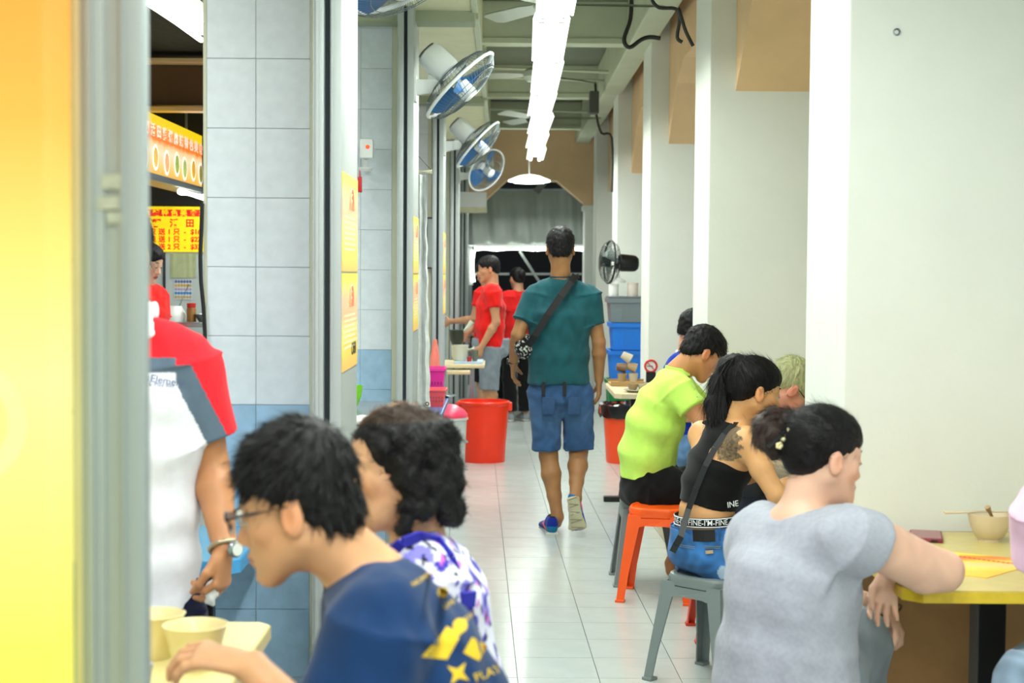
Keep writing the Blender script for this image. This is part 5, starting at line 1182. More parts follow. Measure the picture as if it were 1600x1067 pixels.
def trousers(e, paint, pel, hips, knees, fr, s=1.0, o=.012, h=.007, wr=(.165, .115), r0=.088, r1=.075, rt=(1, 0, 0), name='shorts', fold=.004, seed=4, ankles=None, topcut=None, cap=.12, m=None, extra=None, ankr=.05, leg_k=.03):
    F = Field(h); pel = V3(pel); F.econe(pel+V3((0, 0, .10)), pel-V3((0, 0, .02)), (wr[0]*.96+o, wr[1]*.96+o), (wr[0]+o, wr[1]+o), rt, .04, .5)
    for i, (hp, kn) in enumerate(zip(hips, knees)):
        hp, kn = V3(hp), V3(kn); en = hp+(kn-hp)*min(fr, 1.0); F.econe(hp, hp+(en-hp)*.35, r0*s+o, (r0*.65+r1*.35)*s+o, k=.03, cap=.7); F.econe(hp, en, r0*s+o, r1*s+o, k=leg_k, cap=cap)
        if ankles is not None: F.ell(kn, r1*s+o, None, .01); F.econe(kn, kn+(V3(ankles[i])-kn)*(fr-1), r1*s+o, ankr*s+o, k=.02, cap=cap)
    if topcut is not None: F.plane(topcut[0], topcut[1])
    F.bump(fold, 24, seed, stretch=(1, 1, .5)); F.bump(fold*.5, 60, seed+2)
    if extra: extra(F)
    v, f = F.mesh(); return np_mesh(name, v, f, m or M_fab, e, paint)
def shoe(e, heel, toe, up, c1, c2, csole, h=.004, width=.042, name='shoe', hs=1.0):
    heel, toe, up = V3(heel), V3(toe), nrm(up); d = nrm(toe-heel); up = nrm(up-d*float(np.dot(up, d))); r = np.cross(d, up); L = float(np.linalg.norm(toe-heel))
    F = Field(h); H_ = heel+d*.03; T_ = toe-d*.04
    F.econe(H_+up*.05*hs, H_+d*.06+up*.055*hs, (.033, .045*hs), (.036, .042*hs), r, .02); F.econe(H_+d*.05+up*.045*hs, T_+up*.032, (.036, .036), (width, .026), r, .02); F.ell(H_+d*.02+up*.105*hs, (.024, .034, .022), np.stack([r, d, up]), .01, 's')
    F.plane(heel+up*.022, -up)
    def paint(v):
        q = v-heel; z = q @ up; y = q @ d; x = q @ r; col = np.tile(V3(c1)[None], (len(v), 1)); col = blend(col, ((z < .045*hs) & (y < .12)).astype(float), c2[0]); col = blend(col, ((np.abs(z-.05-.25*(y-.10)) < .012) & (y > .06) & (y < .17)).astype(float), c2[1])
        return blend(col, (z > .088*hs).astype(float), (.03, .03, .05)).astype(np.float32)
    v, f = F.mesh(); up_ = np_mesh(name, v, f, M_fab, e, paint)
    F = Field(h); F.econe(H_+up*.013, H_+d*(L*.35)+up*.012, (.037, .016), (.034, .014), r, .01, .9); F.econe(H_+d*(L*.35)+up*.012, T_+up*.014, (.034, .014), (width+.003, .014), r, .015, .95)
    v, f = F.mesh(); o_ = np_mesh('sole', v, f, mat('sole_%.2f' % csole[0], csole, .7, bump=.8, bscale=160), up_)
    b = MB()
    for i in range(9):
        yy = .03+i*(L-.06)/8; w = .026 if i < 5 else .034; p0 = heel+d*yy-r*w-up*.0025; p1 = heel+d*(yy+(.012 if i % 2 else -.012))+r*w-up*.0025; b.bar(p0, p1, .005, .005, up=tuple(up))
    b.build('tread', mat('tread_'+'%.2f' % csole[0], tuple(c*.75 for c in csole), .8), o_)['kind'] = 'stuff'
    b = MB()
    for i in range(4): p = heel+d*(.115+.022*i)+up*(.083-.009*i); b.tube([p-r*.022, p+up*.006, p+r*.022], .0022, 5)
    b.build('laces', mat('lace_white', (.85, .85, .85), .8), up_)['kind'] = 'stuff'
    return up_
def person(pos, label, group=None): return empty('person', pos, label, 'person', group)
# ================================================================== the walking man
W = 8.85; e = person((P(870, 837, 8.7).x, 8.8, 0), 'man walking away in teal T-shirt and denim shorts with black cross body strap')
p = lambda x, y, Y=W: P(x, y, Y)
Hc = p(875.5, 389); nk = p(876, 436, W-.0); shl, shr = p(832, 464), p(921, 463)
ell, elr = p(809, 523, W-.06), p(936, 535, W-.02); wl, wr_ = p(802, 568, W+.10), p(936, 594, W+.03)
hl, hr = p(853, 612), p(899, 612); kl, kr = p(857, 712, W+.0), p(904, 706, W+.06); al, ar_ = p(871, 808, 8.76), p(899, 778, 8.64)
pel, wst, chs = p(876, 608), p(873, 553), p(875, 492)
H = HeadFrame(Hc, (0, 1, -.04), (0.0, .04, 1), 1.0)
tan = (.64, .455, .29)
F = Field(.007); head(F, H, nk); torso(F, pel, wst, chs, nk, shl, shr)
arm(F, shl, ell, wl); arm(F, shr, elr, wr_); hand(F, wl, V3((0.0, .25, -1)), (1, 0, 0), (0, 1, 0), 1.0, curl=(.35, .4, .4)); hand(F, wr_, V3((.02, .05, -1)), (-1, .2, 0), (-.2, 1, 0), 1.05, curl=(.3, .35, .35))
leg(F, hl, kl, al, calf=(0, -1, 0)); leg(F, hr, kr, ar_, calf=(0, -1, 0))
F.econe(al, al+Vector((0.0, .10, -.05)), .035, .03, k=.02); F.econe(ar_, ar_+Vector((0, .03, -.09)), .035, .03, k=.02)
F.refine(V3(Hc), .13, .0045); F.refine(V3(wr_)+V3((0, 0, -.09)), .11, .0045); F.refine(V3(wl)+V3((0, 0, -.09)), .11, .0045)
v, f = F.mesh(); body = np_mesh('body', v, f, M_skin, e, skin_paint(tan, H)); face_parts(H, e, False, body=body)
short_hair(H, e, n=2500, L=.012, seed=3, lift=.9, nape=-.048)
top(e, flat((.105, .315, .345), .05), [(p(873, 597), .162, .125), (wst, .152, .118), (chs, .172, .128)], nk+Vector((0, 0, .012)), shl, shr, ell, elr, .62, o=.016, sl_r=.052, hem=(p(873, 599.5), (0, 0, -1)), fold=.005, flare=.010, seed=2)
collar(e, nk, m=mat('teal_rib', (.08, .25, .28), .9), R=(.06, .06))
def denim(v):
    col = np.tile(V3((.20, .33, .50))[None], (len(v), 1)); n = noise_np(v, 60)[:, None]; col = col*(1+.05*n)
    w = np.exp(-((v[:, 2]-.66)/.10)**2)*(v[:, 1] < W-.03)*.4
    return blend(col, w, (.36, .48, .62)).clip(0, 1).astype(np.float32)
sh = trousers(e, denim, p(876, 618), (hl, hr), (kl, kr), .90, wr=(.160, .122), r0=.088, r1=.082, leg_k=.012, topcut=(p(876, 593), (0, 0, 1)), fold=.005, extra=lambda F: F.ell(p(878, 700, W), (.010, .25, .16), None, .03, 's'))
b = MB()
for x in (857, 897): q0 = p(x-10, 648, W-.155); b.box((q0.x, q0.y, q0.z-.0), (q0.x+.075, q0.y+.03, q0.z+.10), .01)
b.build('back_pocket', mat('denim_dark', (.17, .29, .45), .9, var=.2, vscale=80), sh, smooth=30)['kind'] = 'stuff'
M_strap = mat('black_strap', (.035, .035, .04), .6)
for x in (849, 882):
    b = MB(); q0 = p(x-3, 619, W-.150); q1 = p(x+3, 602, W-.158); b.box((q0.x, q0.y-.004, q0.z), (q1.x, q0.y+.004, q1.z+.02), .002); b.build('belt_strap', M_strap, e)
shoe(e, p(864, 840, 8.69)+Vector((0, 0, .004)), p(853, 826, 9.0), (0, 0, 1), (.08, .16, .55), ((.10, .45, .62), (1, .38, .40)), (.80, .80, .76), width=.050, hs=1.25)
shoe(e, p(894, 772, 8.585), p(904, 836, 8.60), (.10, 1, 0.1), (.08, .20, .62), ((.10, .40, .62), (.95, .25, .50)), (.74, .72, .60), width=.052, hs=1.15)
# strap and bag
def ribbon(pts, w, th, nrm_, m, name, par):
    b = MB(); pts = [Vector(q) for q in pts]
    for a, c in zip(pts[:-1], pts[1:]): b.bar(a, c, w, th, up=nrm_)
    return b.build(name, m, par)
bag = empty('shoulder_bag', p(815, 555, W-.02), 'small black and white patterned bag hanging at the walking man\'s left hip', 'bag')
ribbon([p(899, 430, W-.05), p(893, 440, W-.115), p(876, 463, W-.158), p(856, 492, W-.163), p(836, 524, W-.15), p(825, 540, W-.10)], .040, .006, (0, 1, 0), M_strap, 'strap', bag)
ribbon([p(899, 430, W-.05), p(900, 436, W+.06), p(880, 470, W+.16), p(850, 510, W+.16), p(826, 538, W+.08), p(822, 545, W-.0)], .040, .006, (0, 1, 0), M_strap, 'strap', bag)
F = Field(.005); F.ell(p(818, 542, W-.03), (.055, .075, .072), None, .02); F.bump(.006, 50, 3); v, f = F.mesh()
def bagp(v): n = noise_np(v, 160, 2); return np.where((n > .35)[:, None], V3((.75, .75, .73))[None], V3((.06, .06, .07))[None]).astype(np.float32)
np_mesh('pouch', v, f, M_fab, bag, bagp)
b = MB(); b.ring(V3(wl)+V3((0, 0, .012)), .031, .006, (0, .3, -1), 20, 6); b.box((wl[0]-.038, wl[1]-.016, wl[2]-.004), (wl[0]-.028, wl[1]+.016, wl[2]+.03), .004); b.build('wristwatch', mat('dark_watch', (.08, .10, .12), .3), e, smooth=40)
# ================================================================== standing people far down the corridor
def standing(e, Y, px, ytop, yfoot, fwd, skin, shirt, pants, pfr, sleeve=.5, hair=True, armL=None, armR=None, seed=1, hemz=None, shoes=None, sc=None, X0=None, bun=False):
    z = lambda y: CAMZ-(y-426)/2400*Y
    c = P(px, 500, Y).x if X0 is None else X0; hgt = z(ytop)+.0; s = hgt/1.74; f = nrm(V3((fwd[0], fwd[1], 0))); r = np.array([f[1], -f[0], 0], dtype=np.float32)
    o = V3((c, Y, 0)); q = lambda x, y, zz: o+r*x*s+f*y*s+V3((0, 0, zz*s))
    Hc = q(0, .03, 1.615); H = HeadFrame(Hc, (fwd[0], fwd[1], fwd[2]), (0, 0, 1), s)
    nk = q(0, -.01, 1.475); shl, shr = q(-.17, 0, 1.40), q(.17, 0, 1.40); pel, wst, chs = q(0, 0, .90), q(0, .01, 1.08), q(0, 0, 1.28)
    L = armL or [(-.22, -.02, 1.13), (-.23, .10, .88)]; R_ = armR or [(.22, -.02, 1.13), (.23, .10, .88)]
    el, wl = q(*L[0]), q(*L[1]); er, wr_ = q(*R_[0]), q(*R_[1])
    hl, hr = q(-.085, 0, .88), q(.085, 0, .88); kl, kr = q(-.09, .02, .48), q(.095, .01, .48); al, ar_ = q(-.09, -.01, .085), q(.10, -.02, .085)
    F = Field(.009); head(F, H, nk); torso(F, pel, wst, chs, nk, shl, shr, s, wc=(.155, .105)); arm(F, shl, el, wl, s); arm(F, shr, er, wr_, s)
    hand(F, wl, nrm(wl-el)+V3((0, 0, -.2)), r, f, s); hand(F, wr_, nrm(wr_-er)+V3((0, 0, -.2)), -r, f, s)
    leg(F, hl, kl, al, s, calf=-f); leg(F, hr, kr, ar_, s, calf=-f)
    for a in (al, ar_): F.econe(a+V3((0, 0, -.04)), a+f*.13*s+V3((0, 0, -.055*s)), (.032, .035), (.038, .022), r, .02)
    for w in (wl, wr_): F.refine(w, .11, .005)
    F.refine(Hc, .13, .006)
    v, f_ = F.mesh(); b = np_mesh('body', v, f_, M_skin, e, skin_paint(skin, H)); face_parts(H, e, True, body=b)
    if hair: short_hair(H, e, h=.006, n=500, L=.015, seed=seed)
    top(e, flat(shirt), [(q(0, 0, .86), .160*s, .115*s), (wst, .150*s, .112*s), (chs, .165*s, .12*s)], nk, shl, shr, el, er, sleeve, s=s, o=.018, h=.008, hem=(q(0, 0, .84), (0, 0, -1)), seed=seed, sl_r=.054, flare=.014)
    trousers(e, flat(pants), q(0, 0, .86), (hl, hr), (kl, kr), pfr, s=s, wr=(.155, .115), r0=.085, r1=.078 if pfr <= 1 else .066, leg_k=.012, h=.008, ankles=(al, ar_) if pfr > 1 else None, topcut=(q(0, 0, .97), (0, 0, 1)), ankr=.066)
    if shoes:
        for a in (al, ar_): shoe(e, a-f*.05*s-V3((0, 0, a[2])), a+f*.20*s-V3((0, 0, a[2])), (0, 0, 1), shoes, (shoes, shoes), (.85, .85, .82), h=.006)
    else:
        for a in (al, ar_):
            bm_ = MB(); g = a-V3((0, 0, a[2])); b0 = g-f*.06*s; b1 = g+f*.19*s; bm_.bar(tuple(b0+V3((0, 0, .008))), tuple(b1+V3((0, 0, .008))), .085*s, .014); bm_.bar(tuple(g+f*.09*s-r*.045+V3((0, 0, .03))), tuple(g+f*.09*s+r*.045+V3((0, 0, .03))), .02, .03); bm_.build('sandal', M_black, e)
    return H, b, q
RED = (.88, .10, .08)
e = person((P(767, 500, 13.5).x, 13.5, 0), 'young man in red T-shirt and grey shorts facing left behind the red bucket')
standing(e, 13.5, 767, 399, 0, (-.97, -.10, -.12), (.76, .56, .42), RED, (.52, .56, .60), .95, armL=[(-.20, -.03, 1.13), (-.18, .10, .90)], armR=[(.20, .02, 1.14), (.14, .20, 1.02)], seed=5)
e = person((P(766, 500, 14.35).x, 14.35, 0), 'person in red T-shirt and black shorts mostly hidden behind the young man in red')
standing(e, 14.35, 762, 406, 0, (-.80, .35, -.35), (.74, .55, .42), RED, (.05, .06, .09), .9, armL=[(-.23, .05, 1.15), (-.18, .33, 1.12)], armR=[(.22, .0, 1.15), (.20, .20, .98)], seed=6)
e = person((P(808, 500, 15.4).x, 15.4, 0), 'woman with tied black hair in red top and long black trousers beside the walking man')
H, b_, q_ = standing(e, 15.4, 809, 417, 0, (-.45, .88, -.05), (.74, .56, .44), (.80, .10, .10), (.04, .045, .05), 1.9, seed=7, shoes=(.62, .64, .66))
F = Field(.006); H.e(F, (0, -.125, .05), (.045, .040, .05), .01); F.bump(.002, 150, 2); v, f = F.mesh(); np_mesh('hair_bun', v, f, M_hair, e)
# dark seated silhouettes beyond are out of reach of the light: one more diner at the far end
e = person((P(790, 500, 17.2).x, 17.2, 0), 'person in dark clothes at the far end between the red shirts and the woman')
standing(e, 17.2, 791, 470, 0, (-.3, -.9, -.2), (.70, .54, .44), (.07, .07, .09), (.06, .06, .08), 1.9, seed=8, shoes=(.2, .2, .22))
# stall worker in red behind the man in white and red
e = person((P(236, 500, 9.5).x, 9.5, 0), 'stall worker in red shirt looking down, seen past the man in white and red')
standing(e, 9.45, 226, 383, 0, (.93, -.30, -.38), (.86, .68, .56), (.92, .12, .10), (.10, .10, .12), 1.9, seed=9, shoes=(.1, .1, .1))
# ================================================================== seated people on the right
def seat_legs(F, hips, knees, ankles, f, s=1.0, fat=0.0, feet=True):
    for h_, k_, a_ in zip(hips, knees, ankles):
        leg(F, h_, k_, a_, s, fat=fat)
        if feet: F.econe(V3(a_)+V3((0, 0, -.03)), V3(a_)+V3(f)*.14+V3((0, 0, -.045)), (.030, .033), (.037, .02), (0, 1, 0), .02)
# --- man in lime green
Y0 = 7.25; p = lambda x, y, Y=Y0: P(x, y, Y)
e = person((0.70, 7.40, 0), 'man in lime green sports shirt and black shorts bent over his food')
H = HeadFrame(p(1098, 553), (.78, .22, -.54), (.52, .14, .84), 1.0); nk = p(1057, 583)
shr, shl = p(1062, 610, 7.08), p(1060, 600, 7.40); elr, ell = p(1103, 668, 7.0), p(1118, 660, 7.50); wrr, wll = p(1160, 655, 7.02), p(1160, 650, 7.4)
pel, wst, chs = p(1012, 765, 7.30), p(1013, 712, 7.28), p(1036, 640, 7.25)
hr, hl = p(1018, 768, 7.20), p(1018, 768, 7.42); kr, kl = V3((1.02, 7.16, .47)), V3((1.02, 7.46, .47)); ar_, al = V3((.84, 7.14, .08)), V3((.82, 7.42, .08))
F = Field(.0065); head(F, H, nk, jaw=.97); torso(F, pel, wst, chs, nk, shl, shr, .95, wp=(.15, .115)); arm(F, shr, elr, wrr, .95); arm(F, shl, ell, wll, .95)
hand(F, wrr, (1, .1, -.2), (0, 1, 0), (0, 0, 1), .95); hand(F, wll, (1, -.1, -.2), (0, -1, 0), (0, 0, 1), .95); seat_legs(F, (hr, hl), (kr, kl), (ar_, al), (1, .1, 0), .95)
F.refine(V3(H.c), .13, .0042)
v, f = F.mesh(); body = np_mesh('body', v, f, M_skin, e, skin_paint((.80, .56, .38), H, lip=(.66, .36, .28))); face_parts(H, e, True, body=body)
hr_ = short_hair(H, e, h=.0045, top=.018, n=3500, L=.026, seed=11, lift=.08, hairline=.056, nape=-.060)
b = MB()
for i in range(14):
    t = i/14; b.tube([H.p(-.02+.05*t, .070, .075), H.p(-.02+.05*t, .100, .055), H.p(-.02+.04*t, .104+.004*t, .025), H.p(-.02+.04*t, .094, .005)], [.002, .002, .0016, .0005], 4)
b.build('hair_lock', M_hair, hr_)['kind'] = 'stuff'
LIME = (.79, .96, .42)
def limep(v):
    col = np.tile(V3(LIME)[None], (len(v), 1)); return (col*(1+.02*noise_np(v, 25)[:, None])).clip(0, 1).astype(np.float32)
c0 = p(1012, 742, 7.28)
top(e, limep, [(p(1011, 748, 7.29), .150, .115), (p(1011, 706, 7.28), .148, .112), (p(1024, 662, 7.26), .150, .112), (p(1037, 628, 7.25), .150, .105)], nk, shl, shr, ell, elr, .50, s=.95, o=.017, h=.0055, hem=(p(1012, 748, 7.28), (-.12, 0, -1)), fold=.0026, flare=.018, seed=7, k=.06, nu=nrm((.45, 0, .9)))
b = MB(); x, y_, z_ = frame((.45, 0, .9)); n_ = Vector(nk)+Vector((.01, 0, .020))
vs = []; fs = []
for i in range(25):
    a = -2.4+4.8*i/24; d = -x*0+Vector((-math.cos(a)*.9, math.sin(a), 0)); d.normalize(); q0 = n_+d*.066+Vector((0, 0, -.028)); q1 = n_+d*.060+Vector((0, 0, .020-.020*abs(a)/2.4)); vs += [tuple(q0), tuple(q1)]
for i in range(24): fs.append((2*i, 2*i+1, 2*i+3, 2*i+2))
m0 = len(vs); vs += [(a+.003*(a-n_.x)/.06, b_+.003*(b_-n_.y)/.06, c) for a, b_, c in vs]; fs += [tuple(i+m0 for i in t[::-1]) for t in fs]
b.add(vs, fs); b.build('collar', mat('lime_rib', LIME, .85), e, smooth=60)
b = MB(); q0, q1 = p(1075, 622, 6.995), p(1090, 620.5, 7.0); b.bar(q0, q1, .004, .006); b.build('sleeve_mark', mat('grey_mark', (.45, .55, .65), .5), e)
trousers(e, flat((.035, .04, .045)), p(1015, 766, 7.31), (hr, hl), (kr, kl), .8, s=.95, wr=(.185, .135), r0=.100, r1=.088, h=.007, topcut=(p(1013, 712, 7.3), (-.1, 0, 1)), fold=.005, rt=(0, 1, 0))
# --- diner in blue shirt, mostly behind the second pillar
Y0 = 9.0; p = lambda x, y, Y=Y0: P(x, y, Y)
e = person((1.12, 9.0, 0), 'diner in bright blue shirt and jeans half hidden by the second pillar')
H = HeadFrame(p(1088, 517), (.92, .15, -.25), (.2, 0, 1), 1.0); nk = p(1074, 552); shr, shl = p(1060, 572, 8.85), p(1064, 572, 9.16)
elr, ell = p(1074, 650, 8.8), p(1085, 650, 9.2); wrr, wll = p(1140, 650, 8.85), p(1140, 650, 9.15)
F = Field(.009); head(F, H, nk); torso(F, p(1066, 708), p(1066, 655), p(1068, 605), nk, shl, shr, .95); arm(F, shr, elr, wrr); arm(F, shl, ell, wll); hand(F, wrr, (1, 0, 0), (0, 1, 0), (0, 0, 1)); hand(F, wll, (1, 0, 0), (0, -1, 0), (0, 0, 1))
HH = (p(1066, 708, 8.88), p(1066, 708, 9.12)); KK = (V3((1.5, 8.85, .50)), V3((1.5, 9.15, .50))); AA = (V3((1.48, 8.85, .08)), V3((1.48, 9.15, .08))); seat_legs(F, HH, KK, AA, (1, 0, 0), .95)
v, f = F.mesh(); body = np_mesh('body', v, f, M_skin, e, skin_paint((.84, .62, .50), H)); face_parts(H, e, True, body=body); short_hair(H, e, h=.006, n=700, L=.02, seed=12, nape=-.045)
top(e, flat((.10, .24, .68)), [(p(1066, 700), .15, .12), (p(1066, 655), .15, .11), (p(1066, 605), .16, .11)], nk, shl, shr, ell, elr, .55, o=.018, h=.008, seed=9)
collar(e, nk+Vector((0, 0, -.004)), m=mat('white_collar', (.92, .93, .94), .8), r=.012)
trousers(e, flat((.36, .50, .66), .08, 60), p(1066, 705, 9.0), HH, KK, 1.9, wr=(.15, .12), r0=.088, r1=.066, h=.008, ankles=AA, topcut=(p(1066, 675), (0, 0, 1)), rt=(0, 1, 0))
# --- blond diner
Y0 = 6.3; p = lambda x, y, Y=Y0: P(x, y, Y)
e = person((.96, 6.3, 0), 'diner with bleached blond hair and dark glasses beside the nearest pillar')
H = HeadFrame(p(1234, 610), (.62, .12, -.74), (.74, .12, .64), 1.05); nk = V3((1.05, 6.3, .92)); shr, shl = V3((1.04, 6.14, .86)), V3((1.04, 6.47, .86))
elr, ell = V3((1.16, 6.08, .80)), V3((1.16, 6.52, .80)); wrr, wll = V3((1.36, 6.2, .80)), V3((1.36, 6.4, .80))
F = Field(.008); head(F, H, nk); torso(F, (.96, 6.3, .50), (.97, 6.3, .63), (1.01, 6.3, .77), nk, shl, shr, .9, wc=(.14, .10)); arm(F, shr, elr, wrr, .9); arm(F, shl, ell, wll, .9); hand(F, wrr, (1, 0, -.1), (0, 0, -1), (0, 1, 0), .9); hand(F, wll, (1, 0, -.1), (0, 0, -1), (0, -1, 0), .9)
HH = (V3((.98, 6.20, .50)), V3((.98, 6.40, .50))); KK = (V3((1.36, 6.18, .50)), V3((1.36, 6.42, .50))); AA = (V3((1.30, 6.18, .08)), V3((1.30, 6.42, .08))); seat_legs(F, HH, KK, AA, (1, 0, 0), .92); F.refine(V3(H.c), .13, .005)
v, f = F.mesh(); body = np_mesh('body', v, f, M_skin, e, skin_paint((.86, .60, .50), H)); face_parts(H, e, True, body=body)
M_blond = mat('blond_hair', (.74, .75, .55), .5, var=.3, vscale=80, bump=.6, bscale=240, stretch=(1, 1, .3))
short_hair(H, e, h=.0045, top=.012, mat_=M_blond, n=4500, L=.028, seed=14, lift=.25, nape=-.045)
b = MB(); b.tube([H.p(.080, -.01, .012), H.p(.079, .045, .010), H.p(.070, .092, .006)], .0026, 6); b.tube([H.p(.012, .102, .006), H.p(.03, .106, .014), H.p(.055, .102, .012), H.p(.062, .096, 0), H.p(.05, .10, -.018), H.p(.02, .104, -.016), H.p(.012, .102, .006)], .002, 6); b.tube([H.p(-.012, .102, .006), H.p(-.03, .106, .014), H.p(-.055, .102, .012), H.p(-.062, .096, 0), H.p(-.05, .10, -.018), H.p(-.02, .104, -.016), H.p(-.012, .102, .006), H.p(.012, .102, .006)], .002, 6); b.tube([H.p(-.079, -.01, .012), H.p(-.078, .045, .010), H.p(-.062, .094, .004)], .0022, 6)
gl = b.build('glasses', mat('dark_glasses', (.05, .10, .07), .3), e, smooth=60)
top(e, flat((.25, .27, .30)), [((.96, 6.3, .48), .14, .12), ((.97, 6.3, .63), .13, .11), ((1.01, 6.3, .77), .14, .11)], nk, shl, shr, ell, elr, .6, s=.9, o=.016, h=.008)
trousers(e, flat((.15, .17, .22)), (.97, 6.3, .48), HH, KK, 1.85, s=.92, wr=(.14, .12), r0=.085, r1=.06, h=.008, ankles=AA, topcut=((.97, 6.3, .60), (0, 0, 1)), rt=(0, 1, 0))
# --- woman in black crop top
Y0 = 5.58; p = lambda x, y, Y=Y0: P(x, y, Y)
e = person((0.77, 5.58, 0), 'woman with long black ponytail in black sleeveless top and denim shorts on grey stool')
H = HeadFrame(p(1181, 612), (.955, .22, -.20), (.18, .05, 1), .97); nk = p(1152, 664, 5.60)
shr, shl = p(1166, 690, 5.44), p(1098, 680, 5.74); elr, ell = p(1214, 775, 5.36), p(1140, 745, 5.98); wrr, wll = p(1262, 735, 5.62), p(1235, 735, 5.95)
pel, wst, chs = p(1103, 868, 5.60), p(1103, 798, 5.60), p(1124, 728, 5.60)
hr, hl = p(1128, 878, 5.52), p(1092, 878, 5.66); kr, kl = V3((1.12, 5.66, .47)), V3((1.05, 5.88, .47)); ar_, al = V3((1.10, 5.70, .08)), V3((1.03, 5.92, .08))
rt = nrm(V3(shr)-V3(shl))
F = Field(.0055); head(F, H, nk, jaw=.92, nose=.9, neck_r=.046, lips=1.1)
F.chain([(V3(pel), (.150, .105)), (V3(p(1103, 822, 5.6)), (.122, .092)), (V3(wst), (.112, .084)), (V3(chs), (.132, .092)), (V3(p(1142, 682, 5.6)), (.100, .06))], rt, .04, .5)
for q in (shl, shr): F.econe(V3(nk)+V3((0, 0, -.03)), q, .036, .044, k=.04); F.econe(V3(chs)+(V3(q)-V3(chs))*.4, V3(q), .06, .044, k=.05)
arm(F, shr, elr, wrr, .90); arm(F, shl, ell, wll, .88); hand(F, wrr, (.6, .5, .3), (-.5, .6, 0), (0, 0, 1), .88); hand(F, wll, (.8, .2, .2), (0, -1, 0), (0, 0, 1), .88)
seat_legs(F, (hr, hl), (kr, kl), (ar_, al), (1, .1, 0), .92); F.refine(V3(H.c), .12, .004)
tc = V3(p(1144, 692, 5.47))
def tattoo(v, col):
    n = .6*noise_np(v, 210, 4)+.5*noise_np(v, 420, 9); d = v-tc; zz = d[:, 2]; xx = d[:, 0]-.10*zz*0
    m = (np.abs(zz) < .062) & (xx > -.05) & (xx+.010*np.sin(zz*190) < .020-.10*np.abs(zz)) & (v[:, 1] < 5.62)
    return np.where(m[:, None], col*(.50+.20*np.clip(n, -1, 1))[:, None]+V3((.03, .06, .07)), col)
v, f = F.mesh(); body = np_mesh('body', v, f, M_skin, e, skin_paint((.84, .63, .42), H, lip=(.75, .35, .32), extra=tattoo)); face_parts(H, e, True, body=body)
# hair pulled back with ponytail
F = Field(.0045); H.e(F, (0, -.018, .045), (.080, .104, .090), .01); H.e(F, (0, -.06, .0), (.062, .052, .055), .02); H.e(F, (0, .02, .06), (.066, .062, .050), .02)
H.e(F, (0, .100, -.010), (.064, .052, .072), .01, 's')
for s in (-1, 1): H.e(F, (s*.085, .030, -.050), (.034, .056, .066), .01, 's'); H.e(F, (s*.088, -.014, -.018), (.018, .024, .040), .006, 's'); H.e(F, (s*.07, -.045, -.085), (.045, .05, .05), .01, 's')
F.plane(H.p(0, 0, -.058), -H.u); F.bump(.0014, 260, 2, stretch=(1, 1, .3)); v, f = F.mesh(); tie = H.p(0, -.085, .095)
hp_ = np_mesh('hair', v, f, M_hair, e, extra=strands(v, f, 2500, .05, lambda q: tie-q, 5, w=.0009, lift=.0))
F = Field(.005); pts = [(tie, .034, .030), (p(1148, 572, 5.65), .056, .044), (p(1142, 600, 5.65), .076, .044), (p(1139, 630, 5.64), .086, .040), (p(1139, 650, 5.62), .088, .032)]
F.chain([(V3(a), (b_, c)) for a, b_, c in pts], (1, .25, 0), .03, .7); F.bump(.003, 120, 3, stretch=(1.3, 1.3, .12)); F.bump(.0016, 300, 5, stretch=(1.3, 1.3, .1)); v, f = F.mesh()
np_mesh('ponytail', v, f, M_hair, hp_, extra=strands(v, f, 4000, .09, lambda q: V3((0, 0, -1)), 6, w=.0011, lift=.06, curl=.05))
b = MB(); b.ring(tie-H.u*.002, .030, .007, tuple(H.u*.5-H.f), 20, 6); b.build('hair_tie', M_black, hp_)
# crop top
F = Field(.0048); F.chain([(V3(p(1105, 789, 5.6)), (.128, .096)), (V3(p(1112, 760, 5.6)), (.134, .100)), (V3(chs), (.144, .104)), (V3(p(1138, 690, 5.6)), (.120, .082)), (V3(p(1147, 668, 5.6)), (.085, .058))], rt, .03, .4)
F.econe(V3(p(1128, 678, 5.66)), V3(p(1104, 672, 5.72)), .040, .036, k=.03); F.econe(V3(p(1146, 676, 5.58)), V3(p(1156, 676, 5.56)), .036, .030, k=.03)
F.ell(V3(shr)+V3((.020, -.035, -.012)), (.050, .075, .088), None, .01, 's'); F.ell(V3(shl)+V3((-.045, .03, -.02)), (.045, .075, .075), None, .01, 's'); F.ell(V3(nk)+V3((.01, .0, .03)), (.058, .058, .050), None, .01, 's')
F.plane(p(1106, 789, 5.6), (-.16, 0, -1)); F.bump(.0022, 30, 3); v, f = F.mesh()
tp = np_mesh('crop_top', v, f, M_fab, e, flat((.03, .032, .034)))
# elastic band with lettering around the waist
def ellipse_band(c, a, b_, right, h0, tilt, m, name, par, n=64, th=.002, arc=None):
    c = V3(c); r = nrm(right); fr_ = np.cross(r, V3((0, 0, 1))); vs = []; fs = []
    for i in range(n+1):
        t = 2*math.pi*i/n
        for dz in (-h0/2, h0/2):
            for g in (0, th): q = c+r*(a+g)*math.cos(t)+fr_*(b_+g)*math.sin(t); q = q+V3((0, 0, dz+tilt*float(q[0]-c[0]))); vs.append(tuple(q))
    for i in range(n):
        k = 4*i; fs += [(k, k+4, k+6, k+2), (k+1, k+3, k+7, k+5), (k, k+1, k+5, k+4), (k+2, k+6, k+7, k+3)]
    bb = MB(); bb.add(vs, fs); return bb.build(name, m, par, smooth=60)
M_wl = mat('white_letter', (.93, .94, .94), .7, var=0); M_kn = mat('black_knit', (.03, .03, .035), .85)
bc = V3(p(1103, 810, 5.6)); band = ellipse_band(bc, .138, .106, rt, .036, .045, M_kn, 'waistband', e)
for dz in (-.0145, .0145): ellipse_band(bc+V3((0, 0, dz)), .1402, .1082, rt, .0035, .045, M_wl, 'stripe', band)
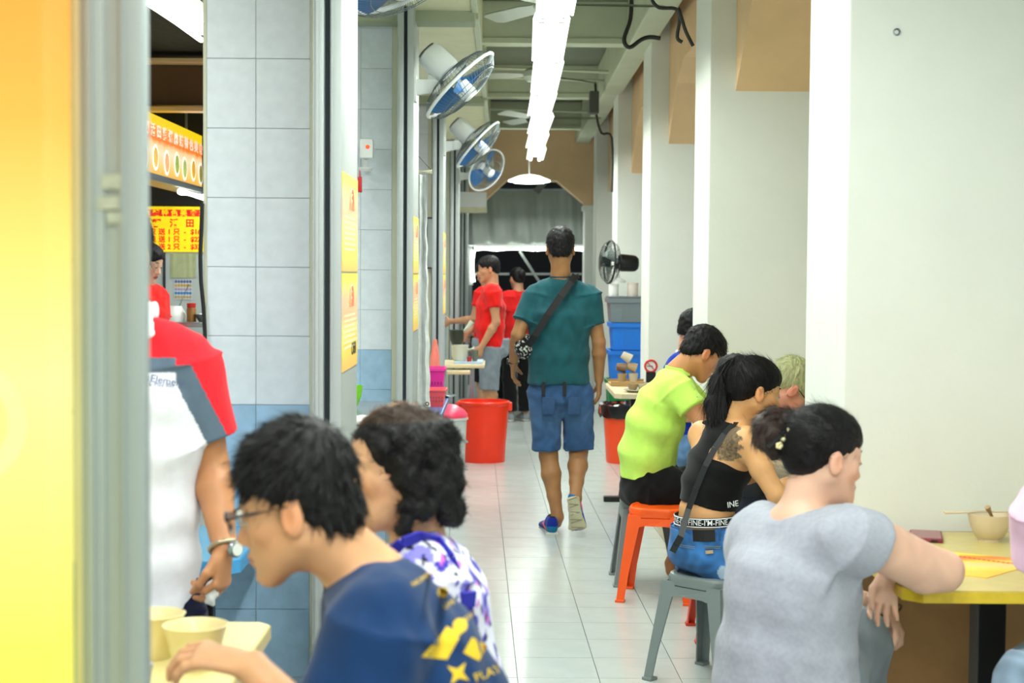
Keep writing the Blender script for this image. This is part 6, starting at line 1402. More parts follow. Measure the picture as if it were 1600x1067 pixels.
frb = np.cross(rt, V3((0, 0, 1)))
def bend_text(body_, size, c, a, b_, right, tilt, m, par, mid=0.0, name='lettering'):
    cu = bpy.data.curves.new('lettering', 'FONT'); cu.body = body_; cu.size = size; cu.align_x = 'CENTER'; cu.align_y = 'CENTER'; cu.offset = .0002; cu.resolution_u = 3
    t_ = bpy.data.objects.new('lettering', cu); COL.objects.link(t_); me = bpy.data.meshes.new_from_object(t_.evaluated_get(bpy.context.evaluated_depsgraph_get())); bpy.data.objects.remove(t_)
    r = nrm(right); fr_ = np.cross(r, V3((0, 0, 1))); off = np.array(ORG[par.name]); bmm = bmesh.new(); bmm.from_mesh(me)
    bmesh.ops.triangulate(bmm, faces=bmm.faces[:]); bmesh.ops.subdivide_edges(bmm, edges=[e_ for e_ in bmm.edges if e_.calc_length() > .008], cuts=2); bmm.to_mesh(me); bmm.free()
    sgn = 1 if fr_[1] < 0 else -1
    for v_ in me.vertices:
        x_, z_ = v_.co.x, v_.co.y; th = math.pi/2*sgn-(x_+mid)/((a+b_)/2)*sgn; q = V3(c)+r*a*math.cos(th)+fr_*b_*math.sin(th); q = q+V3((0, 0, z_+tilt*float(q[0]-c[0]))); v_.co = Vector([float(k_) for k_ in q-off])
    me.materials.clear(); me.materials.append(m); return link(name, me, par)
bend_text("FINE-I'M-FINE-I'M-FINE-I'M-FINE", .028, bc, .1408, .1088, rt, .045, M_wl, band, mid=.02)
# denim shorts
def den2(v):
    n = noise_np(v, 70); n2 = noise_np(v, 26, 3); col = np.tile(V3((.20, .40, .62))[None], (len(v), 1))*(1+.10*n+.10*n2)[:, None]
    rip = np.exp(-(((v-V3(p(1128, 893, 5.45)))/V3((.02, .08, .03)))**2).sum(1)); return blend(col, (rip > .45)*.8, (.75, .80, .84)).clip(0, 1).astype(np.float32)
ds = trousers(e, den2, V3(p(1103, 858, 5.6)), (hr, hl), (kr, kl), .66, s=.98, wr=(.152, .122), r0=.102, r1=.090, h=.0055, topcut=(p(1103, 819, 5.6), (-.10, 0, 1)), o=.010, rt=tuple(rt), fold=.003)
M_dd = mat('denim_waistband', (.17, .36, .58), .85, var=.15, vscale=60)
wb = ellipse_band(V3(p(1103, 826, 5.6)), .152, .120, rt, .034, .05, M_dd, 'denim_waistband', ds, th=.003)
def on_back(px, dz, a=.156, b_=.124, base=826):   # point on the back of the waistband ellipse at a pixel column
    c = V3(p(1103, base, 5.6)); best = None
    for i in range(400):
        t = 2*math.pi*i/400; q = c+rt*a*math.cos(t)+frb*b_*math.sin(t)
        if q[1] > c[1]+.03: continue
        x_ = 787+q[0]/q[1]*2400
        if best is None or abs(x_-px) < best[0]: best = (abs(x_-px), q)
    q = best[1]; return q+V3((0, 0, dz+.05*float(q[0]-c[0])))
b = MB(); a0, a1 = on_back(1088, -.004), on_back(1121, -.004)
for i in range(4):
    u0 = on_back(1088+i*8.25, -.004); u1 = on_back(1088+(i+1)*8.25, -.004); dd_ = (u1-u0)*.06; b.bar(u0-dd_, u1+dd_, .007, .042, up=(0, 0, 1))
b.build('leather_patch', M_strap, ds)
for px_ in (1066, 1128):
    b = MB(); q = on_back(px_, 0); b.bar(q+V3((0, 0, -.022)), q+V3((0, 0, .022)), .012, .006, up=tuple(frb)); b.build('belt_loop', M_dd, ds)
b = MB()
for (x0, x1) in ((1062, 1090), (1104, 1138)):
    for dz in (-.040, -.046):
        for i in range(5):
            u0 = on_back(x0+(x1-x0)*i/5, dz-.004*i/5, .164, .132); u1 = on_back(x0+(x1-x0)*(i+1)/5, dz-.004*(i+1)/5, .164, .132); b.bar(u0, u1, .002, .0016)
b.build('stitching', mat('stitch', (.50, .55, .55), .8), ds)['kind'] = 'stuff'
b = MB(); u0 = on_back(1107, -.062, .168, .136); u1 = on_back(1119, -.060, .168, .136); b.bar(u0, u1, .003, .012); b.build('pocket_label', mat('tan_label', (.70, .60, .45), .7), ds)
bag = empty('cross_body_bag_strap', p(1150, 660, 5.5), 'slim black strap running down the back of the woman in black top', 'bag strap')
ribbon([p(1158, 664, 5.56), p(1146, 664, 5.515), p(1132, 678, 5.50), p(1117, 700, 5.492), p(1102, 728, 5.487), p(1088, 762, 5.49), p(1076, 795, 5.494), p(1070, 815, 5.475), p(1063, 842, 5.45)], .022, .004, (.2, 1, 0), mat('strap_leather', (.06, .08, .09), .4), 'strap', bag)
ribbon([p(1064, 838, 5.447), p(1056, 852, 5.45), p(1051, 862, 5.46)], .024, .005, (.2, 1, 0), MATS['strap_leather'], 'strap_end', bag)
q = p(1150, 787, 5.47)
text('INE', .030, Matrix.Translation(p(1145, 788, 5.455)) @ Matrix.Rotation(.35, 4, 'Z') @ Matrix.Rotation(math.radians(90), 4, 'X') @ Matrix.Rotation(.12, 4, 'Z'), M_wl, tp)
# ================================================================== woman in grey T-shirt (right foreground)
Y0 = 3.62; p = lambda x, y, Y=Y0: P(x, y, Y)
e = person((0.66, 3.62, 0), 'woman in grey T-shirt, hair in a bun, leaning an elbow on the yellow table')
H = HeadFrame(p(1290, 715, 3.66), (.93, .32, -.15), (.13, .05, 1), .95); nk = p(1252, 800, 3.64)
shr, shl = p(1324, 838, 3.47), p(1172, 832, 3.76); elr = P(1478, 893, 3.56); wrr = P(1392, 893, 3.74)
ell, wll = p(1262, 925, 3.98), p(1384, 946, 4.02)
pel, wst, chs = p(1228, 1112), p(1232, 985), p(1240, 890)
hr, hl = p(1250, 1105, 3.56), p(1222, 1105, 3.74); kr, kl = P(1338, 1004, 3.85), P(1322, 1006, 4.06); ar_, al = V3((.88, 3.92, .10)), V3((.86, 4.12, .10))
SK = (.88, .71, .61)
F = Field(.0062); head(F, H, nk, jaw=.98, nose=.9, fat=.004, neck_r=.052); torso(F, pel, wst, chs, nk, shl, shr, 1.0, wp=(.16, .13), ww=(.135, .11), wc=(.155, .12))
F.econe(V3(shr)+V3((.03, .01, -.005)), elr, .050, .045, k=.04); F.econe(V3(shr)+V3((.06, .01, -.01)), V3(elr)+V3((-.05, 0, -.004)), (.056, .054), (.050, .050), k=.03)
m_ = V3(elr)+(V3(wrr)-V3(elr))*.35; F.econe(elr, m_, .042, .043, k=.02); F.econe(m_, wrr, .043, (.028, .022), k=.015)
arm(F, shl, ell, wll, .95)
hand(F, wrr, (-.22, .02, -1), (.1, -1, 0), (-1, 0, 0), .92, fcurl=[(.35, .5, .4), (.25, .4, .4), (.2, .35, .4), (.2, .35, .4)], spread=.16, thumb=.55)
hand(F, wll, (.42, .05, -1), (-1, -.3, -.3), (0, -1, 0), .95, curl=(.5, .9, .8))
seat_legs(F, (hr, hl), (kr, kl), (ar_, al), (1, .1, 0), 1.0, fat=.01)
F.refine(V3(H.c), .13, .0038); F.refine(V3(wrr)+V3((-.02, 0, -.08)), .10, .0038); F.refine(V3(wll)+V3((.03, 0, -.06)), .10, .0045)
v, f = F.mesh(); body = np_mesh('body', v, f, M_skin, e, skin_paint(SK, H, lip=(.78, .42, .40))); face_parts(H, e, True, body=body)
F = Field(.0045); H.e(F, (0, -.018, .047), (.080, .103, .088), .01); H.e(F, (0, -.062, .0), (.064, .054, .060), .02); H.e(F, (0, .02, .06), (.064, .060, .050), .02)
H.e(F, (0, .104, -.008), (.066, .052, .072), .01, 's')
for s in (-1, 1): H.e(F, (s*.085, .036, -.048), (.034, .052, .066), .01, 's'); H.e(F, (s*.088, -.014, -.018), (.018, .023, .040), .006, 's'); H.e(F, (s*.07, -.040, -.088), (.045, .05, .05), .01, 's')
F.plane(H.p(0, 0, -.062), -H.u); F.bump(.0012, 240, 2, stretch=(1, 1, .4)); v, f = F.mesh(); tie = V3(p(1236, 676, 3.70))
hp_ = np_mesh('hair', v, f, M_hair, e, extra=strands(v, f, 3000, .05, lambda q: tie-q, 5, w=.0008, lift=.0))
M_brown = mat('brown_black_hair', (.20, .13, .10), .5, var=.4, vscale=60, bump=.6, bscale=220, stretch=(1, .3, 1), spec=.4)
F = Field(.0045); bc_ = V3(p(1213, 674, 3.70)); F.ell(bc_, (.056, .050, .056), None, .02); F.ell(bc_+V3((.030, 0, .012)), (.034, .036, .034), None, .02)
for i in range(7):
    a = i*.9; F.ell(bc_+V3((.042*math.cos(a), -.014, .042*math.sin(a))), (.022, .024, .022), None, .008)
F.bump(.0018, 130, 4); v, f = F.mesh(); ctr = bc_
np_mesh('hair_bun', v, f, M_brown, hp_, extra=strands(v, f, 3500, .030, lambda q: np.cross(V3((.25, -1, .1)), q-ctr)+V3((0, 0, .004)), 9, w=.0011, lift=.0, curl=.1))
rs = np.random.RandomState(4); b = MB(); k0 = hp_
for i in range(16):
    q = bc_+V3((.004+.050*(i/16-.15), -.070+.014*abs(i/16-.4), .052*(i/16-.42)))+V3(rs.normal(0, .006, 3)); b.ball(tuple(q), .0042+.0018*rs.rand(), 8)
clip = b.build('pearl_beads', mat('pearl', (.90, .86, .68), .25), hp_, smooth=60); clip['kind'] = 'stuff'
b = MB(); b.bar(bc_+V3((-.03, -.064, -.030)), bc_+V3((.055, -.062, .045)), .012, .008); b.build('hair_clip', M_black, hp_)
for i, (dx, dz) in enumerate(((.034, .024), (.020, .010), (.028, -.002), (-.006, -.026))):
    b = MB(); c_ = bc_+V3((dx, -.076, dz))
    for j in range(5): a = 1.257*j; b.ball(tuple(c_+V3((.005*math.cos(a), 0, .005*math.sin(a)))), .0045, 8, sq=(1, .5, 1))
    b.build('flower', mat('cream_flower', (.92, .88, .66), .4), clip, smooth=60)
GRY = (.635, .65, .695)
def greyp(v): n = noise_np(v, 220, 1); return (np.tile(V3(GRY)[None], (len(v), 1))*(1+.025*n)[:, None]).clip(0, 1).astype(np.float32)
top(e, greyp, [(p(1226, 1112), .166, .142), (p(1226, 1068), .160, .136), (p(1228, 1020), .150, .128), (wst, .142, .120), (p(1236, 930), .152, .122), (chs, .160, .122)], nk+Vector((0, 0, -.004)), shl, shr, ell, elr, .23, s=.93, o=.011, h=.005, hem=(p(1228, 1128), (.05, 0, -1)), fold=.0028, flare=.014, seed=12, sl_r=.070, neck_r=.090, k=.06, relax=2, fine=(), deep=.035)
0 and collar(e, V3(nk)+V3((.0, -.0, -.040)), R=(.086, .084), nu=(.15, -.30, 1), r=.003, m=mat('grey_rib', tuple(c*.93 for c in GRY), .85))
b = MB(); q0 = p(1122, 1042, 3.47); 
trousers(e, flat((.50, .55, .58), .03), p(1236, 1104), (hr, hl), (kr, kl), 1.9, wr=(.162, .135), r0=.098, r1=.078, h=.007, ankles=(ar_, al), topcut=(p(1240, 1050), (-.75, 0, 1)), fold=.004, ankr=.05)
b = MB(); b.ring(V3(wll)+V3((.012, 0, -.012)), .030, .004, (.42, .05, -1), 18, 6); b.build('bracelet', mat('dark_beads', (.35, .25, .18), .3), e)
# ================================================================== person in pink at the right edge
e = person((1.72, 3.45, 0), 'person in pale pink T-shirt and jeans cut off by the right edge')
H = HeadFrame(V3((1.50, 3.55, 1.16)), (-.9, .15, -.3), (-.1, 0, 1), .97); nk = V3((1.56, 3.52, 1.00)); shl, shr = P(1622, 792, 3.55), V3((1.55, 3.80, .93))
ell, elr = P(1612, 890, 3.50), V3((1.42, 3.95, .78)); wll, wrr = V3((1.24, 3.70, .80)), V3((1.22, 3.90, .79))
ell = P(1632, 905, 3.62); wll = V3((1.52, 3.84, .80)); wrr = V3((1.50, 4.02, .80))
pel, wst, chs = V3((1.72, 3.55, .50)), V3((1.70, 3.55, .66)), V3((1.62, 3.56, .84))
HH = (V3((1.70, 3.45, .50)), V3((1.70, 3.65, .50))); KK = (P(1612, 1066, 3.50), V3((1.32, 3.75, .50))); AA = (V3((1.36, 3.48, .08)), V3((1.36, 3.72, .08)))
F = Field(.008); head(F, H, nk); torso(F, pel, wst, chs, nk, shl, shr, .95); arm(F, shl, ell, wll, .95); arm(F, shr, elr, wrr, .9); hand(F, wll, (-1, .2, 0), (0, 0, -1), (0, 1, 0), .9); hand(F, wrr, (-1, 0, 0), (0, 0, -1), (0, -1, 0), .9)
seat_legs(F, HH, KK, AA, (-1, 0, 0), .95)
v, f = F.mesh(); body = np_mesh('body', v, f, M_skin, e, skin_paint((.86, .66, .54), H)); face_parts(H, e, True, body=body); short_hair(H, e, h=.006, n=700, seed=15)
top(e, flat((.90, .76, .86)), [(V3(pel)-V3((0, 0, .03)), .15, .12), (wst, .145, .115), (chs, .155, .115)], nk, shl, shr, ell, elr, .66, s=.95, o=.018, h=.006, fold=.004, flare=.022, seed=14)
trousers(e, flat((.50, .58, .66), .12, 50), V3(pel), HH, KK, 1.9, s=.95, wr=(.15, .12), r0=.09, r1=.075, h=.008, ankles=AA, topcut=((1.7, 3.5, .62), (0, 0, 1)), rt=(0, 1, 0))
# ================================================================== man in white, grey and red polo shirt
Y0 = 3.62; p = lambda x, y, Y=Y0: P(x, y, Y)
e = person((P(195, 500, Y0).x, Y0, 0), 'standing man in red, grey and white polo shirt with steel watch behind the left table')
H = HeadFrame(p(176, 398, 3.58), (-.25, -.95, -.08), (0, 0, 1), 1.0); nk = p(197, 492)
shl, shr = p(299, 562, 3.62), p(90, 562, 3.66); ell, elr = p(330, 728, 3.66), p(50, 728, 3.70); wll, wrr = p(351, 858, 3.54), p(40, 858, 3.5)
pel, wst, chs = p(193, 935, 3.62), p(193, 800, 3.62), p(195, 620, 3.62)
hl, hr = V3(p(250, 955)), V3(p(136, 955)); kl, kr = hl+V3((0, -.02, -.38)), hr+V3((0, -.02, -.38)); al, ar_ = V3((hl[0], 3.66, .09)), V3((hr[0], 3.66, .09))
F = Field(.0062); head(F, H, nk, jaw=1.08, fat=.004); torso(F, pel, wst, chs, nk, shl, shr, 1.0, ww=(.15, .12), wp=(.155, .12)); arm(F, shl, ell, wll, 1.0, fat=.006); arm(F, shr, elr, wrr, 1.0, fat=.006)
hand(F, wll, (-.08, -.05, -1), (-1, .3, 0), (-.3, -1, 0), 1.02, fcurl=[(.9, .9, .6), (.55, .6, .5), (.5, .6, .5), (.5, .6, .5)], thumb=.45); hand(F, wrr, (0, 0, -1), (1, 0, 0), (0, -1, 0), 1.0)
leg(F, hl, kl, al, 1.0); leg(F, hr, kr, ar_, 1.0); F.refine(V3(wll)+V3((0, 0, -.09)), .11, .0038)
v, f = F.mesh(); body = np_mesh('body', v, f, M_skin, e, skin_paint((.74, .52, .36), H)); face_parts(H, e, False, body=body); short_hair(H, e, h=.006, n=900, seed=16)
def band(v):
    px = 787+v[:, 0]/v[:, 1]*2400-1.5; py = 426-(v[:, 2]-CAMZ)/v[:, 1]*2400; W_ = V3((.90, .91, .95)); R_ = V3((.93, .16, .20)); G_ = V3((.36, .43, .50))
    return px, py, W_, R_, G_
zr, zg = float(p(250, 560, 3.49).z), float(p(250, 583, 3.49).z); sx0, sx1 = float(p(288, 600).x), float(p(240, 560).x)
A0 = V3(p(291, 566, 3.56)); A1 = V3(p(346, 690, 3.56))
def polo(v):
    x, z = v[:, 0], v[:, 2]; cx = float(p(195, 600).x); xx = np.abs(x-cx); col = np.tile(V3((.90, .91, .95))[None], (len(v), 1))
    sc_ = .6/400
    zA, zB = A0[2], A1[2]; t = (zA-z)/(zA-zB); xl = (A0[0]-cx)+(A1[0]-A0[0])*t; wd = .038
    body_ = xx < (float(p(288, 600).x)-cx)
    zt = zr-.02*np.clip((xx-.05)/.1, 0, 1)*0
    red = (body_ & (z > zt)) | (~body_ & (xx > xl+ .012) ) | (~body_ & (z > zA-.004)); gry = (body_ & (z <= zt) & (z > zg)) | (~body_ & ~red & (xx > xl-wd) & (z <= zA-.004))
    col[red] = V3((.92, .15, .20)); col[gry] = V3((.36, .43, .50)); return col.astype(np.float32)
sh_ = top(e, polo, [(p(193, 938), .162, .135), (p(193, 870), .155, .13), (wst, .152, .125), (p(194, 700), .160, .125), (chs, .165, .125)], nk, shl, shr, ell, elr, .70, o=.016, h=.0042, hem=(p(193, 948), (.10, 0, -1)), fold=.0026, flare=.024, seed=21, sl_r=.056, k=.05, relax=1)
M_col = mat('white_collar_cloth', (.92, .93, .96), .8)
F = Field(.005)
for a, b_ in (((-.055, -.045), (-.015, -.105)), ((.045, -.050), (.085, -.100))): 
    F.econe(V3(nk)+V3((a[0]*1.1, a[1]-.02, .022)), V3(nk)+V3((b_[0], b_[1]-.018, -.045)), (.030, .006), (.012, .005), (1, 0, .3), .01, .8)
n0 = V3(nk)
for i in range(12):
    a = 2*math.pi*i/12; a2 = 2*math.pi*(i+1)/12; F.econe(n0+V3((.070*math.cos(a), .068*math.sin(a)-.004, .010)), n0+V3((.070*math.cos(a2), .068*math.sin(a2)-.004, .010)), (.022, .007), (.022, .007), (0, 0, 1), .008, .8)
v, f = F.mesh(); np_mesh('collar', v, f, M_col, e)
# lettering on the chest, raised a hair off the cloth by a shrink onto the shirt surface
def on_surface(me_o, surf, lift=.0012, dirv=(0, 1, 0)):
    from mathutils.bvhtree import BVHTree
    bvh = BVHTree.FromPolygons([v_.co for v_ in surf.data.vertices], [p_.vertices[:] for p_ in surf.data.polygons]); og = ORG[surf.name]
    for v_ in me_o.data.vertices:
        d = (v_.co+og-cam.location).normalized(); h_ = bvh.ray_cast(v_.co-d*.4, d)
        if h_[0] is not None: v_.co = h_[0]-d*lift
M_nav = mat('navy_print', (.35, .38, .55), .7)
for s_, px_, py_, sz, rot in (('MaisElement', 247, 593, .024, .16), ('Tack Play Bay', 246, 601, .014, .05)):
    t_ = text(s_, sz, Matrix.Translation(p(px_, py_, 3.48)) @ Matrix.Rotation(math.radians(90), 4, 'X') @ Matrix.Rotation(-rot, 4, 'Z'), M_nav, sh_, ext=0.0); on_surface(t_, sh_)
trousers(e, flat((.07, .09, .22)), p(193, 950, 3.62), (hl, hr), (kl, kr), 1.9, wr=(.165, .13), r0=.092, r1=.075, ankles=(al, ar_), topcut=(p(193, 900), (0, 0, 1)), ankr=.06, h=.008, leg_k=.012)
for a in (al, ar_): shoe(e, V3((a[0], 3.72, 0)), V3((a[0], 3.44, 0)), (0, 0, 1), (.1, .1, .1), ((.1, .1, .1), (.1, .1, .1)), (.3, .3, .3), h=.006)
wd = nrm(V3(wll)-V3(ell)); wc_ = V3(wll)+wd*-.005
b = MB(); b.ring(wc_, .033, .0065, tuple(wd), 28, 8)
wt = b.build('watch_bracelet', mat('gold_steel', (.72, .66, .56), .3, .8), e, smooth=50)
x_, y_, _ = frame(wd); b = MB(); b.lathe([(0, .010), (.016, .010), (.019, .006), (.020, 0), (.018, -.004), (0, -.004)], wc_+V3((.028, -.024, 0)), 24, axis=(.75, -.66, .05)); b.build('watch_case', M_steel, wt, smooth=30)
b = MB(); b.lathe([(0, .0112), (.0145, .0112)], wc_+V3((.028, -.024, 0)), 24, axis=(.75, -.66, .05)); b.build('watch_dial', mat('watch_dial', (.88, .90, .88), .2), wt)
F = Field(.004); q = V3(wll)+V3((-.030, -.012, -.10)); F.ell(q, (.016, .018, .030), None, .01); F.bump(.003, 150, 2); v, f = F.mesh(); ti = empty('tissue', tuple(float(t) for t in q), 'small crumpled white tissue in the hand of the man in polo shirt', 'tissue'); np_mesh('paper', v, f, M_white, ti)
# ================================================================== old woman in floral blouse
Y0 = 2.95; p = lambda x, y, Y=Y0: P(x, y, Y)
e = person((-0.14, 2.98, 0), 'old woman with curly black hair in purple and white floral blouse')
H = HeadFrame(p(617, 731, 2.95), (-.97, -.17, -.06), (-.02, 0, 1), .97); nk = p(655, 862, 2.98)
shl, shr = p(660, 908, 2.80), p(675, 900, 3.12); ell, elr = p(640, 1085, 2.76), p(630, 1085, 3.16); wll, wrr = V3((-.40, 2.88, .60)), V3((-.40, 3.05, .60))
pel, wst, chs = V3((-.15, 2.98, .52)), V3((-.145, 2.98, .70)), V3((-.155, 2.97, .86))
HH = (V3((-.15, 2.88, .52)), V3((-.15, 3.08, .52))); KK = (V3((-.55, 2.86, .52)), V3((-.55, 3.06, .52))); AA = (V3((-.50, 2.86, .08)), V3((-.50, 3.08, .08)))
OLD = (.86, .66, .50)
F = Field(.0065); head(F, H, nk, jaw=1.02, old=1, fat=.003, neck_r=.052, lips=.8); torso(F, pel, wst, chs, nk, shl, shr, .93); arm(F, shl, ell, wll, .92); arm(F, shr, elr, wrr, .92)
hand(F, wll, (-1, 0, 0), (0, 0, -1), (0, 1, 0), .9); hand(F, wrr, (-1, 0, 0), (0, 0, -1), (0, -1, 0), .9); seat_legs(F, HH, KK, AA, (-1, 0, 0), .93); F.refine(V3(H.c), .13, .0038)
# wrinkles: nasolabial folds and under-eye lines
for s in (-1, 1):
    H.cn(F, (s*.020, .092, -.040), (s*.036, .076, -.078), .002, .002, .004) if 0 else F.econe(H.p(s*.021, .094, -.042), H.p(s*.036, .080, -.080), .0028, .0028, H.r, .006, .8, 's')
    F.econe(H.p(s*.020, .088, -.016), H.p(s*.044, .076, -.018), .0022, .0022, H.r, .006, .8, 's')
def oldx(v, col):
    q = H.loc(v); n = noise_np(v, 120, 3); return col*(1-.04*np.clip(n, 0, 1))[:, None]
v, f = F.mesh(); body = np_mesh('body', v, f, M_skin, e, skin_paint(OLD, H, lip=(.74, .42, .38), extra=oldx)); face_parts(H, e, True, browc=(.30, .24, .20), body=body)
F = Field(.005); H.e(F, (0, -.020, .040), (.084, .104, .088), .01); H.e(F, (0, -.045, -.03), (.078, .085, .07), .02)
rs = np.random.RandomState(3)
for i in range(260):
    a = rs.uniform(-2.45, 2.45); z_ = rs.uniform(-.112, .080); R0 = .086 if z_ < .03 else .086*math.sqrt(max(.1, 1-((z_-.03)/.11)**2))
    x_, y_ = math.sin(a)*R0*.95, -.022-math.cos(a)*R0*1.12
    if y_ > (.0 if z_ < .045 else .030): continue
    H.e(F, (x_, y_, z_), (.016, .016, .015), .010)
[H.e(F, (sx_*.080, -.016, -.010), (.022, .026, .040), .01) for sx_ in (-1, 1)]; H.e(F, (0, .112, -.012), (.12, .088, .078), .008, 's'); F.bump(.0022, 110, 6); F.bump(.0014, 240, 7)
def hairc(v):
    q = H.loc(v); t = np.exp(-((q[:, 0]-.005)/.016)**2)*(q[:, 2] > .09)*(q[:, 1] > -.06); g = (q[:, 2] > .095)
    col = np.tile(V3((.055, .05, .052))[None], (len(v), 1)); col = blend(col, g*.55, (.30, .20, .11)); return blend(col, t*.8, (.66, .52, .42)).astype(np.float32)
v, f = F.mesh(); M_hairc = mat('curly_hair', (.06, .05, .05), .6, var=.25, vscale=60, attr='col', spec=.3)
np_mesh('hair', v, f, M_hairc, e, color=hairc, extra=strands(v, f, 6000, .020, lambda q: np.cross(q-H.c, V3(rs.normal(0, 1, 3))), 8, w=.0010, lift=.35, curl=.6))
def floral(v):
    n1, n2, n3, n4 = noise_np(v, 48, 1), noise_np(v, 62, 5), noise_np(v, 95, 8), noise_np(v, 75, 11); col = np.tile(V3((.86, .86, .93))[None], (len(v), 1))
    col[n1 > .55] = V3((.52, .50, .86)); col[n2 > .80] = V3((.26, .22, .66)); col[n4 > 1.0] = V3((.80, .42, .80)); col[n3 > .95] = V3((.08, .08, .14)); return col.astype(np.float32)
top(e, floral, [(V3(pel)-V3((0, 0, .04)), .155, .125), (wst, .150, .115), (chs, .155, .105)], nk, shl, shr, ell, elr, .62, s=.95, o=.018, h=.0055, fold=.004, flare=.03, seed=31, k=.06, neck_r=.056)
M_bstrap = mat('royal_blue_strap', (.12, .12, .62), .6)
bg = empty('blue_bag_strap', tuple(float(t) for t in shl), 'royal blue bag strap over the floral blouse', 'bag strap')
ribbon([p(607, 868, 2.78), p(628, 848, 2.76), p(655, 838, 2.80), p(684, 846, 2.83), p(703, 872, 2.80), p(716, 905, 2.80), p(730, 945, 2.80), p(738, 985, 2.82), p(742, 1040, 2.84)], .020, .006, (0, 1, .2), M_bstrap, 'strap', bg)
ribbon([p(720, 938, 2.775), p(742, 935, 2.79)], .030, .008, (0, 1, .2), M_bstrap, 'strap_keeper', bg)
trousers(e, flat((.16, .16, .22)), V3(pel), HH, KK, 1.85, s=.93, wr=(.155, .13), r0=.09, r1=.066, h=.009, ankles=AA, topcut=((0, 0, .62), (0, 0, 1)), rt=(0, 1, 0))
# ================================================================== eating man in navy T-shirt
Y0 = 2.36; p = lambda x, y, Y=Y0: P(x, y, Y)
e = person((-0.13, 2.38, 0), 'young man with glasses in navy T-shirt with yellow print, eating at the lower left')
H = HeadFrame(p(462, 795, 2.36), (-.975, .13, -.19), (-.16, .02, 1), .94); nk = p(578, 903, 2.37)
shl, shr = p(585, 985, 2.21), p(605, 965, 2.56); ell, elr = P(528, 1190, 2.18), P(500, 1190, 2.60); wll, wrr = P(392, 1040, 2.36), V3((-.44, 2.54, .765))
pel, wst, chs = V3((-.15, 2.38, .52)), V3((-.135, 2.38, .72)), V3((-.175, 2.38, .90))
HH = (V3((-.14, 2.28, .52)), V3((-.14, 2.48, .52))); KK = (V3((-.56, 2.24, .54)), V3((-.56, 2.50, .54))); AA = (V3((-.50, 2.24, .08)), V3((-.50, 2.5, .08)))
NS = (.84, .63, .46)
F = Field(.0065); head(F, H, nk, jaw=1.0, nose=1.05); torso(F, pel, wst, chs, nk, shl, shr, 1.0, wc=(.15, .11)); arm(F, shl, ell, wll, 1.0); arm(F, shr, elr, wrr, 1.0)
hand(F, wll, (-1, .04, .22), (-.10, .25, -1), (0, 1, 0), 1.0, fcurl=[(.45, .75, .5), (.40, .7, .5), (.38, .65, .5), (.40, .6, .5)], spread=.10, thumb=.6)
hand(F, wrr, (-1, -.1, .1), (0, -.6, -1), (0, -1, 0), 1.0, fcurl=[(.6, .8, .5)]*4, thumb=.6)
seat_legs(F, HH, KK, AA, (-1, 0, 0), 1.0); F.refine(V3(H.c), .13, .0035); F.refine(V3(wll)+V3((-.09, 0, .01)), .10, .0035); F.refine(V3(wrr)+V3((-.09, 0, 0)), .10, .0038)
v, f = F.mesh(); body = np_mesh('body', v, f, M_skin, e, skin_paint(NS, H, lip=(.74, .42, .38))); face_parts(H, e, True, body=body)
hh = short_hair(H, e, h=.0042, top=.034, n=7000, L=.028, seed=41, bk=.096, lift=.06, hairline=.066, nape=-.050)
b = MB()
for s in (1, -1): b.tube([H.p(s*.081, -.012, .014), H.p(s*.080, .045, .012), H.p(s*.072, .096, .010)], [.002, .0026, .0030], 8)
b.tube([H.p(-.012, .106, .008), H.p(0, .110, .011), H.p(.012, .106, .008)], .0018, 6)
for s in (1, -1): b.tube([H.p(s*x, y, z) for x, y, z in ((.012, .106, .012), (.040, .104, .017), (.066, .097, .014), (.072, .094, .006))], .0030, 8)
for s in (1, -1): b.tube([H.p(s*x, y, z) for x, y, z in ((.072, .094, .006), (.068, .094, -.012), (.045, .100, -.020), (.020, .104, -.016), (.012, .106, .002), (.012, .106, .012))], .0010, 6)
gl = b.build('glasses', mat('black_frame', (.03, .03, .035), .3), e, smooth=60)
for s in (1, -1):
    b = MB(); pts = [H.p(s*x, y, z) for x, y, z in ((.012, .106, .012), (.040, .104, .017), (.066, .097, .014), (.072, .094, .006), (.068, .094, -.012), (.045, .100, -.020), (.020, .104, -.016))]; b.add([tuple(q) for q in pts], [tuple(range(len(pts)))]); b.build('lens', mat('glass_lens', (.92, .96, .98), .03, trans=.96, var=0), gl)
NAVY = (.055, .19, .36)
nv = top(e, flat(NAVY, .03), [(V3(pel)-V3((0, 0, .05)), .16, .13), (wst, .158, .122), (V3((-.142, 2.38, .82)), .162, .118), (V3((-.165, 2.38, .90)), .165, .110)], nk, shl, shr, ell, elr, .62, o=.015, h=.0055, fold=.0045, flare=.022, seed=42, k=.07, sl_r=.060, neck_r=.052, deep=.006, nu=nrm((-.45, 0, .9)))
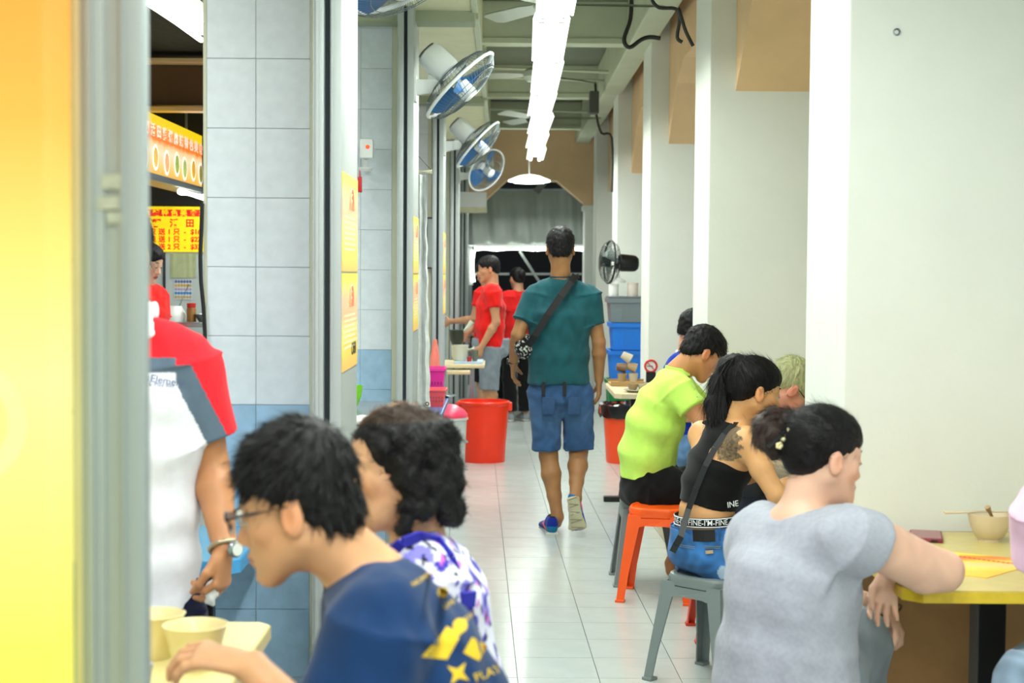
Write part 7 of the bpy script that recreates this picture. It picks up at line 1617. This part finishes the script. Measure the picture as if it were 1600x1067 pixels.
0 and collar(e, V3(nk)+V3((.004, 0, .008)), R=(.060, .060), nu=(-.75, 0, 1), r=.008, m=mat('navy_rib', (.045, .16, .31), .9))
M_yp = mat('yellow_shirt_print', (.86, .72, .14), .75)
def shirt_shape(pts, px, py, s_, rot, nm='print_patch'):
    b = MB(); pts = [(0, 0)]+list(pts); o_ = p(px, py, 2.2); c_, s2 = math.cos(rot), math.sin(rot); V_ = [tuple(o_+Vector(((x*c_-y*s2)*s_, 0, (x*s2+y*c_)*s_))) for x, y in pts]; b.add(V_, [(0, i, i % (len(V_)-1)+1) for i in range(1, len(V_))])
    o = b.build(nm, M_yp, nv); bm = bmesh.new(); bm.from_mesh(o.data); bmesh.ops.triangulate(bm, faces=bm.faces[:]); bmesh.ops.subdivide_edges(bm, edges=bm.edges[:], cuts=3, use_grid_fill=True); bm.to_mesh(o.data); bm.free(); on_surface(o, nv, .0015); return o
shirt_shape([(-1, -1), (.55, -.75), (1, 1), (0, 1.2), (-.2, .6)], 690, 1008, .024, -.25)
shirt_shape([(-1, -1), (0, -.5), (1, -1), (.5, 0), (1, 1), (0, .5), (-1, 1), (-.5, 0)], 716, 1052, .014, .2)
shirt_shape([(math.cos(a), math.sin(a)) for a in [i*.5236 for i in range(12)]], 719, 977, .011, 0)
shirt_shape([(math.cos(a), math.sin(a)) for a in [i*.5236 for i in range(12)]], 692, 925, .008, 0)
shirt_shape([(-1, -1), (1, -1), (1, 1), (-1, 1)], 743, 1014, .013, -.5)
for s_, px_, py_, sz, rot in (('NUMBER', 664, 902, .011, .55), ('LIVE', 702, 944, .010, .6), ('EVENT', 730, 966, .010, .65), ('PLAY', 762, 1052, .018, .4)):
    t_ = text(s_, sz, Matrix.Translation(p(px_, py_, 2.2)) @ Matrix.Rotation(math.radians(90), 4, 'X') @ Matrix.Rotation(rot, 4, 'Z'), M_yp, nv, ext=0.0); on_surface(t_, nv, .0022)
trousers(e, flat((.14, .15, .18)), V3(pel), HH, KK, 1.85, wr=(.155, .13), r0=.092, r1=.07, h=.009, ankles=AA, topcut=((0, 0, .64), (0, 0, 1)), rt=(0, 1, 0))
